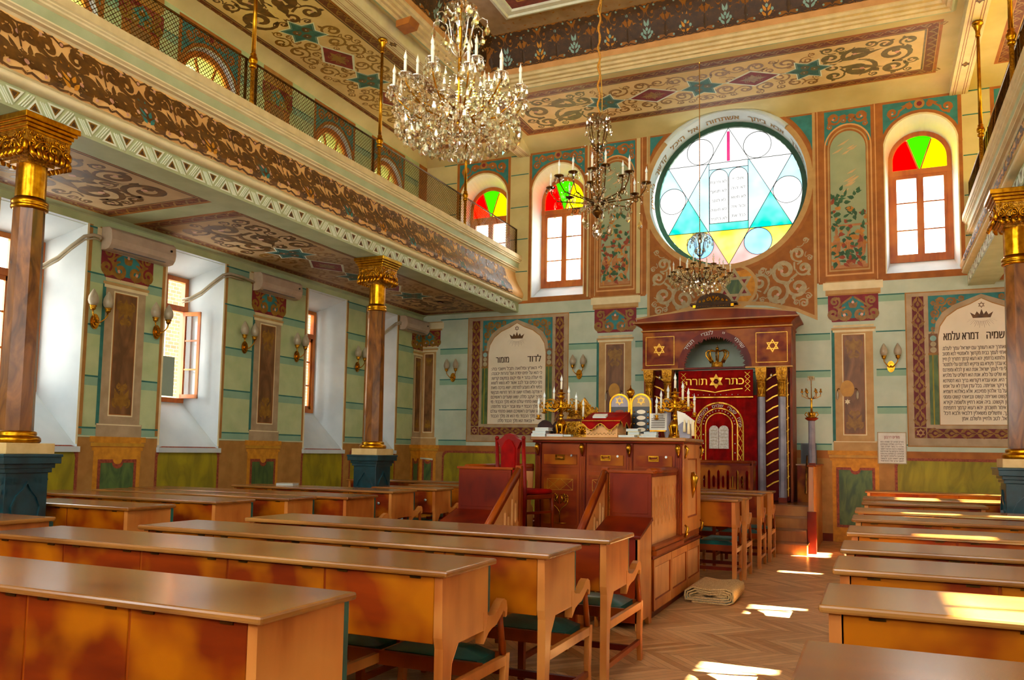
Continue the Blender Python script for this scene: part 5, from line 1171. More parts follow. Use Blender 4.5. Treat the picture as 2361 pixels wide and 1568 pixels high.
for i in range(3):
    a = QX0 + .075 + i * (bw3 + .07); b = a + bw3 - .01; c = (a + b) / 2
    mb = MB(); mb.face([rect(a, b, 1.33, 1.5), rect(a + .03, b - .03, 1.36, 1.47)], FF, 'wood_red', .012); loft(mb, rect(a, b, 1.33, 1.5), rect(a, b, 1.33, 1.5), FF, 0, .012, 'wood_red'); mb.box(a + .03, b - .03, QY0 - .004, QY0 + .02, 1.36, 1.47, 'wood_panel'); dr = CB(mb, 'drawer')
    mb = MB(); mb.face([rect(c - .055, c + .055, 1.41, 1.47), rect(c - .035, c + .035, 1.425, 1.455)], FF, 'brass', .032); loft(mb, rect(c - .055, c + .055, 1.41, 1.47), rect(c - .055, c + .055, 1.41, 1.47), FF, .02, .032, 'brass'); mb.tube([FF(c - .04, 1.46, .035), FF(c - .04, 1.43, .05), FF(c + .04, 1.43, .05), FF(c + .04, 1.46, .035)], .005, 'brass', 6); CB(mb, 'handle', dr)
    mb = MB(); mb.tube([FF(b - .09, 1.46, .02), FF(b - .09, 1.46, .034)], .013, 'steel', 12); lk = CB(mb, 'lock', dr)
    mb = MB(); mb.face([rect(a, b, PZ + .02, 1.29), rect(a + .035, b - .035, PZ + .1, 1.25)], FF, 'wood_red', .014); loft(mb, rect(a, b, PZ + .02, 1.29), rect(a, b, PZ + .02, 1.29), FF, 0, .014, 'wood_red'); mb.box(a + .03, b - .03, QY0 + .0, QY0 + .02, PZ + .1, 1.25, 'wood_panel'); dd = CB(mb, 'door')
    mb = MB(); fr = lambda p, q: mb.tube([FF(p[0], p[1], .022), FF(q[0], q[1], .022)], .0022, 'thread_gold', 4)
    l, r, bt, tp = c - .15, c + .15, 1.08, 1.2
    for p, q in (((l, bt), (r, bt)), ((l, tp), (r, tp)), ((l, bt), (l, tp)), ((r, bt), (r, tp)), ((l, tp), (c, bt)), ((l, bt), (c - .01, tp)), ((c, bt), (r, tp)), ((c + .01, tp), (r, bt))): fr(p, q)
    CB(mb, 'line_inlay', dd); mb = MB()                     # lyre shaped gilt tree
    for s in (-1, 1):
        for x, z, r in ((.075, 1.0, .03), (.045, 1.02, .02), (.06, .96, .02)): mb.tube([FF(c + u, v, .026) for u, v in spir(s * x, z, r, pi / 2, -s, 1.2, 12)], .006, 'brass', 5)
        mb.tube([FF(c + s * .1, .99, .025), FF(c + s * .09, .93, .025), FF(c + s * .03, .88, .025), FF(c, .84, .025), FF(c, .72, .025)], .006, 'brass', 6)
        mb.tube([FF(c + s * .015, 1.03, .027), FF(c + s * .035, .98, .03), FF(c + s * .012, .93, .027)], [.008, .014, .006], 'brass', 6)
    mb.tube([FF(c - .08, .715, .024), FF(c + .08, .715, .024)], .005, 'brass', 6); CB(mb, 'gilt_emblem', dd)
GS = lambda u, v, d: (QX1 + d, u, v)
mb = MB(); mb.face([rect(QY0 + .02, QY1, PZ + .07, 1.6), rect(QY0 + .2, QY1 - .2, .82, 1.45)], GS, 'wood_end', .018); loft(mb, rect(QY0 + .2, QY1 - .2, .82, 1.45), rect(QY0 + .22, QY1 - .22, .84, 1.43), GS, .018, .004, 'wood_red'); quad(mb, GS, .006, 'wood_light', QY0 + .2, QY1 - .2, .82, 1.45); loft(mb, rect(QY0 + .02, QY1, PZ + .07, 1.6), rect(QY0 + .02, QY1, PZ + .07, 1.6), GS, 0, .018, 'wood_end'); sp = CB(mb, 'side_panel')
mb = MB(); yc = (QY0 + QY1) / 2
mb.tube([GS(yc, 1.30, .02), GS(yc, 1.24, .035), GS(yc, 1.15, .03), GS(yc, 1.02, .02)], [.02, .05, .03, .004], 'brass', 8); CB(mb, 'gilt_emblem', sp)
for y in (QY0 + .05, QY1 - .04):
    for z, s in ((1.58, 1), (.76, -1)): mb = MB(); mb.tube([GS(y, z, .02), GS(y, z - .03, .05), GS(y, z - .08, .04), GS(y, z - .13, .02)][::s], [.015, .018, .014, .008], 'brass', 8); CB(mb, 'bracket', sp)
# sloping lidded boxes either side of the stairs
def lid_box(label, x0, x1, lock):
    t = thing('lidded_box', label, 'box', ((x0 + x1) / 2, 7.0, 0)); y0, y1 = 6.80, 7.20
    b = lambda mb, n, p=None, **k: mb.build(n, p or t, org=WL[(p or t).name], **k)
    mb = MB(); P = [(y0, .06), (y0, .77), (y1, .90), (y1, .06)]
    mb.extr(P, lambda u, v, d: (d, u, v), x0 + .015, x1 - .015, 'wood_dark'); b(mb, 'body')
    for x, X in ((x0, x0 + .03), (x1 - .03, x1)):
        mb = MB(); Q = [(y0 - .0, 0), (y0, .765), (y1 + .0, .895), (y1, 0), (y1 - .07, 0), (y1 - .1, .07), (y0 + .12, .07), (y0 + .07, 0)]
        mb.extr(Q, lambda u, v, d: (d, u, v), x, X, 'wood_end'); b(mb, 'side_board', bevel=.004)
    mb = MB(); A = [(y0 - .03, .772), (y0 - .03, .795), (y1, .925), (y1, .90)]; mb.extr(A, lambda u, v, d: (d, u, v), x0 - .015, x1 + .015, 'wood_dark'); b(mb, 'lid', bevel=.004)
    mb = MB(); mb.box(x0 - .0, x1, y1 + .005, y1 + .035, .62, 1.315, 'wood_dark'); mb.box(x0 + .03, x1 - .03, y1 + .0, y1 + .006, .95, 1.29, 'wood_dark'); bb = b(mb, 'back_board', bevel=.004)
    mb = MB(); mb.box(x0 - .02, x1 + .02, y1 - .005, y1 + .05, 1.315, 1.34, 'wood_red'); b(mb, 'cap_rail', bb, bevel=.005)
    if lock:
        c = (x0 + x1) / 2 + .0; mb = MB(); y0 -= .012; mb.box(c - .028, c + .028, y0 - .035, y0 - .015, .655, .71, 'steel'); mb.tube([(c - .018, y0 - .025, .71), (c - .018, y0 - .025, .735), (c - .01, y0 - .025, .75), (c + .01, y0 - .025, .75), (c + .018, y0 - .025, .735), (c + .018, y0 - .025, .71)], .005, 'steel', 6)
        mb.box(c - .012, c + .012, y0 - .03, y0 + .008, .735, .755, 'dark_brass'); tag(mb.build('padlock'), 'small steel padlock hanging on the front of the lidded box', 'padlock')
    return t
lid_box('lidded dark red box holding the padlock, right of the platform stairs', .365, .755, True)
lid_box('lidded dark red box left of the platform stairs, without padlock', -1.2, -.63, False)
# ================================================================ the ark and its steps
step = thing('ark_steps', 'honey wood staircase and dais in front of the ark', 'steps', (0, 14.2, 0)); AP = .70
def SB(mb, n, p=None, **k): p = p or step; return mb.build(n, p, org=WL[p.name], **k)
mb = MB(); mb.box(-1.9, 1.62, 13.95, WY - .012, 0, AP - .02, 'wood_end'); SB(mb, 'dais'); mb = MB(); mb.box(-1.92, 1.62, 13.93, WY - .012, AP - .02, AP, 'wood_top'); SB(mb, 'dais_boards')
for i in range(3):
    y = 13.05 + .3 * i; h = .175 * (i + 1); mb = MB(); mb.box(.85, 1.62 if i else 1.64, y, 13.945, h - .175, h - .02, 'wood_end'); mb.box(.85, 1.62 if i else 1.66, y - .02, 13.945, h - .02, h, 'wood_top'); SB(mb, 'step')
mb = MB(); mb.extr([(13.35, 0), (13.35, .62), (13.42, 1.33), (WY - .012, 1.33), (WY - .012, 0)], lambda u, v, d: (d, u, v), 1.65, 1.72, 'wood_end'); SB(mb, 'side_board', bevel=.006)
mb = MB(); mb.box(1.63, 1.76, 13.39, WY - .012, 1.33, 1.355, 'wood_red'); mb.box(1.628, 1.76, 13.33, 13.42, 0, .64, 'wood_dark'); SB(mb, 'newel', bevel=.006)
mb = MB(); mb.tube([(1.62, 13.2, .92), (1.62, 13.55, 1.42), (1.62, 13.6, 1.5)], .016, 'dark_brass', 8); SB(mb, 'hand_rail')
mb = MB(); mb.box(1.36, 1.645, 14.9, 14.94, AP, 1.33, 'wood_panel'); mb.box(1.34, 1.645, 14.88, 14.96, 1.33, 1.355, 'wood_top'); SB(mb, 'low_panel')
fen = thing('slatted_fence', 'low slatted wooden fence in front of the red ark curtain', 'fence', (-.1, 13.98, AP)); AP += .003; _pl, plat = plat, fen
slat_rail('rail', (-.92, 13.98), (.72, 13.98), (AP + .02, AP + .02), (1.37, 1.37), 1, m='wood_panel'); slat_rail('return_rail', (.72, 13.99), (.72, 14.4), (AP + .02, AP + .02), (1.37, 1.37), 1, m='wood_panel')
mb = MB(); mb.box(.695, .745, 13.955, 14.0, AP, 1.4, 'wood_red'); PB(mb, 'post'); mb = MB(); mb.box(-.945, -.895, 13.955, 14.0, AP, 1.4, 'wood_red'); PB(mb, 'post')
plat = _pl; AP -= .003
ark = thing('torah_ark', 'large wooden ark cabinet with pediment, columns and arched opening against the far wall', 'ark', (0, 15, AP)); AY = 14.6; AP += .003
def AB(mb, n, p=None, **k): p = p or ark; return mb.build(n, p, org=WL[p.name], **k)
FA = lambda u, v, d: (u, AY - d, v)
def archp(h, zs, top, n=20): return [(-h, 3.04), (h, 3.04)] + [(h * cos(pi * i / n), zs + (top - zs) * sin(pi * i / n)) for i in range(n + 1)]
mb = MB(); O = archp(.54, 3.06, 3.60); mb.face([rect(-1.31, 1.31, 3.04, 3.72), O], FA, 'wood_panel', 0); mb.face([rect(-1.31, 1.31, 3.04, 3.72), O], FA, 'wood_panel', -.06); loft(mb, O, O, FA, 0, -.06, 'wood_dark')
for s in (-1, 1):
    mb.box(*sorted((s * 1.31, s * 1.27)), AY, WY - .02, 3.04, 3.72, 'wood_panel'); 
    frame(mb, FA, .003, 'thread_gold', *sorted((s * .72, s * 1.25)), 3.11, 3.64, .008)
    mb.box(*sorted((s * 1.27, s * 1.31)), AY + .1, WY - .02, AP, 3.04, 'wood_red')
mb.box(-1.27, 1.27, AY + .06, WY - .02, 3.70, 3.74, 'wood_dark'); mb.box(-1.33, 1.33, AY - .02, AY + .1, 3.02, 3.045, 'gold_line'); mb.box(-.54, .54, AY - .025, AY + .105, 3.015, 3.05, 'wood_dark'); AB(mb, 'arched_front')
mb = MB(); mb.face([archp(.65, 3.06, 3.705), archp(.54, 3.06, 3.60)], FA, 'wood_dark', .012); ab = AB(mb, 'arch_band')
for s, a in (('שויתי', 42), ('יי', 74), ('לנגדי', 102), ('תמיד', 139)): mb = MB(); text(mb, s, FA, .016, 'thread_white', radians(a), 0, .105, arc=(0, 3.075, .565)); AB(mb, 'gilt_word', ab)
mb = MB(); R_ = random.Random(3)
for i in range(46):
    a = pi * i / 45; r0 = .545; L = R_.uniform(.03, .07); b = a + R_.uniform(-.06, .06)
    P = lambda r, t: (r * cos(t), 3.06 + r * sin(t)); mb.face([[P(r0, a - .03), P(r0, a + .03), P(r0 - L, b)]], FA, 'wood_dark', .008)
AB(mb, 'fringe', ab)
for s in (-1, 1):
    mb = MB(); star_band(mb, FA, .004, s * 1.0, 3.40, .12, 'thread_gold'); AB(mb, 'star_inlay')
mb = MB(); cp = [(0, 3.72), (.02, 3.74), (.02, 3.755), (.0, 3.765), (.01, 3.80), (.05, 3.84), (.10, 3.865), (.14, 3.875), (.14, 3.90), (.115, 3.905), (.115, 3.925)]
vs = []
for a, z in cp: vs += [(-1.31 - a, AY - a, z), (1.31 + a, AY - a, z), (1.31 + a, WY - .02, z), (-1.31 - a, WY - .02, z)]
N = len(cp); mb.add(vs, [(i * 4 + j, i * 4 + (j + 1) % 4, (i + 1) * 4 + (j + 1) % 4, (i + 1) * 4 + j) for i in range(N - 1) for j in (0, 1, 3)] + [((N - 1) * 4, (N - 1) * 4 + 1, (N - 1) * 4 + 2, (N - 1) * 4 + 3)], 'wood_red')
mb.box(-1.335, 1.335, AY - .026, AY, 3.735, 3.757, 'gold_line'); mb.box(-1.46, 1.46, AY - .15, AY - .13, 3.885, 3.90, 'tan'); AB(mb, 'cornice')
mb = MB(); mb.extr([(-1.40, 3.925), (1.40, 3.925), (1.40, 3.965), (.9, 4.03), (.4, 4.075), (0, 4.09), (-.4, 4.075), (-.9, 4.03), (-1.40, 3.965)], FA, .09, -.25, 'wood_red'); mb.strip([(1.42, 3.965), (.9, 4.03), (.4, 4.075), (0, 4.09), (-.4, 4.075), (-.9, 4.03), (-1.42, 3.965)], [(1.42, 3.99), (.9, 4.055), (.4, 4.1), (0, 4.115), (-.4, 4.1), (-.9, 4.055), (-1.42, 3.99)], FA, .095, 'tan'); AB(mb, 'pediment')
for x in (-1.16, -.82, .82, 1.16):                         # colonnettes
    y = AY - .08; mb = MB(); mb.box(x - .07, x + .07, y - .07, y + .07, AP, AP + .08, 'wood_dark'); mb.lathe([(.068, AP + .08), (.065, 2.5)], (x, y, 0), 'pewter', 8, False, rot=pi / 8); col = AB(mb, 'colonnette')
    mb = MB(); mb.lathe([(.07, 2.5), (.075, 2.52), (.07, 2.53), (.075, 2.75), (.085, 2.77)], (x, y, 0), 'gilt', 12); mb.lathe([(.08, 2.77), (.1, 2.80), (.115, 2.85), (.125, 2.92), (.13, 3.01)], (x, y, 0), 'gilt', 4, False, rot=pi / 4)
    for q in (-.04, 0, .04): mb.tube([(x + q, y - .075, 2.55), (x + q, y - .075, 2.74)], .008, 'gold', 6)
    for s in (-1, 1): mb.tube([(x + s * .03 + u, y - .1, 2.9 + v) for u, v in spir(0, 0, .03, pi / 2, s, 1.2, 10)], .006, 'gold', 5)
    AB(mb, 'capital', col)
crest = thing('carved_crest', 'dark arched wooden crest with gold leaf carving on top of the ark pediment', 'carving', (0, AY, 4.116))
def KB(mb, n, **k): return mb.build(n, crest, org=WL[crest.name], **k)
mb = MB(); FK = lambda u, v, d: (u, AY - .02 - d, v)
mb.box(-.33, .33, AY - .1, AY + .1, 4.117, 4.17, 'scroll_brown'); mb.box(-.41, .41, AY - .12, AY + .1, 4.17, 4.2, 'scroll_brown')
for i in range(13): mb.ball((-.27 + i * .045, AY - .105, 4.14), .008, 'gold', 6)
for s in (-1, 1): mb.box(*sorted((s * .31, s * .36)), AY - .11, AY - .05, 4.12, 4.168, 'gold')
KB(mb, 'plinth'); mb = MB(); mb.extr([(-.36, 4.2)] + [(-.30 * cos(pi * i / 14), 4.21 + .17 * sin(pi * i / 14)) for i in range(15)] + [(.36, 4.2)], FK, .07, -.05, 'scroll_brown'); KB(mb, 'arched_board')
mb = MB()
for s in (-1, 1):
    for x, z, r in ((.09, 4.27, .04), (.17, 4.24, .025), (.24, 4.23, .018)): mb.tube([FK(u, v, .078) for u, v in spir(s * x, z, r, pi / 2, s, 1.2, 10)], .009, 'gold', 5)
    mb.tube([FK(s * .02, 4.22, .075), FK(s * .05, 4.28, .08), FK(s * .03, 4.33, .075)], [.008, .014, .005], 'gold', 6)
mb.ball(FK(0, 4.3, .075), .02, 'gold', 8, 1.6); KB(mb, 'gilt_carving')
# curtain, valance
cur = thing('ark_curtain', 'deep red velvet ark curtain embroidered with gold arches and white tablets', 'curtain', (0, AY + .12, AP + .02)); YC = AY + .12
def UB(mb, n, p=None): p = p or cur; return mb.build(n, p, org=WL[p.name])
FC = lambda u, v, d: (u, YC - d - .012 * sin(u * 28), v)
def cloth(mb, x0, x1, z0, z1, m, n=44): mb.strip([(x0 + (x1 - x0) * i / n, z1) for i in range(n + 1)], [(x0 + (x1 - x0) * i / n, z0) for i in range(n + 1)], FC, 0, m); mb.strip([(x0 + (x1 - x0) * i / n, z1) for i in range(n + 1)], [(x0 + (x1 - x0) * i / n, z0) for i in range(n + 1)], FC, -.01, m)
mb = MB(); cloth(mb, -.72, .72, AP + .02, 2.55, 'velvet'); UB(mb, 'cloth')
cx = .06
for r, w in ((.42, .024), (.32, .02), (.235, .016)):
    mb = MB(); p = [(cx + r, AP + .05), (cx + r, 1.2), (cx + r, 2.0)] + [(cx + r * cos(pi * i / 18), 2.0 + r * sin(pi * i / 18)) for i in range(1, 18)] + [(cx - r, 2.0), (cx - r, 1.2), (cx - r, AP + .05)]
    L, Rr = ribbon(p, w); mb.strip(L, Rr, FC, .008, 'thread_gold'); UB(mb, 'gold_arch')
mb = MB()
for s, a in (('פתח', 12), ('שערי', 52), ('שמים', 94), ('לתפלתנו', 146)): text(mb, s, FC, .009, 'thread_white', radians(a), 0, .085, arc=(cx, 1.995, .345))
UB(mb, 'arch_lettering'); mb = MB()
for i in range(15): a = radians(8 + i * 11.7); mb.ball((cx + .278 * cos(a), YC - .012, 2.0 + .278 * sin(a)), .011, 'thread_white', 6)
for i in range(6):
    for s in (-1, 1): mb.ball((cx + s * .278, YC - .012, 1.05 + i * .16), .011, 'thread_white', 6)
UB(mb, 'beads')
for s in (-1, 1):
    mb = MB()
    for i in range(7):
        z = .85 + i * .17; a, b = cx + s * .325, cx + s * .415
        for p in ([(a, z), (b, z + .17)], [(b, z), (a, z + .17)]): L, Rr = ribbon(p, .008); mb.strip(L, Rr, FC, .01, 'thread_gold')
    UB(mb, 'lattice_strip')
mb = MB()
for s in (-1, 1): mb.extr([(cx + s * .004, 1.60), (cx + s * .17, 1.60), (cx + s * .17, 1.94), (cx + s * .15, 1.985), (cx + s * .11, 2.01), (cx + s * .06, 2.01), (cx + s * .02, 1.985), (cx + s * .004, 1.95)], FC, .012, .03, 'thread_white')
tb = UB(mb, 'white_tablets'); mb = MB()
for s in (-1, 1):
    for k in range(5): mb.bar((cx + s * .03, YC - .034, 1.68 + k * .06), (cx + s * .14, YC - .034, 1.68 + k * .06), .012, .008, 'scroll_tan')
UB(mb, 'raised_lines', tb)
val = thing('curtain_valance', 'red velvet valance with gold star and two gold words above the ark curtain', 'valance', (0, AY + .07, 2.5)); YV = AY + .07
FVv = lambda u, v, d: (u, YV - d - .006 * sin(u * 22), v)
def VB(mb, n, p=None): p = p or val; return mb.build(n, p, org=WL[p.name])
hem = [(x, 2.545 + .055 * (abs(sin((x + .66) * 4.76 * 1.0))) ** .8 * (1)) for x in [-.66 + 1.32 * i / 44 for i in range(45)]]
mb = MB(); top = [(x, 3.0) for x, _ in hem]; mb.strip(top, [(x, 2.50) for x, _ in hem], FVv, 0, 'velvet'); mb.strip(top, [(x, 2.50) for x, _ in hem], FVv, -.01, 'velvet'); VB(mb, 'cloth')
mb = MB(); L, Rr = ribbon([(x, 2.515 + .0 * z) for x, z in hem], .018); mb.strip(L, Rr, FVv, .006, 'thread_gold'); L, Rr = ribbon([(x, 2.60 + .07 * abs(cos(x * pi / .66 * .5 + pi / 2)) ** .8) for x, z in hem[6:-6]], .016); mb.strip(L, Rr, FVv, .006, 'thread_gold'); VB(mb, 'gold_hem')
mb = MB(); mb.face([star6(.02, 2.80, .135)], FVv, 'thread_gold', .008); mb.face([circ(.02, 2.80, .05, 6)], FVv, 'velvet_dark', .0095); st = VB(mb, 'gold_star'); mb = MB(); mb.ball(FVv(.02, 2.80, .012), .018, 'crimson', 8); VB(mb, 'red_stone', st)
mb = MB(); text(mb, 'כתר', FVv, .008, 'thread_gold', .34, 2.74, .19, thick=.02); text(mb, 'תורה', FVv, .008, 'thread_gold', -.33, 2.74, .19, thick=.02); VB(mb, 'gold_lettering')
for s in (-1, 1):
    mb = MB()
    for k in range(4):
        z = 2.62 + k * .085
        for p in ([(s * .52, z), (s * .61, z + .085)], [(s * .61, z), (s * .52, z + .085)]): L, Rr = ribbon(p, .008); mb.strip(L, Rr, FVv, .007, 'thread_gold')
    VB(mb, 'lattice_strip')
mb = MB()
for i in range(9): mb.ball(FVv(-.4 + i * .1, 2.56, .008), .008, 'thread_white', 6)
VB(mb, 'beads')
crn = thing('openwork_crown', 'openwork gilt crown standing in the arch above the red valance', 'crown', (.04, AY + .07, 3.05)); c3 = WL[crn.name]
mb = MB(); mb.lathe([(.10, 3.051), (.11, 3.06), (.1, 3.08), (.105, 3.13), (.115, 3.14)], (c3[0], c3[1], 0), 'gilt', 20); mb.build('band', crn, org=c3)
for k in range(8):
    a = k * pi / 4 + .2; mb = MB(); P = [(.11, 3.13), (.15, 3.2), (.195, 3.26), (.2, 3.32), (.16, 3.36), (.1, 3.35), (.04, 3.34), (.015, 3.37)]
    mb.tube([(c3[0] + r * cos(a), c3[1] + r * sin(a) * .6, z) for r, z in P], [.02, .016, .014, .014, .013, .012, .01, .01], 'brass', 6); mb.build('arch_rib', crn, org=c3)
mb = MB(); mb.ball((c3[0], c3[1], 3.39), .03, 'brass', 8); mb.tube([(c3[0], c3[1], 3.41), (c3[0], c3[1], 3.46)], [.012, .004], 'brass', 6); mb.build('finial', crn, org=c3)
for s in (-1, 1):                                          # side hangings with diagonal gold braid
    t = thing('side_hanging', 'dark red hanging with slanting gold braid between the %s pair of ark columns' % ('right' if s > 0 else 'left'), 'curtain', (s * .99, AY + .05, AP + .02)); og = WL[t.name]
    mb = MB(); F3 = lambda u, v, d: (u, AY + .05 - d, v); quad(mb, F3, 0, 'velvet_dark', *sorted((s * .72, s * 1.26)), AP + .02, 3.01); quad(mb, F3, -.01, 'velvet_dark', *sorted((s * .72, s * 1.26)), AP + .02, 3.01); mb.build('cloth', t, org=og); mb = MB()
    for i in range(11): z = .95 + i * .185; L, Rr = ribbon([(s * .88, z), (s * 1.0, z + .08), (s * 1.1, z + .12)][::1], .022); mb.strip(L, Rr, F3, .006, 'thread_gold')
    L, Rr = ribbon([(s * 1.235, .8), (s * 1.235, 2.9)], .016); mb.strip(L, Rr, F3, .006, 'thread_gold')
    for i in range(10): z = .9 + i * .2; L, Rr = ribbon([(s * 1.2, z), (s * 1.26, z + .05)], .016); mb.strip(L, Rr, F3, .0065, 'thread_gold')
    mb.build('gold_braid', t, org=og)
    mb = MB(); mb.tube([(s * .98, AY - .03, 3.0), (s * .98, AY - .03, 2.92)], .006, 'dark_brass', 6); mb.ball((s * .98, AY - .03, 2.88), .03, 'crystal', 8, 1.4); tag(mb.build('hanging_lamp'), 'tiny clear pendant lamp under the ark cornice between the %s columns' % ('right' if s > 0 else 'left'), 'lamp')
# slim pillar with candelabrum on the newel board
t = thing('pillar', 'slender grey pillar on the wooden side board right of the ark steps', 'pillar', (1.69, 13.65, 1.355)); og = WL[t.name]
mb = MB(); mb.box(1.64, 1.74, 13.6, 13.7, 1.356, 1.385, 'wood_dark'); mb.build('base', t, org=og); mb = MB(); mb.lathe([(.055, 1.385), (.05, 2.05)], (1.69, 13.65, 0), 'pewter', 8, False); mb.build('shaft', t, org=og)
mb = MB(); mb.lathe([(.05, 2.05), (.08, 2.07), (.1, 2.085), (.1, 2.1)], (1.69, 13.65, 0), 'wood_dark', 16); mb.build('cap', t, org=og)
mb = MB(); mb.box(1.40, 1.66, 15.2, 15.22, 1.356, 1.72, 'black'); fm = tag(mb.build('framed_panel'), 'small dark framed glass panel leaning behind the grey pillar', 'frame')
mb = MB(); mb.add([(1.42, 15.197, 1.37), (1.64, 15.197, 1.37), (1.64, 15.197, 1.70), (1.42, 15.197, 1.70)], [(0, 1, 2, 3)], 'cable_black'); mb.build('glass', fm, org=WL[fm.name])
# ================================================================ lights on the walls
def flame_bulb(mb, x, y, z, s=1, m='bulb'):
    mb.lathe([(.004 * s, 0), (.011 * s, .006 * s), (.0165 * s, .022 * s), (.015 * s, .038 * s), (.008 * s, .058 * s), (.003 * s, .075 * s), (.001, .09 * s)], (x, y, z), m, 8)
def sconce(label):
    t = thing('wall_sconce', label, 'wall lamp', (0, 0, 0), 'twin brass wall lamps')
    mb = MB(); N = 20                                      # oval back plate against y = 0, room towards -y
    for r, d0, d1 in ((1, 0, .012), (.82, .012, .03), (.5, .03, .045)):
        lp = [(.062 * r * cos(2 * pi * i / N), .1 * r * sin(2 * pi * i / N)) for i in range(N)]; mb.extr(lp, lambda u, v, d: (u, -d, v), d0, d1, 'brass')
    mb.ball((0, -.05, 0), .02, 'brass', 8); mb.build('back_plate', t, org=(0, 0, 0))
    for s in (-1, 1):
        mb = MB(); mb.tube([(0, -.04, -.01), (s * .03, -.07, -.01), (s * .07, -.09, .03), (s * .105, -.1, .08), (s * .11, -.1, .13)], [.012, .009, .008, .009, .01], 'brass', 8); mb.lathe([(.01, .12), (.03, .135), (.036, .15), (.03, .155), (.04, .17), (.045, .185)], (s * .11, -.1, 0), 'brass', 12); arm = mb.build('arm', t, org=(0, 0, 0))
        mb = MB(); K = 20; pr = [(.03, .18), (.055, .21), (.064, .25), (.058, .30), (.038, .345), (.018, .38), (.004, .4)]
        mb.lathe(pr, (s * .11, -.1, 0), 'shade_glass', K); mb.build('glass_shade', arm, org=(0, 0, 0))
    return t
s0 = sconce('twin brass wall lamp on the ark wall between the corner and the left psalm tablet'); s0.location = (-5.76, WY - .02, 3.07)
copy_tree(s0, (-2.86, WY - .02, 3.07), 'twin brass wall lamp on the ark wall just right of the left psalm tablet')
copy_tree(s0, (2.88, WY - .02, 3.07), 'twin brass wall lamp on the ark wall just left of the right psalm tablet')
for y, lb in ((7.22, 'left of the first painted pilaster'), (8.2, 'between the first pilaster and the open window'), (9.93, 'left of the second painted pilaster'), (11.2, 'right of the second painted pilaster'), (13.0, 'partly hidden behind the middle column')):
    copy_tree(s0, (-WX + .02, y, 3.07), 'twin brass lamp on the window wall, ' + lb, rz=pi / 2)
# ---- air conditioners with their conduits
def aircon(label, y0, y1, pts, lbc):
    t = thing('air_conditioner', label, 'air conditioner', (-WX, (y0 + y1) / 2, 4.02), 'air conditioners high on the window wall'); og = WL[t.name]
    P = [(.022, 4.02), (.02, 4.31), (.15, 4.31), (.2, 4.27), (.215, 4.15), (.2, 4.08), (.16, 4.03), (.1, 4.02)]
    mb = MB(); mb.extr(P, lambda u, v, d: (-WX + u, d, v), y0, y1, 'ac_white'); mb.build('casing', t, org=og, bevel=.01)
    mb = MB(); mb.box(-WX + .12, -WX + .2, y0 + .06, y1 - .16, 4.028, 4.034, 'pewter'); mb.build('louvre', t, org=og)
    mb = MB(); mb.tube([(-WX + .207, y1 - .08, 4.2), (-WX + .222, y1 - .08, 4.2)], .016, 'black', 10); mb.build('dial', t, org=og)
    mb = MB(); mb.tube(pts, .022, 'conduit', 8); mb.tube([(p[0], p[1], p[2] - .045) for p in pts[1:]], .012, 'conduit', 6); tag(mb.build('conduit'), lbc, 'pipe', 'wrapped pipes of the air conditioners')
C = lambda y0, yw: [(-WX + .06, y0 - .03, 4.14), (-WX + .06, (y0 + yw) / 2 + .03, 4.17), (-WX + .055, yw + .02, 4.17), (-WX + .02, yw - .08, 4.13), (-WX - .12, yw - .15, 4.0), (-WX - .28, yw - .2, 3.86), (-WX - .44, yw - .27, 3.76), (-WX - .53, yw - .34, 3.73)]
aircon('white air conditioner above the first painted pilaster, nearest the camera', 7.26, 8.3, C(7.25, 7.09), 'wrapped pipe crossing the window reveal behind the nearest column')
aircon('white air conditioner above the second painted pilaster, beyond the open window', 10.08, 11.06, C(10.07, 9.49), 'wrapped pipe running from the middle air conditioner to the open window')
aircon('small looking white air conditioner in the far corner over the last window edge', 14.5, 15.42, C(14.47, 14.43), 'short wrapped pipe below the farthest air conditioner')
# ---- outside the left windows
mb = MB(); mb.box(-9.2, -8.2, 9.9, 15, -.5, 6.5, 'brick'); mb.build('wall_outside', kind='structure')
mb = MB(); mb.box(-8.2, -7.95, 9.5, 9.88, 2.3, 2.95, 'black'); mb.box(-8.3, -7.9, 9.45, 9.9, 2.22, 2.3, 'ext_wall'); tag(mb.build('outdoor_unit'), 'dark box unit outside the open window, against the brick', 'unit')
for k in range(4):
    mb = MB(); mb.tube([(-7.62 - .03 * k, 9.28 + .02 * k, 3.72), (-7.66 - .05 * k, 9.22 - .03 * k, 3.2), (-7.72 - .06 * k, 9.12 - .05 * k, 2.7), (-7.8 - .04 * k, 9.2 + .03 * k, 2.4), (-7.90 - .01 * k, 9.34 + .01 * k, 2.31 + .02 * k), (-7.94 - .06 * k, 9.444, 2.26)], .011, 'cable_black', 6); tag(mb.build('cable'), 'black cable hanging outside the open window, one of a bundle', 'cable', 'cables outside the open window')
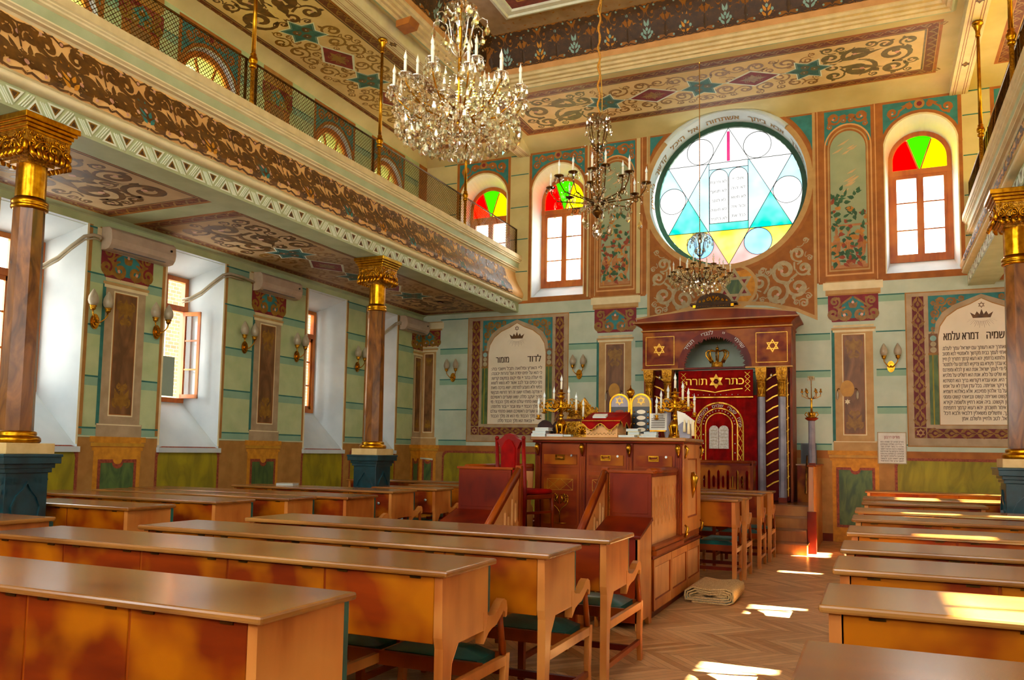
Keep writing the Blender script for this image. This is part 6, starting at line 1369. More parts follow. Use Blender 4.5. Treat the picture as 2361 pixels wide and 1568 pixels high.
# ---- signs, plates
t = tag((lambda mb: (mb.box(2.64, 3.10, WY - .03, WY - .012, 1.38, 1.93, 'scroll_tan'), mb)[1])(MB()).build('wall_notice'), 'small framed prayer sheet with a red heading below the right psalm tablet', 'notice')
mb = MB(); F_ = lambda u, v, d: (u, WY - .03 - d, v); quad(mb, F_, .002, 'paper', 2.655, 3.085, 1.395, 1.915); mb.build('sheet', t, org=WL[t.name])
mb = MB(); text(mb, 'מודים דרבנן', F_, .004, 'text_red', 2.87, 1.82, .07, width=.24)
for k, s in enumerate(('מודים אנחנו לך שאתה הוא', 'יי אלהינו ואלהי אבותינו', 'אלהי כל בשר יוצרנו יוצר', 'בראשית ברכות והודאות לשמך', 'הגדול והקדוש על שהחייתנו', 'וקימתנו כן תחיינו ותקימנו', 'ותאסף גליותינו לחצרות', 'קדשך לשמור חקיך ולעשות', 'רצונך ברוך אל ההודאות')): text(mb, s, F_, .004, 'letter_brown', 2.87, 1.75 - k * .041, .038, width=.36)
mb.build('print', t, org=WL[t.name])
for x, z, lb in ((2.17, 2.69, 'right'), (-2.12, 2.72, 'left')):
    mb = MB(); N = 24; lp = [(x + .115 * cos(2 * pi * i / N), z + (.155 - (.02 if abs(i - 18) < 2 else 0)) * sin(2 * pi * i / N)) for i in range(N)]
    mb.extr(lp, FB, .014, .03, 'gold_line'); mb.extr([(a * .8 + x * .2, b * .8 + z * .2) for a, b in lp], FB, .03, .036, 'gold_line'); t = tag(mb.build('gilt_plate'), 'oval gilt plate hanging on the painted pilaster %s of the ark' % lb, 'plate', 'gilt plates beside the ark')
    if lb == 'right':
        mb = MB(); mb.extr(star6(x + .0, z - .225, .05), FB, .014, .022, 'pale_cream'); tag(mb.build('star_ornament'), 'tiny pale six pointed star below the oval gilt plate', 'ornament')
    for s in (-1, 1):
        mb = MB(); mb.tube([(x + s * .125, WY - .03, z), (x + s * .15, WY - .04, z + .01), (x + s * .165, WY - .04, z - .03)], .008, 'dark_brass', 6); mb.lathe([(.005, -.19), (.02, -.16), (.022, -.08), (.01, -.03)], (x + s * .165, WY - .04, z), 'shade_glass', 8); mb.build('side_drop', t, org=WL[t.name])
mb = MB(); mb.tube([(-6.5, WY - .06, 1.31), (-6.2, WY - .06, 1.29)], .018, 'relief_white', 8); mb.box(-6.5, -6.47, WY - .06, WY - .011, 1.29, 1.33, 'steel'); tag(mb.build('wall_lamp_tube'), 'short white tube fixed low in the far left corner', 'tube')
mb = MB(); mb.extr([(-.02, 0), (.2, .02), (.24, .12), (-.02, .1)], lambda u, v, d: (-3.83 + u, d, 7.80 + v), 9.9, 10.15, 'brown_band'); tag(mb.build('wooden_bracket'), 'small wooden wedge on the white moulding left of the largest chandelier', 'bracket')
# ================================================================ on the reading platform
def candelabrum(label, x, y, hs):
    z0 = 1.666; t = thing('candelabrum', label, 'candelabrum', (x, y, z0)); og = WL[t.name]; b = lambda mb, n, p=None: mb.build(n, p or t, org=WL[(p or t).name])
    mb = MB(); mb.lathe([(.075, 0), (.08, .012), (.06, .025), (.03, .04), (.028, .07), (.055, .1), (.07, .135), (.055, .17), (.03, .19), (.022, .23), (.035, .25), (.02, .27)], (x, y, z0), 'brass', 16)
    for k in range(6): a = k * pi / 3; mb.tube([(x + .07 * cos(a), y + .07 * sin(a), z0 + .01), (x + .05 * cos(a), y + .05 * sin(a), z0 + .06), (x + .068 * cos(a), y + .068 * sin(a), z0 + .13), (x + .03 * cos(a), y + .03 * sin(a), z0 + .2)], .009, 'gold', 5)
    b(mb, 'base'); mb = MB(); mb.lathe([(.02, .27), (.018, .33), (.03, .35), (.018, .37), (.022, .43), (.03, .45), (.045, .465), (.02, .475), (.02, .49), (.05, .5), (.052, .506), (.018, .51), (.02, .55)], (x, y, z0), 'gold', 14); b(mb, 'stem')
    for i, (dx, h) in enumerate(hs):
        X, Y = x + dx, y + .05 * cos(i * 2.1) * (1 if dx else 0); Z = z0 + h
        if dx:
            mb = MB(); zz = z0 + .36
            mb.tube([(x, y, zz), (x + dx * .35, y + (Y - y) * .3, zz - .07), (x + dx * .75, Y, zz - .04), (X, Y, zz + .02), (X, Y, Z - .02)], [.011, .009, .009, .009, .01], 'brass', 7)
            for q in (.3, .6, .85):
                sx_ = x + dx * q; mb.tube([(sx_ + u, y + (Y - y) * q - .008, zz + .0 + v) for u, v in spir(0, 0, .034, q * 5, 1 if dx > 0 else -1, 1.3, 10)], .0065, 'gold', 5)
                mb.ball((sx_, y + (Y - y) * q, zz + .035), .012, 'gold', 6)
            mb.tube([(x + dx * .2, y, zz + .03), (x + dx * .5, y, zz + .08), (x + dx * .8, Y, zz + .05)], .006, 'gold', 5); arm = b(mb, 'arm')
        else: arm = None
        mb = MB(); mb.lathe([(.012, -.04), (.035, -.03), (.036, -.025), (.014, -.018), (.02, 0), (.022, .012), (.018, .016)], (X, Y, Z), 'brass', 12); cup = b(mb, 'candle_cup', arm)
        mb = MB(); mb.lathe([(.0125, .012), (.0125, .135), (.009, .14)], (X, Y, Z), 'candle', 10); flame_bulb(mb, X, Y, Z + .138, .95); b(mb, 'candle', arm)
    return t
candelabrum('ornate gilt seven light candelabrum at the left end of the cabinet top', -.69, 8.72, ((0, .50), (-.27, .24), (-.2, .31), (-.11, .37), (.1, .36), (.19, .29), (.25, .22)))
candelabrum('ornate gilt seven light candelabrum at the right end of the cabinet top', .60, 8.84, ((0, .50), (-.2, .24), (-.15, .31), (-.09, .37), (.09, .40), (.15, .33), (.2, .27)))
t = thing('gilt_casket', 'openwork gilt casket with arched lid behind the left candelabrum', 'casket', (-.50, 9.05, 1.666)); og = WL[t.name]
mb = MB(); mb.box(-.74, -.3, 8.98, 9.16, 1.666, 1.86, 'gilt'); mb.box(-.76, -.28, 8.96, 9.18, 1.86, 1.885, 'wood_dark'); mb.build('chest', t, org=og)
FK2 = lambda u, v, d: (u, 8.975 - d, v)
mb = MB(); mb.extr([(-.74, 1.886), (-.3, 1.886), (-.34, 1.97), (-.44, 2.02), (-.49, 2.1), (-.52, 2.14), (-.55, 2.1), (-.6, 2.02), (-.7, 1.97)], lambda u, v, d: (u, 9.02 + d, v), 0, .05, 'gilt'); mb.build('arched_lid', t, org=og)
mb = MB(); R_ = random.Random(5)
for i in range(34):
    lo = i % 2; u = R_.uniform(-.7, -.34); v = R_.uniform(1.70, 1.83) if lo else R_.uniform(1.91, 2.0 + .08 * max(0, 1 - abs(u + .52) * 6)); r = R_.uniform(.018, .034)
    yy = 8.972 if lo else 9.012; mb.tube([(u + a, yy, v + b_) for a, b_ in spir(0, 0, r, R_.uniform(0, 6), 1 if i % 3 else -1, 1.4, 11)], .0055, 'gold', 5)
mb.build('filigree', t, org=og); mb = MB()
for k in range(7): a = pi * (k + .5) / 7; mb.tube([(-.52, 8.97, 1.71), (-.52 + .07 * cos(a), 8.955, 1.71 + .09 * sin(a))], [.006, .013], 'gold', 6)
mb.build('shell_ornament', t, org=og)
for i in (-.72, -.32): mb = MB(); mb.lathe([(.012, 0), (.018, .015), (.006, .035), (.002, .08)], (i, 9.05, 1.886), 'gold', 8); mb.build('finial', t, org=og)
t = thing('book_stand', 'carved light wood book rest under a red velvet cloth on the cabinet', 'book rest', (-.15, 8.72, 1.666)); og = WL[t.name]
mb = MB(); mb.extr([(8.55, 1.667), (8.55, 1.83), (8.9, 1.93), (8.9, 1.667)], lambda u, v, d: (d, u, v), -.33, .03, 'peach'); mb.build('body', t, org=og); mb = MB()
for i in range(16): mb.ball((-.31 + i * .021, 8.547, 1.70 + .012 * (i % 2)), .009, 'tan', 6)
for i in range(9): mb.ball((.032, 8.58 + i * .035, 1.71), .009, 'tan', 6)
mb.build('carving', t, org=og)
t = thing('velvet_cloth', 'red velvet cloth with wavy gold hem draped over the book rest', 'cloth', (-.15, 8.72, 1.83)); og = WL[t.name]
mb = MB(); n = 24; top = lambda v: 1.845 + (v - 8.52) * .275
def hemz(u): return 1.78 + .035 * cos(u * 4 * pi)
vs = []; 
for i in range(n + 1):
    u = i / n; X = -.37 + .44 * u; w = .006 * sin(u * 17); vs += [(X, 8.92, top(8.92) + .004), (X, 8.7, top(8.7) + .006), (X, 8.525, top(8.53) + .004), (X, 8.512 + w, 1.81), (X, 8.508 + w, hemz(u))]
mb.add(vs, [(i * 5 + j, (i + 1) * 5 + j, (i + 1) * 5 + j + 1, i * 5 + j + 1) for i in range(n) for j in range(4)], 'velvet', True)
vs = []
for i in range(13): v = 8.52 + .4 * i / 12; vs += [(.07, v, top(v) + .004), (.078, v, 1.84), (.082, v, 1.80 + .035 * cos(i * pi / 3))]
mb.add(vs, [(i * 3 + j, (i + 1) * 3 + j, (i + 1) * 3 + j + 1, i * 3 + j + 1) for i in range(12) for j in range(2)], 'velvet', True); mb.build('cloth', t, org=og)
mb = MB(); mb.tube([(-.37 + .44 * i / n, 8.505, hemz(i / n)) for i in range(n + 1)], .006, 'thread_gold', 5); mb.tube([(-.37 + .44 * i / n, 8.52, top(8.52) + .002) for i in range(n + 1)], .0045, 'thread_gold', 5); mb.tube([(.084, 8.52 + .4 * i / 12, 1.80 + .035 * cos(i * pi / 3)) for i in range(13)], .005, 'thread_gold', 5)
for k in range(12): u = (k + .5) / 12; mb.tube([(-.37 + .44 * u, 8.504, hemz(u)), (-.37 + .44 * u, 8.503, hemz(u) - .025)], .003, 'thread_gold', 4)
mb.build('gold_fringe', t, org=og)
def book(label, x, y, z, w, d, h, m, rz=0, cat='book', group=None, tilt=0, name='book'):
    t = thing(name, label, cat, (x, y, z), group, rz=rz); t.rotation_euler = (tilt, 0, rz)
    WL[t.name] = (0, 0, 0); mb = MB(); mb.box(-w / 2, w / 2, -d / 2, d / 2, 0, .004, m); mb.box(-w / 2, w / 2, -d / 2, d / 2, h - .004, h, m); mb.box(-w / 2, -w / 2 + .004, -d / 2, d / 2, .004, h - .004, m); mb.build('cover', t)
    mb = MB(); mb.box(-w / 2 + .004, w / 2 - .006, -d / 2 + .005, d / 2 - .005, .004, h - .004, 'page_edge'); mb.build('pages', t); WL[t.name] = (x, y, z); return t
book('white book lying open-edged on the red velvet cloth', -.20, 8.66, 1.895, .15, .12, .022, 'paper', .1, tilt=.27)
zz = 1.666
book('lowest white book of the left stack on the cabinet', -.88, 8.56, zz, .17, .13, .036, 'paper'); book('middle white book of the left stack on the cabinet', -.875, 8.565, zz + .037, .16, .13, .03, 'page_edge', .05); book('top white book of the left stack on the cabinet', -.84, 8.57, zz + .068, .17, .12, .036, 'paper', -.04)
book('pink speckled book lying right of the left book stack', -.67, 8.52, zz, .2, .1, .032, 'bead'); book('small dark green book in front of the gilt casket', -.52, 8.5, zz, .1, .08, .028, 'scroll_olive')
book('flat white book at the foot of the tablets board', .16, 8.52, zz, .18, .13, .024, 'paper'); book('yellow book right of the tablets board, under a white one', .19, 8.66, zz + .026, .13, .1, .04, 'yellow_book', .1) ; book('white book on top of the yellow book', .185, 8.66, zz + .067, .14, .1, .03, 'paper', -.1)
book('lower white book of the right stack on the cabinet', .40, 8.56, zz, .15, .12, .03, 'paper'); book('upper white book of the right stack on the cabinet', .405, 8.565, zz + .031, .14, .12, .03, 'page_edge', .07); book('flat white book between the two right hand stacks', .30, 8.62, zz, .06, .1, .022, 'paper')
for o, z_ in ((bpy.data.objects['book.006'], zz), (bpy.data.objects['book.007'], zz + .041)): pass
book('closed grey edged book on the pale top of a far left pew', -5.05, 9.3, .956, .26, .2, .04, 'tan_grey', .25)
mb = MB(); R_ = random.Random(9)
def lump(label, x, y, z, rx, ry, rz_, m='dark_cloth', nm='folded_cloth', seed=1):
    mb = MB(); R = random.Random(seed); n = 14; o = []
    for i in range(8):
        for j in range(n):
            th = pi / 2 * i / 7; a = 2 * pi * j / n; k = 1 + .14 * sin(3 * a + seed) + .08 * R.uniform(-1, 1)
            o.append((x + rx * k * cos(th) * cos(a), y + ry * k * cos(th) * sin(a), z + rz_ * sin(th) * (1 + .1 * sin(5 * a))))
    mb.add(o, [(i * n + j, i * n + (j + 1) % n, (i + 1) * n + (j + 1) % n, (i + 1) * n + j) for i in range(7) for j in range(n)], m, True); return tag(mb.build(nm), label, 'cloth')
lump('dark brown folded cloth on the left book stack', -.84, 8.6, zz + .105, .09, .06, .08, seed=2); lump('small dark cloth hanging over the left corner of the cabinet', -.925, 8.72, zz, .04, .06, .13, seed=5); lump('dark cloth bundle left of the left candelabrum foot', -.80, 8.86, zz, .07, .08, .17, seed=8)
# tablets of the law board
t = thing('tablets_board', 'double arched board with gold rims, dark panels and white ovals behind the velvet cloth', 'board', (.03, 9.08, zz)); og = WL[t.name]
FT = lambda u, v, d: (u, 9.08 - d, v)
for c, nm in ((-.10, 'left'), (.155, 'right')):
    A = lambda e: arch(c, .122 - e, zz + e, 2.06, 14)
    mb = MB(); mb.extr(A(.018), FT, 0, .008, 'black'); pn = mb.build('dark_panel', t, org=og); mb = MB(); mb.face([A(0), A(.02)], FT, 'brass', .016); mb.face([A(0), A(.02)], FT, 'brass', -.004); loft(mb, A(0), A(0), FT, -.004, .016, 'brass'); mb.build('gold_rim', t, org=og)
    mb = MB(); mb.extr([p for p in arch(c, .1, 2.03, 2.06, 14)], FT, .008, .011, 'grey_stone' if nm == 'left' else 'tan_grey'); mb.build('lunette', pn, org=WL[pn.name])
    mb = MB(); star_band(mb, FT, .013, c, 2.1, .055, 'thread_gold'); mb.build('gold_star', pn, org=WL[pn.name])
    for k in range(5):
        mb = MB(); mb.extr([(c + a, b_) for a, b_ in [(.052 * cos(2 * pi * i / 16) * 1.0, 1.97 - k * .068 + .024 * sin(2 * pi * i / 16)) for i in range(16)]], FT, .008, .012, 'tablet_white' if nm == 'right' or k else 'red_border'); mb.build('white_oval', pn, org=WL[pn.name])
        mb = MB(); mb.ball((c + .08, 9.066, 1.97 - k * .068), .012, 'brass' if k % 1 == 0 else 'blue_enamel', 8); mb.build('stud', pn, org=WL[pn.name]); mb = MB(); mb.ball((c - .08, 9.066, 1.97 - k * .068), .01, 'brass', 8); mb.build('stud', pn, org=WL[pn.name])
        if k < 4: mb = MB(); mb.box(c + .07, c + .09, 9.066, 9.074, 1.925 - k * .068, 1.95 - k * .068, 'blue_enamel'); mb.build('blue_inlay', pn, org=WL[pn.name])
mb = MB(); mb.lathe([(.022, 2.13), (.028, 2.15), (.05, 2.19), (.045, 2.22), (.02, 2.235), (.008, 2.25), (.003, 2.28)], (.028, 9.08, 0), 'brass', 12); mb.box(.02, .036, 9.074, 9.086, 2.0, 2.14, 'brass'); mb.build('crown', t, org=og)
mb = MB(); mb.extr(rect(.27, .465, 1.76, 1.95), lambda u, v, d: (u, 9.005 + d + (v - 1.76) * .12, v), 0, .006, 'paper'); t = tag(mb.build('paper_sheet'), 'white printed sheet standing on an easel left of the right candelabrum', 'sheet')
for k in range(8): mb = MB(); mb.box(.29 + .02 * (k < 2), .445 - .02 * (k < 2), 8.9985 + (.172 - k * .02) * .12, 9.003 + (.172 - k * .02) * .12, 1.925 - k * .02, 1.932 - k * .02, 'letter_brown'); mb.build('text_line', t, org=WL[t.name])
mb = MB(); mb.tube([(.3, 9.06, 1.666), (.367, 9.05, 2.0)], .006, 'brass', 6); mb.tube([(.434, 9.06, 1.666), (.367, 9.05, 2.0)], .006, 'brass', 6); mb.tube([(.367, 9.2, 1.666), (.367, 9.05, 2.0)], .006, 'brass', 6); mb.box(.28, .455, 9.0, 9.06, 1.745, 1.758, 'brass'); tag(mb.build('easel'), 'small brass easel holding the white printed sheet', 'easel')
t = thing('charity_box', 'grey box stuffed with white papers and tassels at the right end of the cabinet', 'box', (.76, 8.72, zz)); og = WL[t.name]
mb = MB(); mb.extr([(.69, 1.667), (.80, 1.667), (.79, 1.82), (.72, 1.84), (.67, 1.80)], lambda u, v, d: (u, 8.66 + d, v), 0, .1, 'pewter'); mb.build('body', t, org=og)
for k in range(6): mb = MB(); mb.add([(.67 + k * .02, 8.68 + k * .01, 1.75), (.75 + k * .01, 8.70 + k * .01, 1.75), (.74 + k * .018, 8.72 + k * .01, 1.93 - k * .015), (.655 + k * .022, 8.69 + k * .01, 1.96 - k * .012)], [(0, 1, 2, 3)], 'paper'); mb.build('paper_leaf', t, org=og)
for k in range(3): mb = MB(); X = .745 + k * .045; mb.tube([(X, 8.645, 1.86), (X, 8.64, 1.82), (X, 8.64, 1.73 - .02 * k)], [.006, .014, .018], 'pale_cream', 7); mb.build('tassel', t, org=og)
# red armchair on the platform
t = thing('upholstered_chair', 'high backed chair with red upholstery on the reading platform', 'chair', (-.80, 7.95, .603), rz=radians(-22)); WL[t.name] = (0, 0, 0)
def RB(mb, n, p=None, **k): return mb.build(n, p or t, org=(0, 0, 0), **k)
for s in (-1, 1):
    mb = MB(); mb.tube([(s * .2, -.22, 0), (s * .2, -.2, .45), (s * .2, -.23, 1.02)], [.02, .024, .02], 'red_seat', 8); mb.ball((s * .2, -.23, 1.03), .024, 'red_seat', 8); RB(mb, 'back_post')
    mb = MB(); mb.tube([(s * .2, .22, 0), (s * .205, .21, .25), (s * .2, .2, .44)], [.015, .02, .026], 'wood_dark', 8); RB(mb, 'front_leg')
    mb = MB(); mb.box(*sorted((s * .19, s * .21)), -.2, .2, .25, .275, 'wood_dark'); RB(mb, 'stretcher')
mb = MB(); FRC = lambda u, v, d: (u, -.225 + d, v)
mb.extr([(-.12, .55), (.12, .55), (.125, .92), (.17, .99), (.2, 1.0), (.12, 1.03), (.06, 1.07), (0, 1.08), (-.06, 1.07), (-.12, 1.03), (-.2, 1.0), (-.17, .99), (-.125, .92)], FRC, -.02, .02, 'red_seat'); mb.extr([(-.1, .58), (.1, .58), (.1, .93), (.05, 1.0), (0, 1.02), (-.05, 1.0), (-.1, .93)], FRC, -.03, .03, 'velvet'); mb.box(-.2, .2, -.235, -.205, .5, .55, 'red_seat'); RB(mb, 'back')
mb = MB(); mb.box(-.22, .22, -.21, .24, .40, .45, 'wood_dark'); RB(mb, 'seat_frame', bevel=.01); mb = MB(); mb.box(-.2, .2, -.19, .22, .45, .5, 'velvet'); RB(mb, 'seat_cushion', bevel=.02)
# folded rug on the parquet
t = thing('folded_rug', 'flat rolled patterned rug lying on the parquet against the platform', 'rug', (1.04, 8.75, 0)); og = WL[t.name]
def rug_path():
    P = []
    for lap in range(4):
        k = lap * .022
        a, b = .83 + k, 1.27 - k * .9; zl, zh = .012 + k, .158 - k
        P += [(a + .05, zl), ((a + b) / 2, zl + .0), (b - .04, zl)] + [(b + .02 * sin(q), zl + (zh - zl) * (1 - cos(q)) / 2) for q in (.8, 1.57, 2.3)] + [(b - .05, zh - .0), ((a + b) / 2, zh - .018), (a + .06, zh)] + [(a - .02 * sin(q), zh - .022 - (zh - zl - .022) * (1 - cos(q)) / 2) for q in (.8, 1.57, 2.3)]
    return P
P = rug_path(); L, Rr = ribbon(P, .016); mb = MB()
vs = []; Y0, Y1 = 8.35, 9.06
for y in (Y0, Y1): vs += [(u, y, max(.001, v)) for u, v in L] + [(u, y, max(.001, v)) for u, v in Rr]
n = len(L)
mb.add(vs, [(i, i + 1, 2 * n + i + 1, 2 * n + i) for i in range(n - 1)] + [(n + i, n + i + 1, 3 * n + i + 1, 3 * n + i) for i in range(n - 1)], 'rug_top', True) if 'rug_top' in MATS else None
m_ = mat('rug_top', 'f6f1dc', '8fb59c', rough=.95, scale=26, lo=.42, hi=.55)
nn = m_.node_tree.nodes; ll = m_.node_tree.links
wv = nn.new('ShaderNodeTexWave'); wv.bands_direction = 'Y'; wv.inputs['Scale'].default_value = 2.6; wv.inputs['Distortion'].default_value = .3
tcx = [q for q in nn if q.type == 'TEX_COORD'][0]; ll.new(tcx.outputs['Object'], wv.inputs['Vector'])
rp2 = nn.new('ShaderNodeValToRGB'); rp2.color_ramp.interpolation = 'CONSTANT'
for p_, c_ in ((.0, '6f8a70'), (.18, 'f3ecd2'), (.34, 'c08a70'), (.4, 'f1ead0'), (.8, '86a890')):
    e = rp2.color_ramp.elements.new(p_) if p_ > 0 else rp2.color_ramp.elements[0]; e.color = lin(c_) + (1,)
mxn = nn.new('ShaderNodeMix'); mxn.data_type = 'RGBA'; mxn.inputs['Factor'].default_value = .6
bc = nn['Principled BSDF'].inputs['Base Color']; ll.new(bc.links[0].from_socket, mxn.inputs[6]); ll.new(wv.outputs['Fac'], rp2.inputs[0]); ll.new(rp2.outputs[0], mxn.inputs[7]); ll.new(mxn.outputs[2], bc)
mb.add(vs, [(i, i + 1, 2 * n + i + 1, 2 * n + i) for i in range(n - 1)], 'rug_top', True); mb.add(vs, [(n + i, n + i + 1, 3 * n + i + 1, 3 * n + i) for i in range(n - 1)], 'rug_side', True); mb.build('pile', t, org=og)
mb = MB(); mb.add(vs[:2 * n], [(i, i + 1, n + i + 1, n + i) for i in range(n - 1)], 'rug_side'); mb.build('rolled_edge', t, org=og); mb = MB(); mb.add(vs[2 * n:], [(i, i + 1, n + i + 1, n + i) for i in range(n - 1)], 'rug_side'); mb.build('rolled_edge', t, org=og)
# ================================================================ chandeliers
def inst(src, parent, loc, rot=(0, 0, 0), sc=1):
    o = src.copy(); COL.objects.link(o); o.parent = parent; o.location = loc; o.rotation_euler = rot
    if sc != 1: o.scale = (sc, sc, sc)
    return o
def chandelier(label, x, y, zh, tiers, top, style):
    """tiers: (count, radius, cup height above hub, phase); top: height of the crown dish above hub"""
    t = thing('chandelier', label, 'chandelier', (x, y, zh)); WL[t.name] = (0, 0, 0)
    def b(mb, n, p=None): return mb.build(n, p or t, org=(0, 0, 0))
    md = 'brass' if style == 1 else 'dark_brass'; R = random.Random(int(zh * 100))
    mb = MB(); mb.lathe([(.01, -.05), (.03, -.03), (.055, 0), (.06, .02), (.03, .04), (.018, .08), (.03, .12), (.018, .16), (.014, .3), (.028, .34), (.014, .38), (.012, top - .03), (.03, top), (.01, top + .02)], (0, 0, 0), md, 14); b(mb, 'stem')
    L = 8.7 - zh; mb = MB(); N = int((L - top) / .03)
    if style == 3: mb.tube([(0, 0, top), (0, 0, L - .66)], .007, 'rope', 6)
    else: mb.tube([(.012 * sin(i * .9), .012 * cos(i * .9), top + (L - top) * i / N) for i in range(N + 1)], .011, 'rope', 6); mb.tube([(.015 + .02 * sin(i * .13 + 1), .01, top + .02 + (L - top - .02) * i / N) for i in range(N + 1)], .005, 'gold_line', 5)
    b(mb, 'hanging_rope')
    mb = MB(); pr = [(.03, top - .13), (.035, top - .09), (.06, top - .04), (.105, top + .0), (.125, top + .015)]; mb.lathe(pr, (0, 0, 0), 'crystal', 20, smooth=False); b(mb, 'crown_dish')
    # a drop shared by all
    mb = MB(); n = 6; mb.lathe([(.001, 0), (.006, -.012), (.013, -.032), (.011, -.046), (.001, -.056)], (0, 0, 0), 'crystal', n, smooth=False); drop = b(mb, 'crystal_drop'); nd = [1]
    mb = MB(); mb.lathe([(.001, .012), (.008, .004), (.008, -.004), (.001, -.012)], (0, 0, 0), 'crystal', 6, smooth=False); bead_me = mb
    beads = MB()
    def bead(p, s=1):
        beads.lathe([(.001, .011 * s), (.0085 * s, .003 * s), (.0085 * s, -.004 * s), (.001, -.011 * s)], p, 'crystal', 5, smooth=False)
    big = style == 1; first = True
    def hang(parent_loc, s=1.0):
        nonlocal first
        s *= 1.35 if style == 1 else 1.2
        if nd[0] < 96:
            if first: drop.location = parent_loc; drop.scale = (s, s, s); first = False
            else: inst(drop, t, parent_loc, (0, 0, R.uniform(0, 1)), s)
            nd[0] += 1
        else: beads.lathe([(.001, 0), (.006 * s, -.012 * s), (.013 * s, -.032 * s), (.011 * s, -.046 * s), (.001, -.056 * s)], parent_loc, 'crystal', 5, smooth=False)
    spots = []
    for cnt, rr, hh, ph in tiers:
        for k in range(cnt):
            a = ph + 2 * pi * k / cnt; ca, sa = cos(a), sin(a); P = lambda r, z, o=0: (r * ca - o * sa, r * sa + o * ca, z)
            dip = -.02 if hh < .3 else .06
            path = [(.04, .03 + hh * .25), (rr * .3, hh * .2 + dip), (rr * .6, hh * .25 + dip), (rr * .85, hh * .5), (rr * .97, hh * .75), (rr, hh - .02)]
            mb = MB(); mb.tube([P(r, z) for r, z in path], [.008, .0075, .007, .0065, .0065, .007], md, 6)
            if style != 1: mb.tube([P(rr * .8 + u, hh * .42 + v) for u, v in spir(0, 0, .045, 0, 1, 1.2, 10)], .005, md, 5)
            arm = b(mb, 'arm')
            mb = MB(); mb.lathe([(.008, -.02), (.014, -.012), (.045, -.004), (.052, .006), (.05, .008), (.014, .0), (.015, .018)], P(rr, hh), 'crystal' if style == 1 else md, 12); b(mb, 'candle_cup', arm)
            mb = MB(); p = P(rr, hh); mb.lathe([(.0115, .004), (.0115, .1), (.008, .104)], p, 'candle', 8); flame_bulb(mb, p[0], p[1], p[2] + .102, .85, 'candle' if style == 1 else 'bulb'); b(mb, 'candle', arm)
            for q in range(6 if style != 2 else 4):
                aa = 2 * pi * q / (6 if style != 2 else 4) + a; p = (rr * ca + .047 * cos(aa), rr * sa + .047 * sin(aa), hh - .004); spots.append((p, 1.0 if big else .9))
            spots.append((P(rr * .62, hh * .28 + dip - .01), 1.35)); spots.append((P(rr * .3, hh * .2 + dip - .01), 1.2)); spots.append((P(rr * .9, hh * .55 - .02), 1.1))
            ne = 9
            for i in range(ne):                             # bead swags from crown to arms and between cups
                f = i / ne; r0 = .11 + (rr * .8 - .11) * f; z0 = (top + .01) * (1 - f) + (hh * .9) * f - .22 * sin(pi * f) * (1 if rr > .3 else .5)
                if k % 2 == 0 or style == 1: bead(P(r0, z0), .8)
            for q in range(14):
                fq = q / 13; pr_ = P(.06 + (rr - .06) * fq + R.uniform(-.03, .03), hh * (.15 + .7 * fq * fq) + R.uniform(-.05, .05), R.uniform(-.05, .05)); bead(pr_, R.uniform(.9, 1.5))
            for i in range(1, 6):
                f = i / 6; a2 = a + 2 * pi / cnt * f; bead((rr * cos(a2), rr * sin(a2), hh - .01 - .07 * sin(pi * f)), .8)
                if i in (2, 4) and style != 2: spots.append(((rr * cos(a2), rr * sin(a2), hh - .02 - .07 * sin(pi * f)), 1.0))
    for k in range(8):                                      # upper scroll arms with drops
        a = k * pi / 4 + .3; ca, sa = cos(a), sin(a); rr = .2 if style != 2 else .13
        mb = MB(); mb.tube([(r * ca, r * sa, z) for r, z in ((.015, top - .36), (.06, top - .3), (.08, top - .2), (.1, top - .1), (rr * .8, top - .06), (rr, top - .08), (rr, top - .11))], .005, 'crystal' if style == 1 else md, 6); b(mb, 'scroll_arm')
        spots.append(((rr * ca, rr * sa, top - .11), 1.2)); spots.append(((.12 * ca, .12 * sa, top + .0), 1.3 if style != 2 else 1.0)); spots.append(((.08 * ca, .08 * sa, top - .22), 1.1))
        for i in range(5): bead((.05 * ca + .03 * cos(i), .05 * sa + .03 * sin(i), .2 + (top - .5) * i / 5 + .05), .9)
    if style == 1:
        for rr, z, n in ((.44, .03, 30), (.36, -.02, 28), (.27, -.06, 22), (.17, -.1, 14)):
            for k in range(n):
                a = 2 * pi * k / n; spots.append(((rr * cos(a), rr * sin(a), z + R.uniform(-.02, .02)), 1.5))
                for q in range(6): bead((rr * cos(a) * (1 - .04 * q), rr * sin(a) * (1 - .04 * q), z + .02 + q * .028), 1.15)
        spots.append(((0, 0, -.12), 2.0))
    elif style == 2:
        for k in range(12): a = 2 * pi * k / 12; rr = .15 + .3 * (k % 2); spots.append(((rr * cos(a), rr * sin(a), .0 - .04 * (k % 3)), 1.7)); bead((rr * cos(a), rr * sin(a), .03), 1)
        for k in range(6):
            a = k * pi / 3
            for i in range(16): bead((.055 * cos(a), .055 * sin(a), top - .05 - i * .045), 1.1)
        mb = MB(); mb.lathe([(.008, -.05), (.02, -.09), (.015, -.12), (.035, -.15), (.055, -.19), (.055, -.215), (.035, -.25), (.012, -.27), (.003, -.29)], (0, 0, 0), 'crystal', 16, smooth=False); b(mb, 'bottom_ball')
    else:
        for rr, z, n in ((.4, .0, 26), (.28, -.05, 20), (.15, -.1, 10)):
            for k in range(n): a = 2 * pi * k / n; spots.append(((rr * cos(a), rr * sin(a), z), 1.2)); bead((rr * cos(a), rr * sin(a), z + .03), 1.2)
        spots.append(((0, 0, -.12), 1.6))
    R.shuffle(spots); spots.sort(key=lambda s: -s[1])
    for p, s in spots: hang(p, s)
    bo = b(beads, 'small_beads'); bo['kind'] = 'stuff'
    WL[t.name] = (x, y, zh); return t
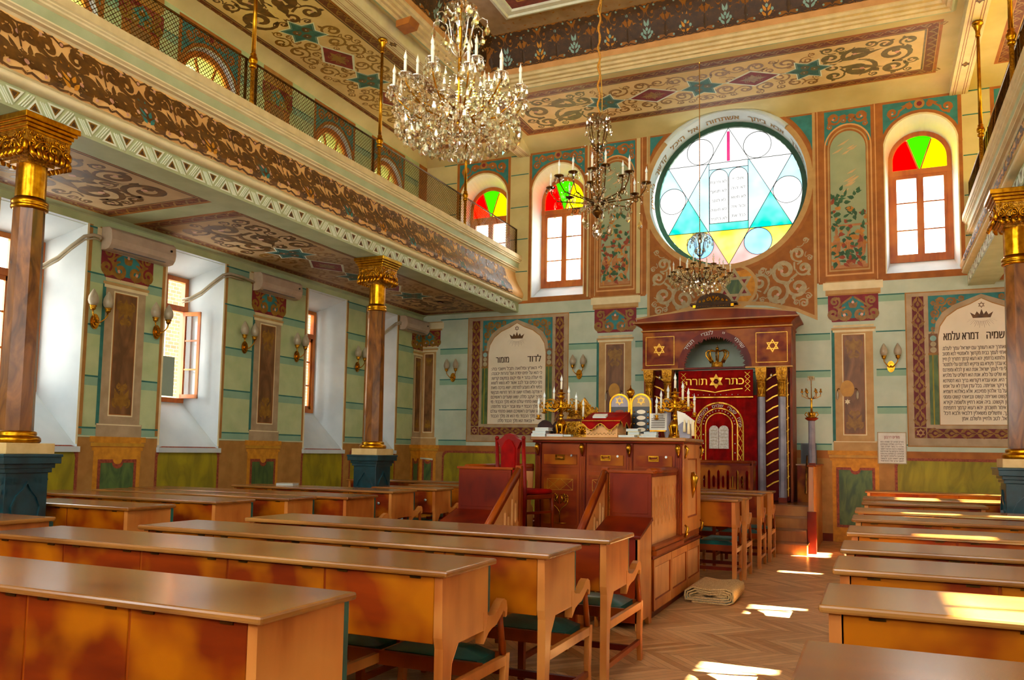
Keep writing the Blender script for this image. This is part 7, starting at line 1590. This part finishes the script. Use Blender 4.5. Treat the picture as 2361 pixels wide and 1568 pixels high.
chandelier('largest and nearest crystal chandelier, gilt arms with many candles and pear drops', -.13, 5.05, 3.84, ((12, .47, .24, .1), (6, .31, .38, .35)), .88, 1)
chandelier('dark brass chandelier with long bead column and a glass ball below, in the middle', 0, 7.9, 3.98, ((8, .5, .30, .2), (4, .27, .42, .6)), 1.02, 2)
chandelier('smallest looking sparkling chandelier hanging in front of the round window', .04, 13.1, 4.27, ((10, .48, .14, .1), (6, .32, .26, .4)), .80, 3)
# little candelabrum on the grey pillar
t = thing('small_candelabrum', 'little brass candelabrum with crystal drops on top of the grey pillar', 'candelabrum', (1.69, 13.65, 2.10)); og = WL[t.name]
mb = MB(); mb.lathe([(.075, 2.101), (.08, 2.11), (.03, 2.13), (.05, 2.16), (.02, 2.19), (.014, 2.3), (.016, 2.38), (.02, 2.4), (.008, 2.42), (.006, 2.7)], (1.69, 13.65, 0), 'brass', 12); mb.build('stem', t, org=og)
for k in range(6):
    a = k * pi / 3; ca, sa = cos(a), sin(a); mb = MB(); mb.tube([(1.69 + r * ca, 13.65 + r * sa, z) for r, z in ((.01, 2.4), (.07, 2.41), (.13, 2.44), (.14, 2.5))], .006, 'brass', 5); mb.lathe([(.022, 0), (.02, .02), (.012, .025), (.012, .06)], (1.69 + .14 * ca, 13.65 + .14 * sa, 2.5), 'brass', 8); arm = mb.build('arm', t, org=og)
    mb = MB(); p = (1.69 + .14 * ca, 13.65 + .14 * sa, 2.49); mb.lathe([(.001, 0), (.009, -.04), (.001, -.07)], p, 'crystal', 6, smooth=False); mb.lathe([(.001, 0), (.009, -.04), (.001, -.07)], (1.69 + .05 * ca, 13.65 + .05 * sa, 2.75), 'crystal', 6, smooth=False); mb.build('drops', arm, org=og)
    mb = MB(); mb.tube([(1.69 + r * ca, 13.65 + r * sa, z) for r, z in ((.07, 2.12), (.1, 2.15), (.08, 2.19), (.05, 2.17))], .008, 'gold', 5); mb.build('base_scroll', t, org=og)
mb = MB(); mb.lathe([(.03, 2.7), (.055, 2.75), (.06, 2.76)], (1.69, 13.65, 0), 'crystal', 10, smooth=False); mb.build('top_dish', t, org=og)
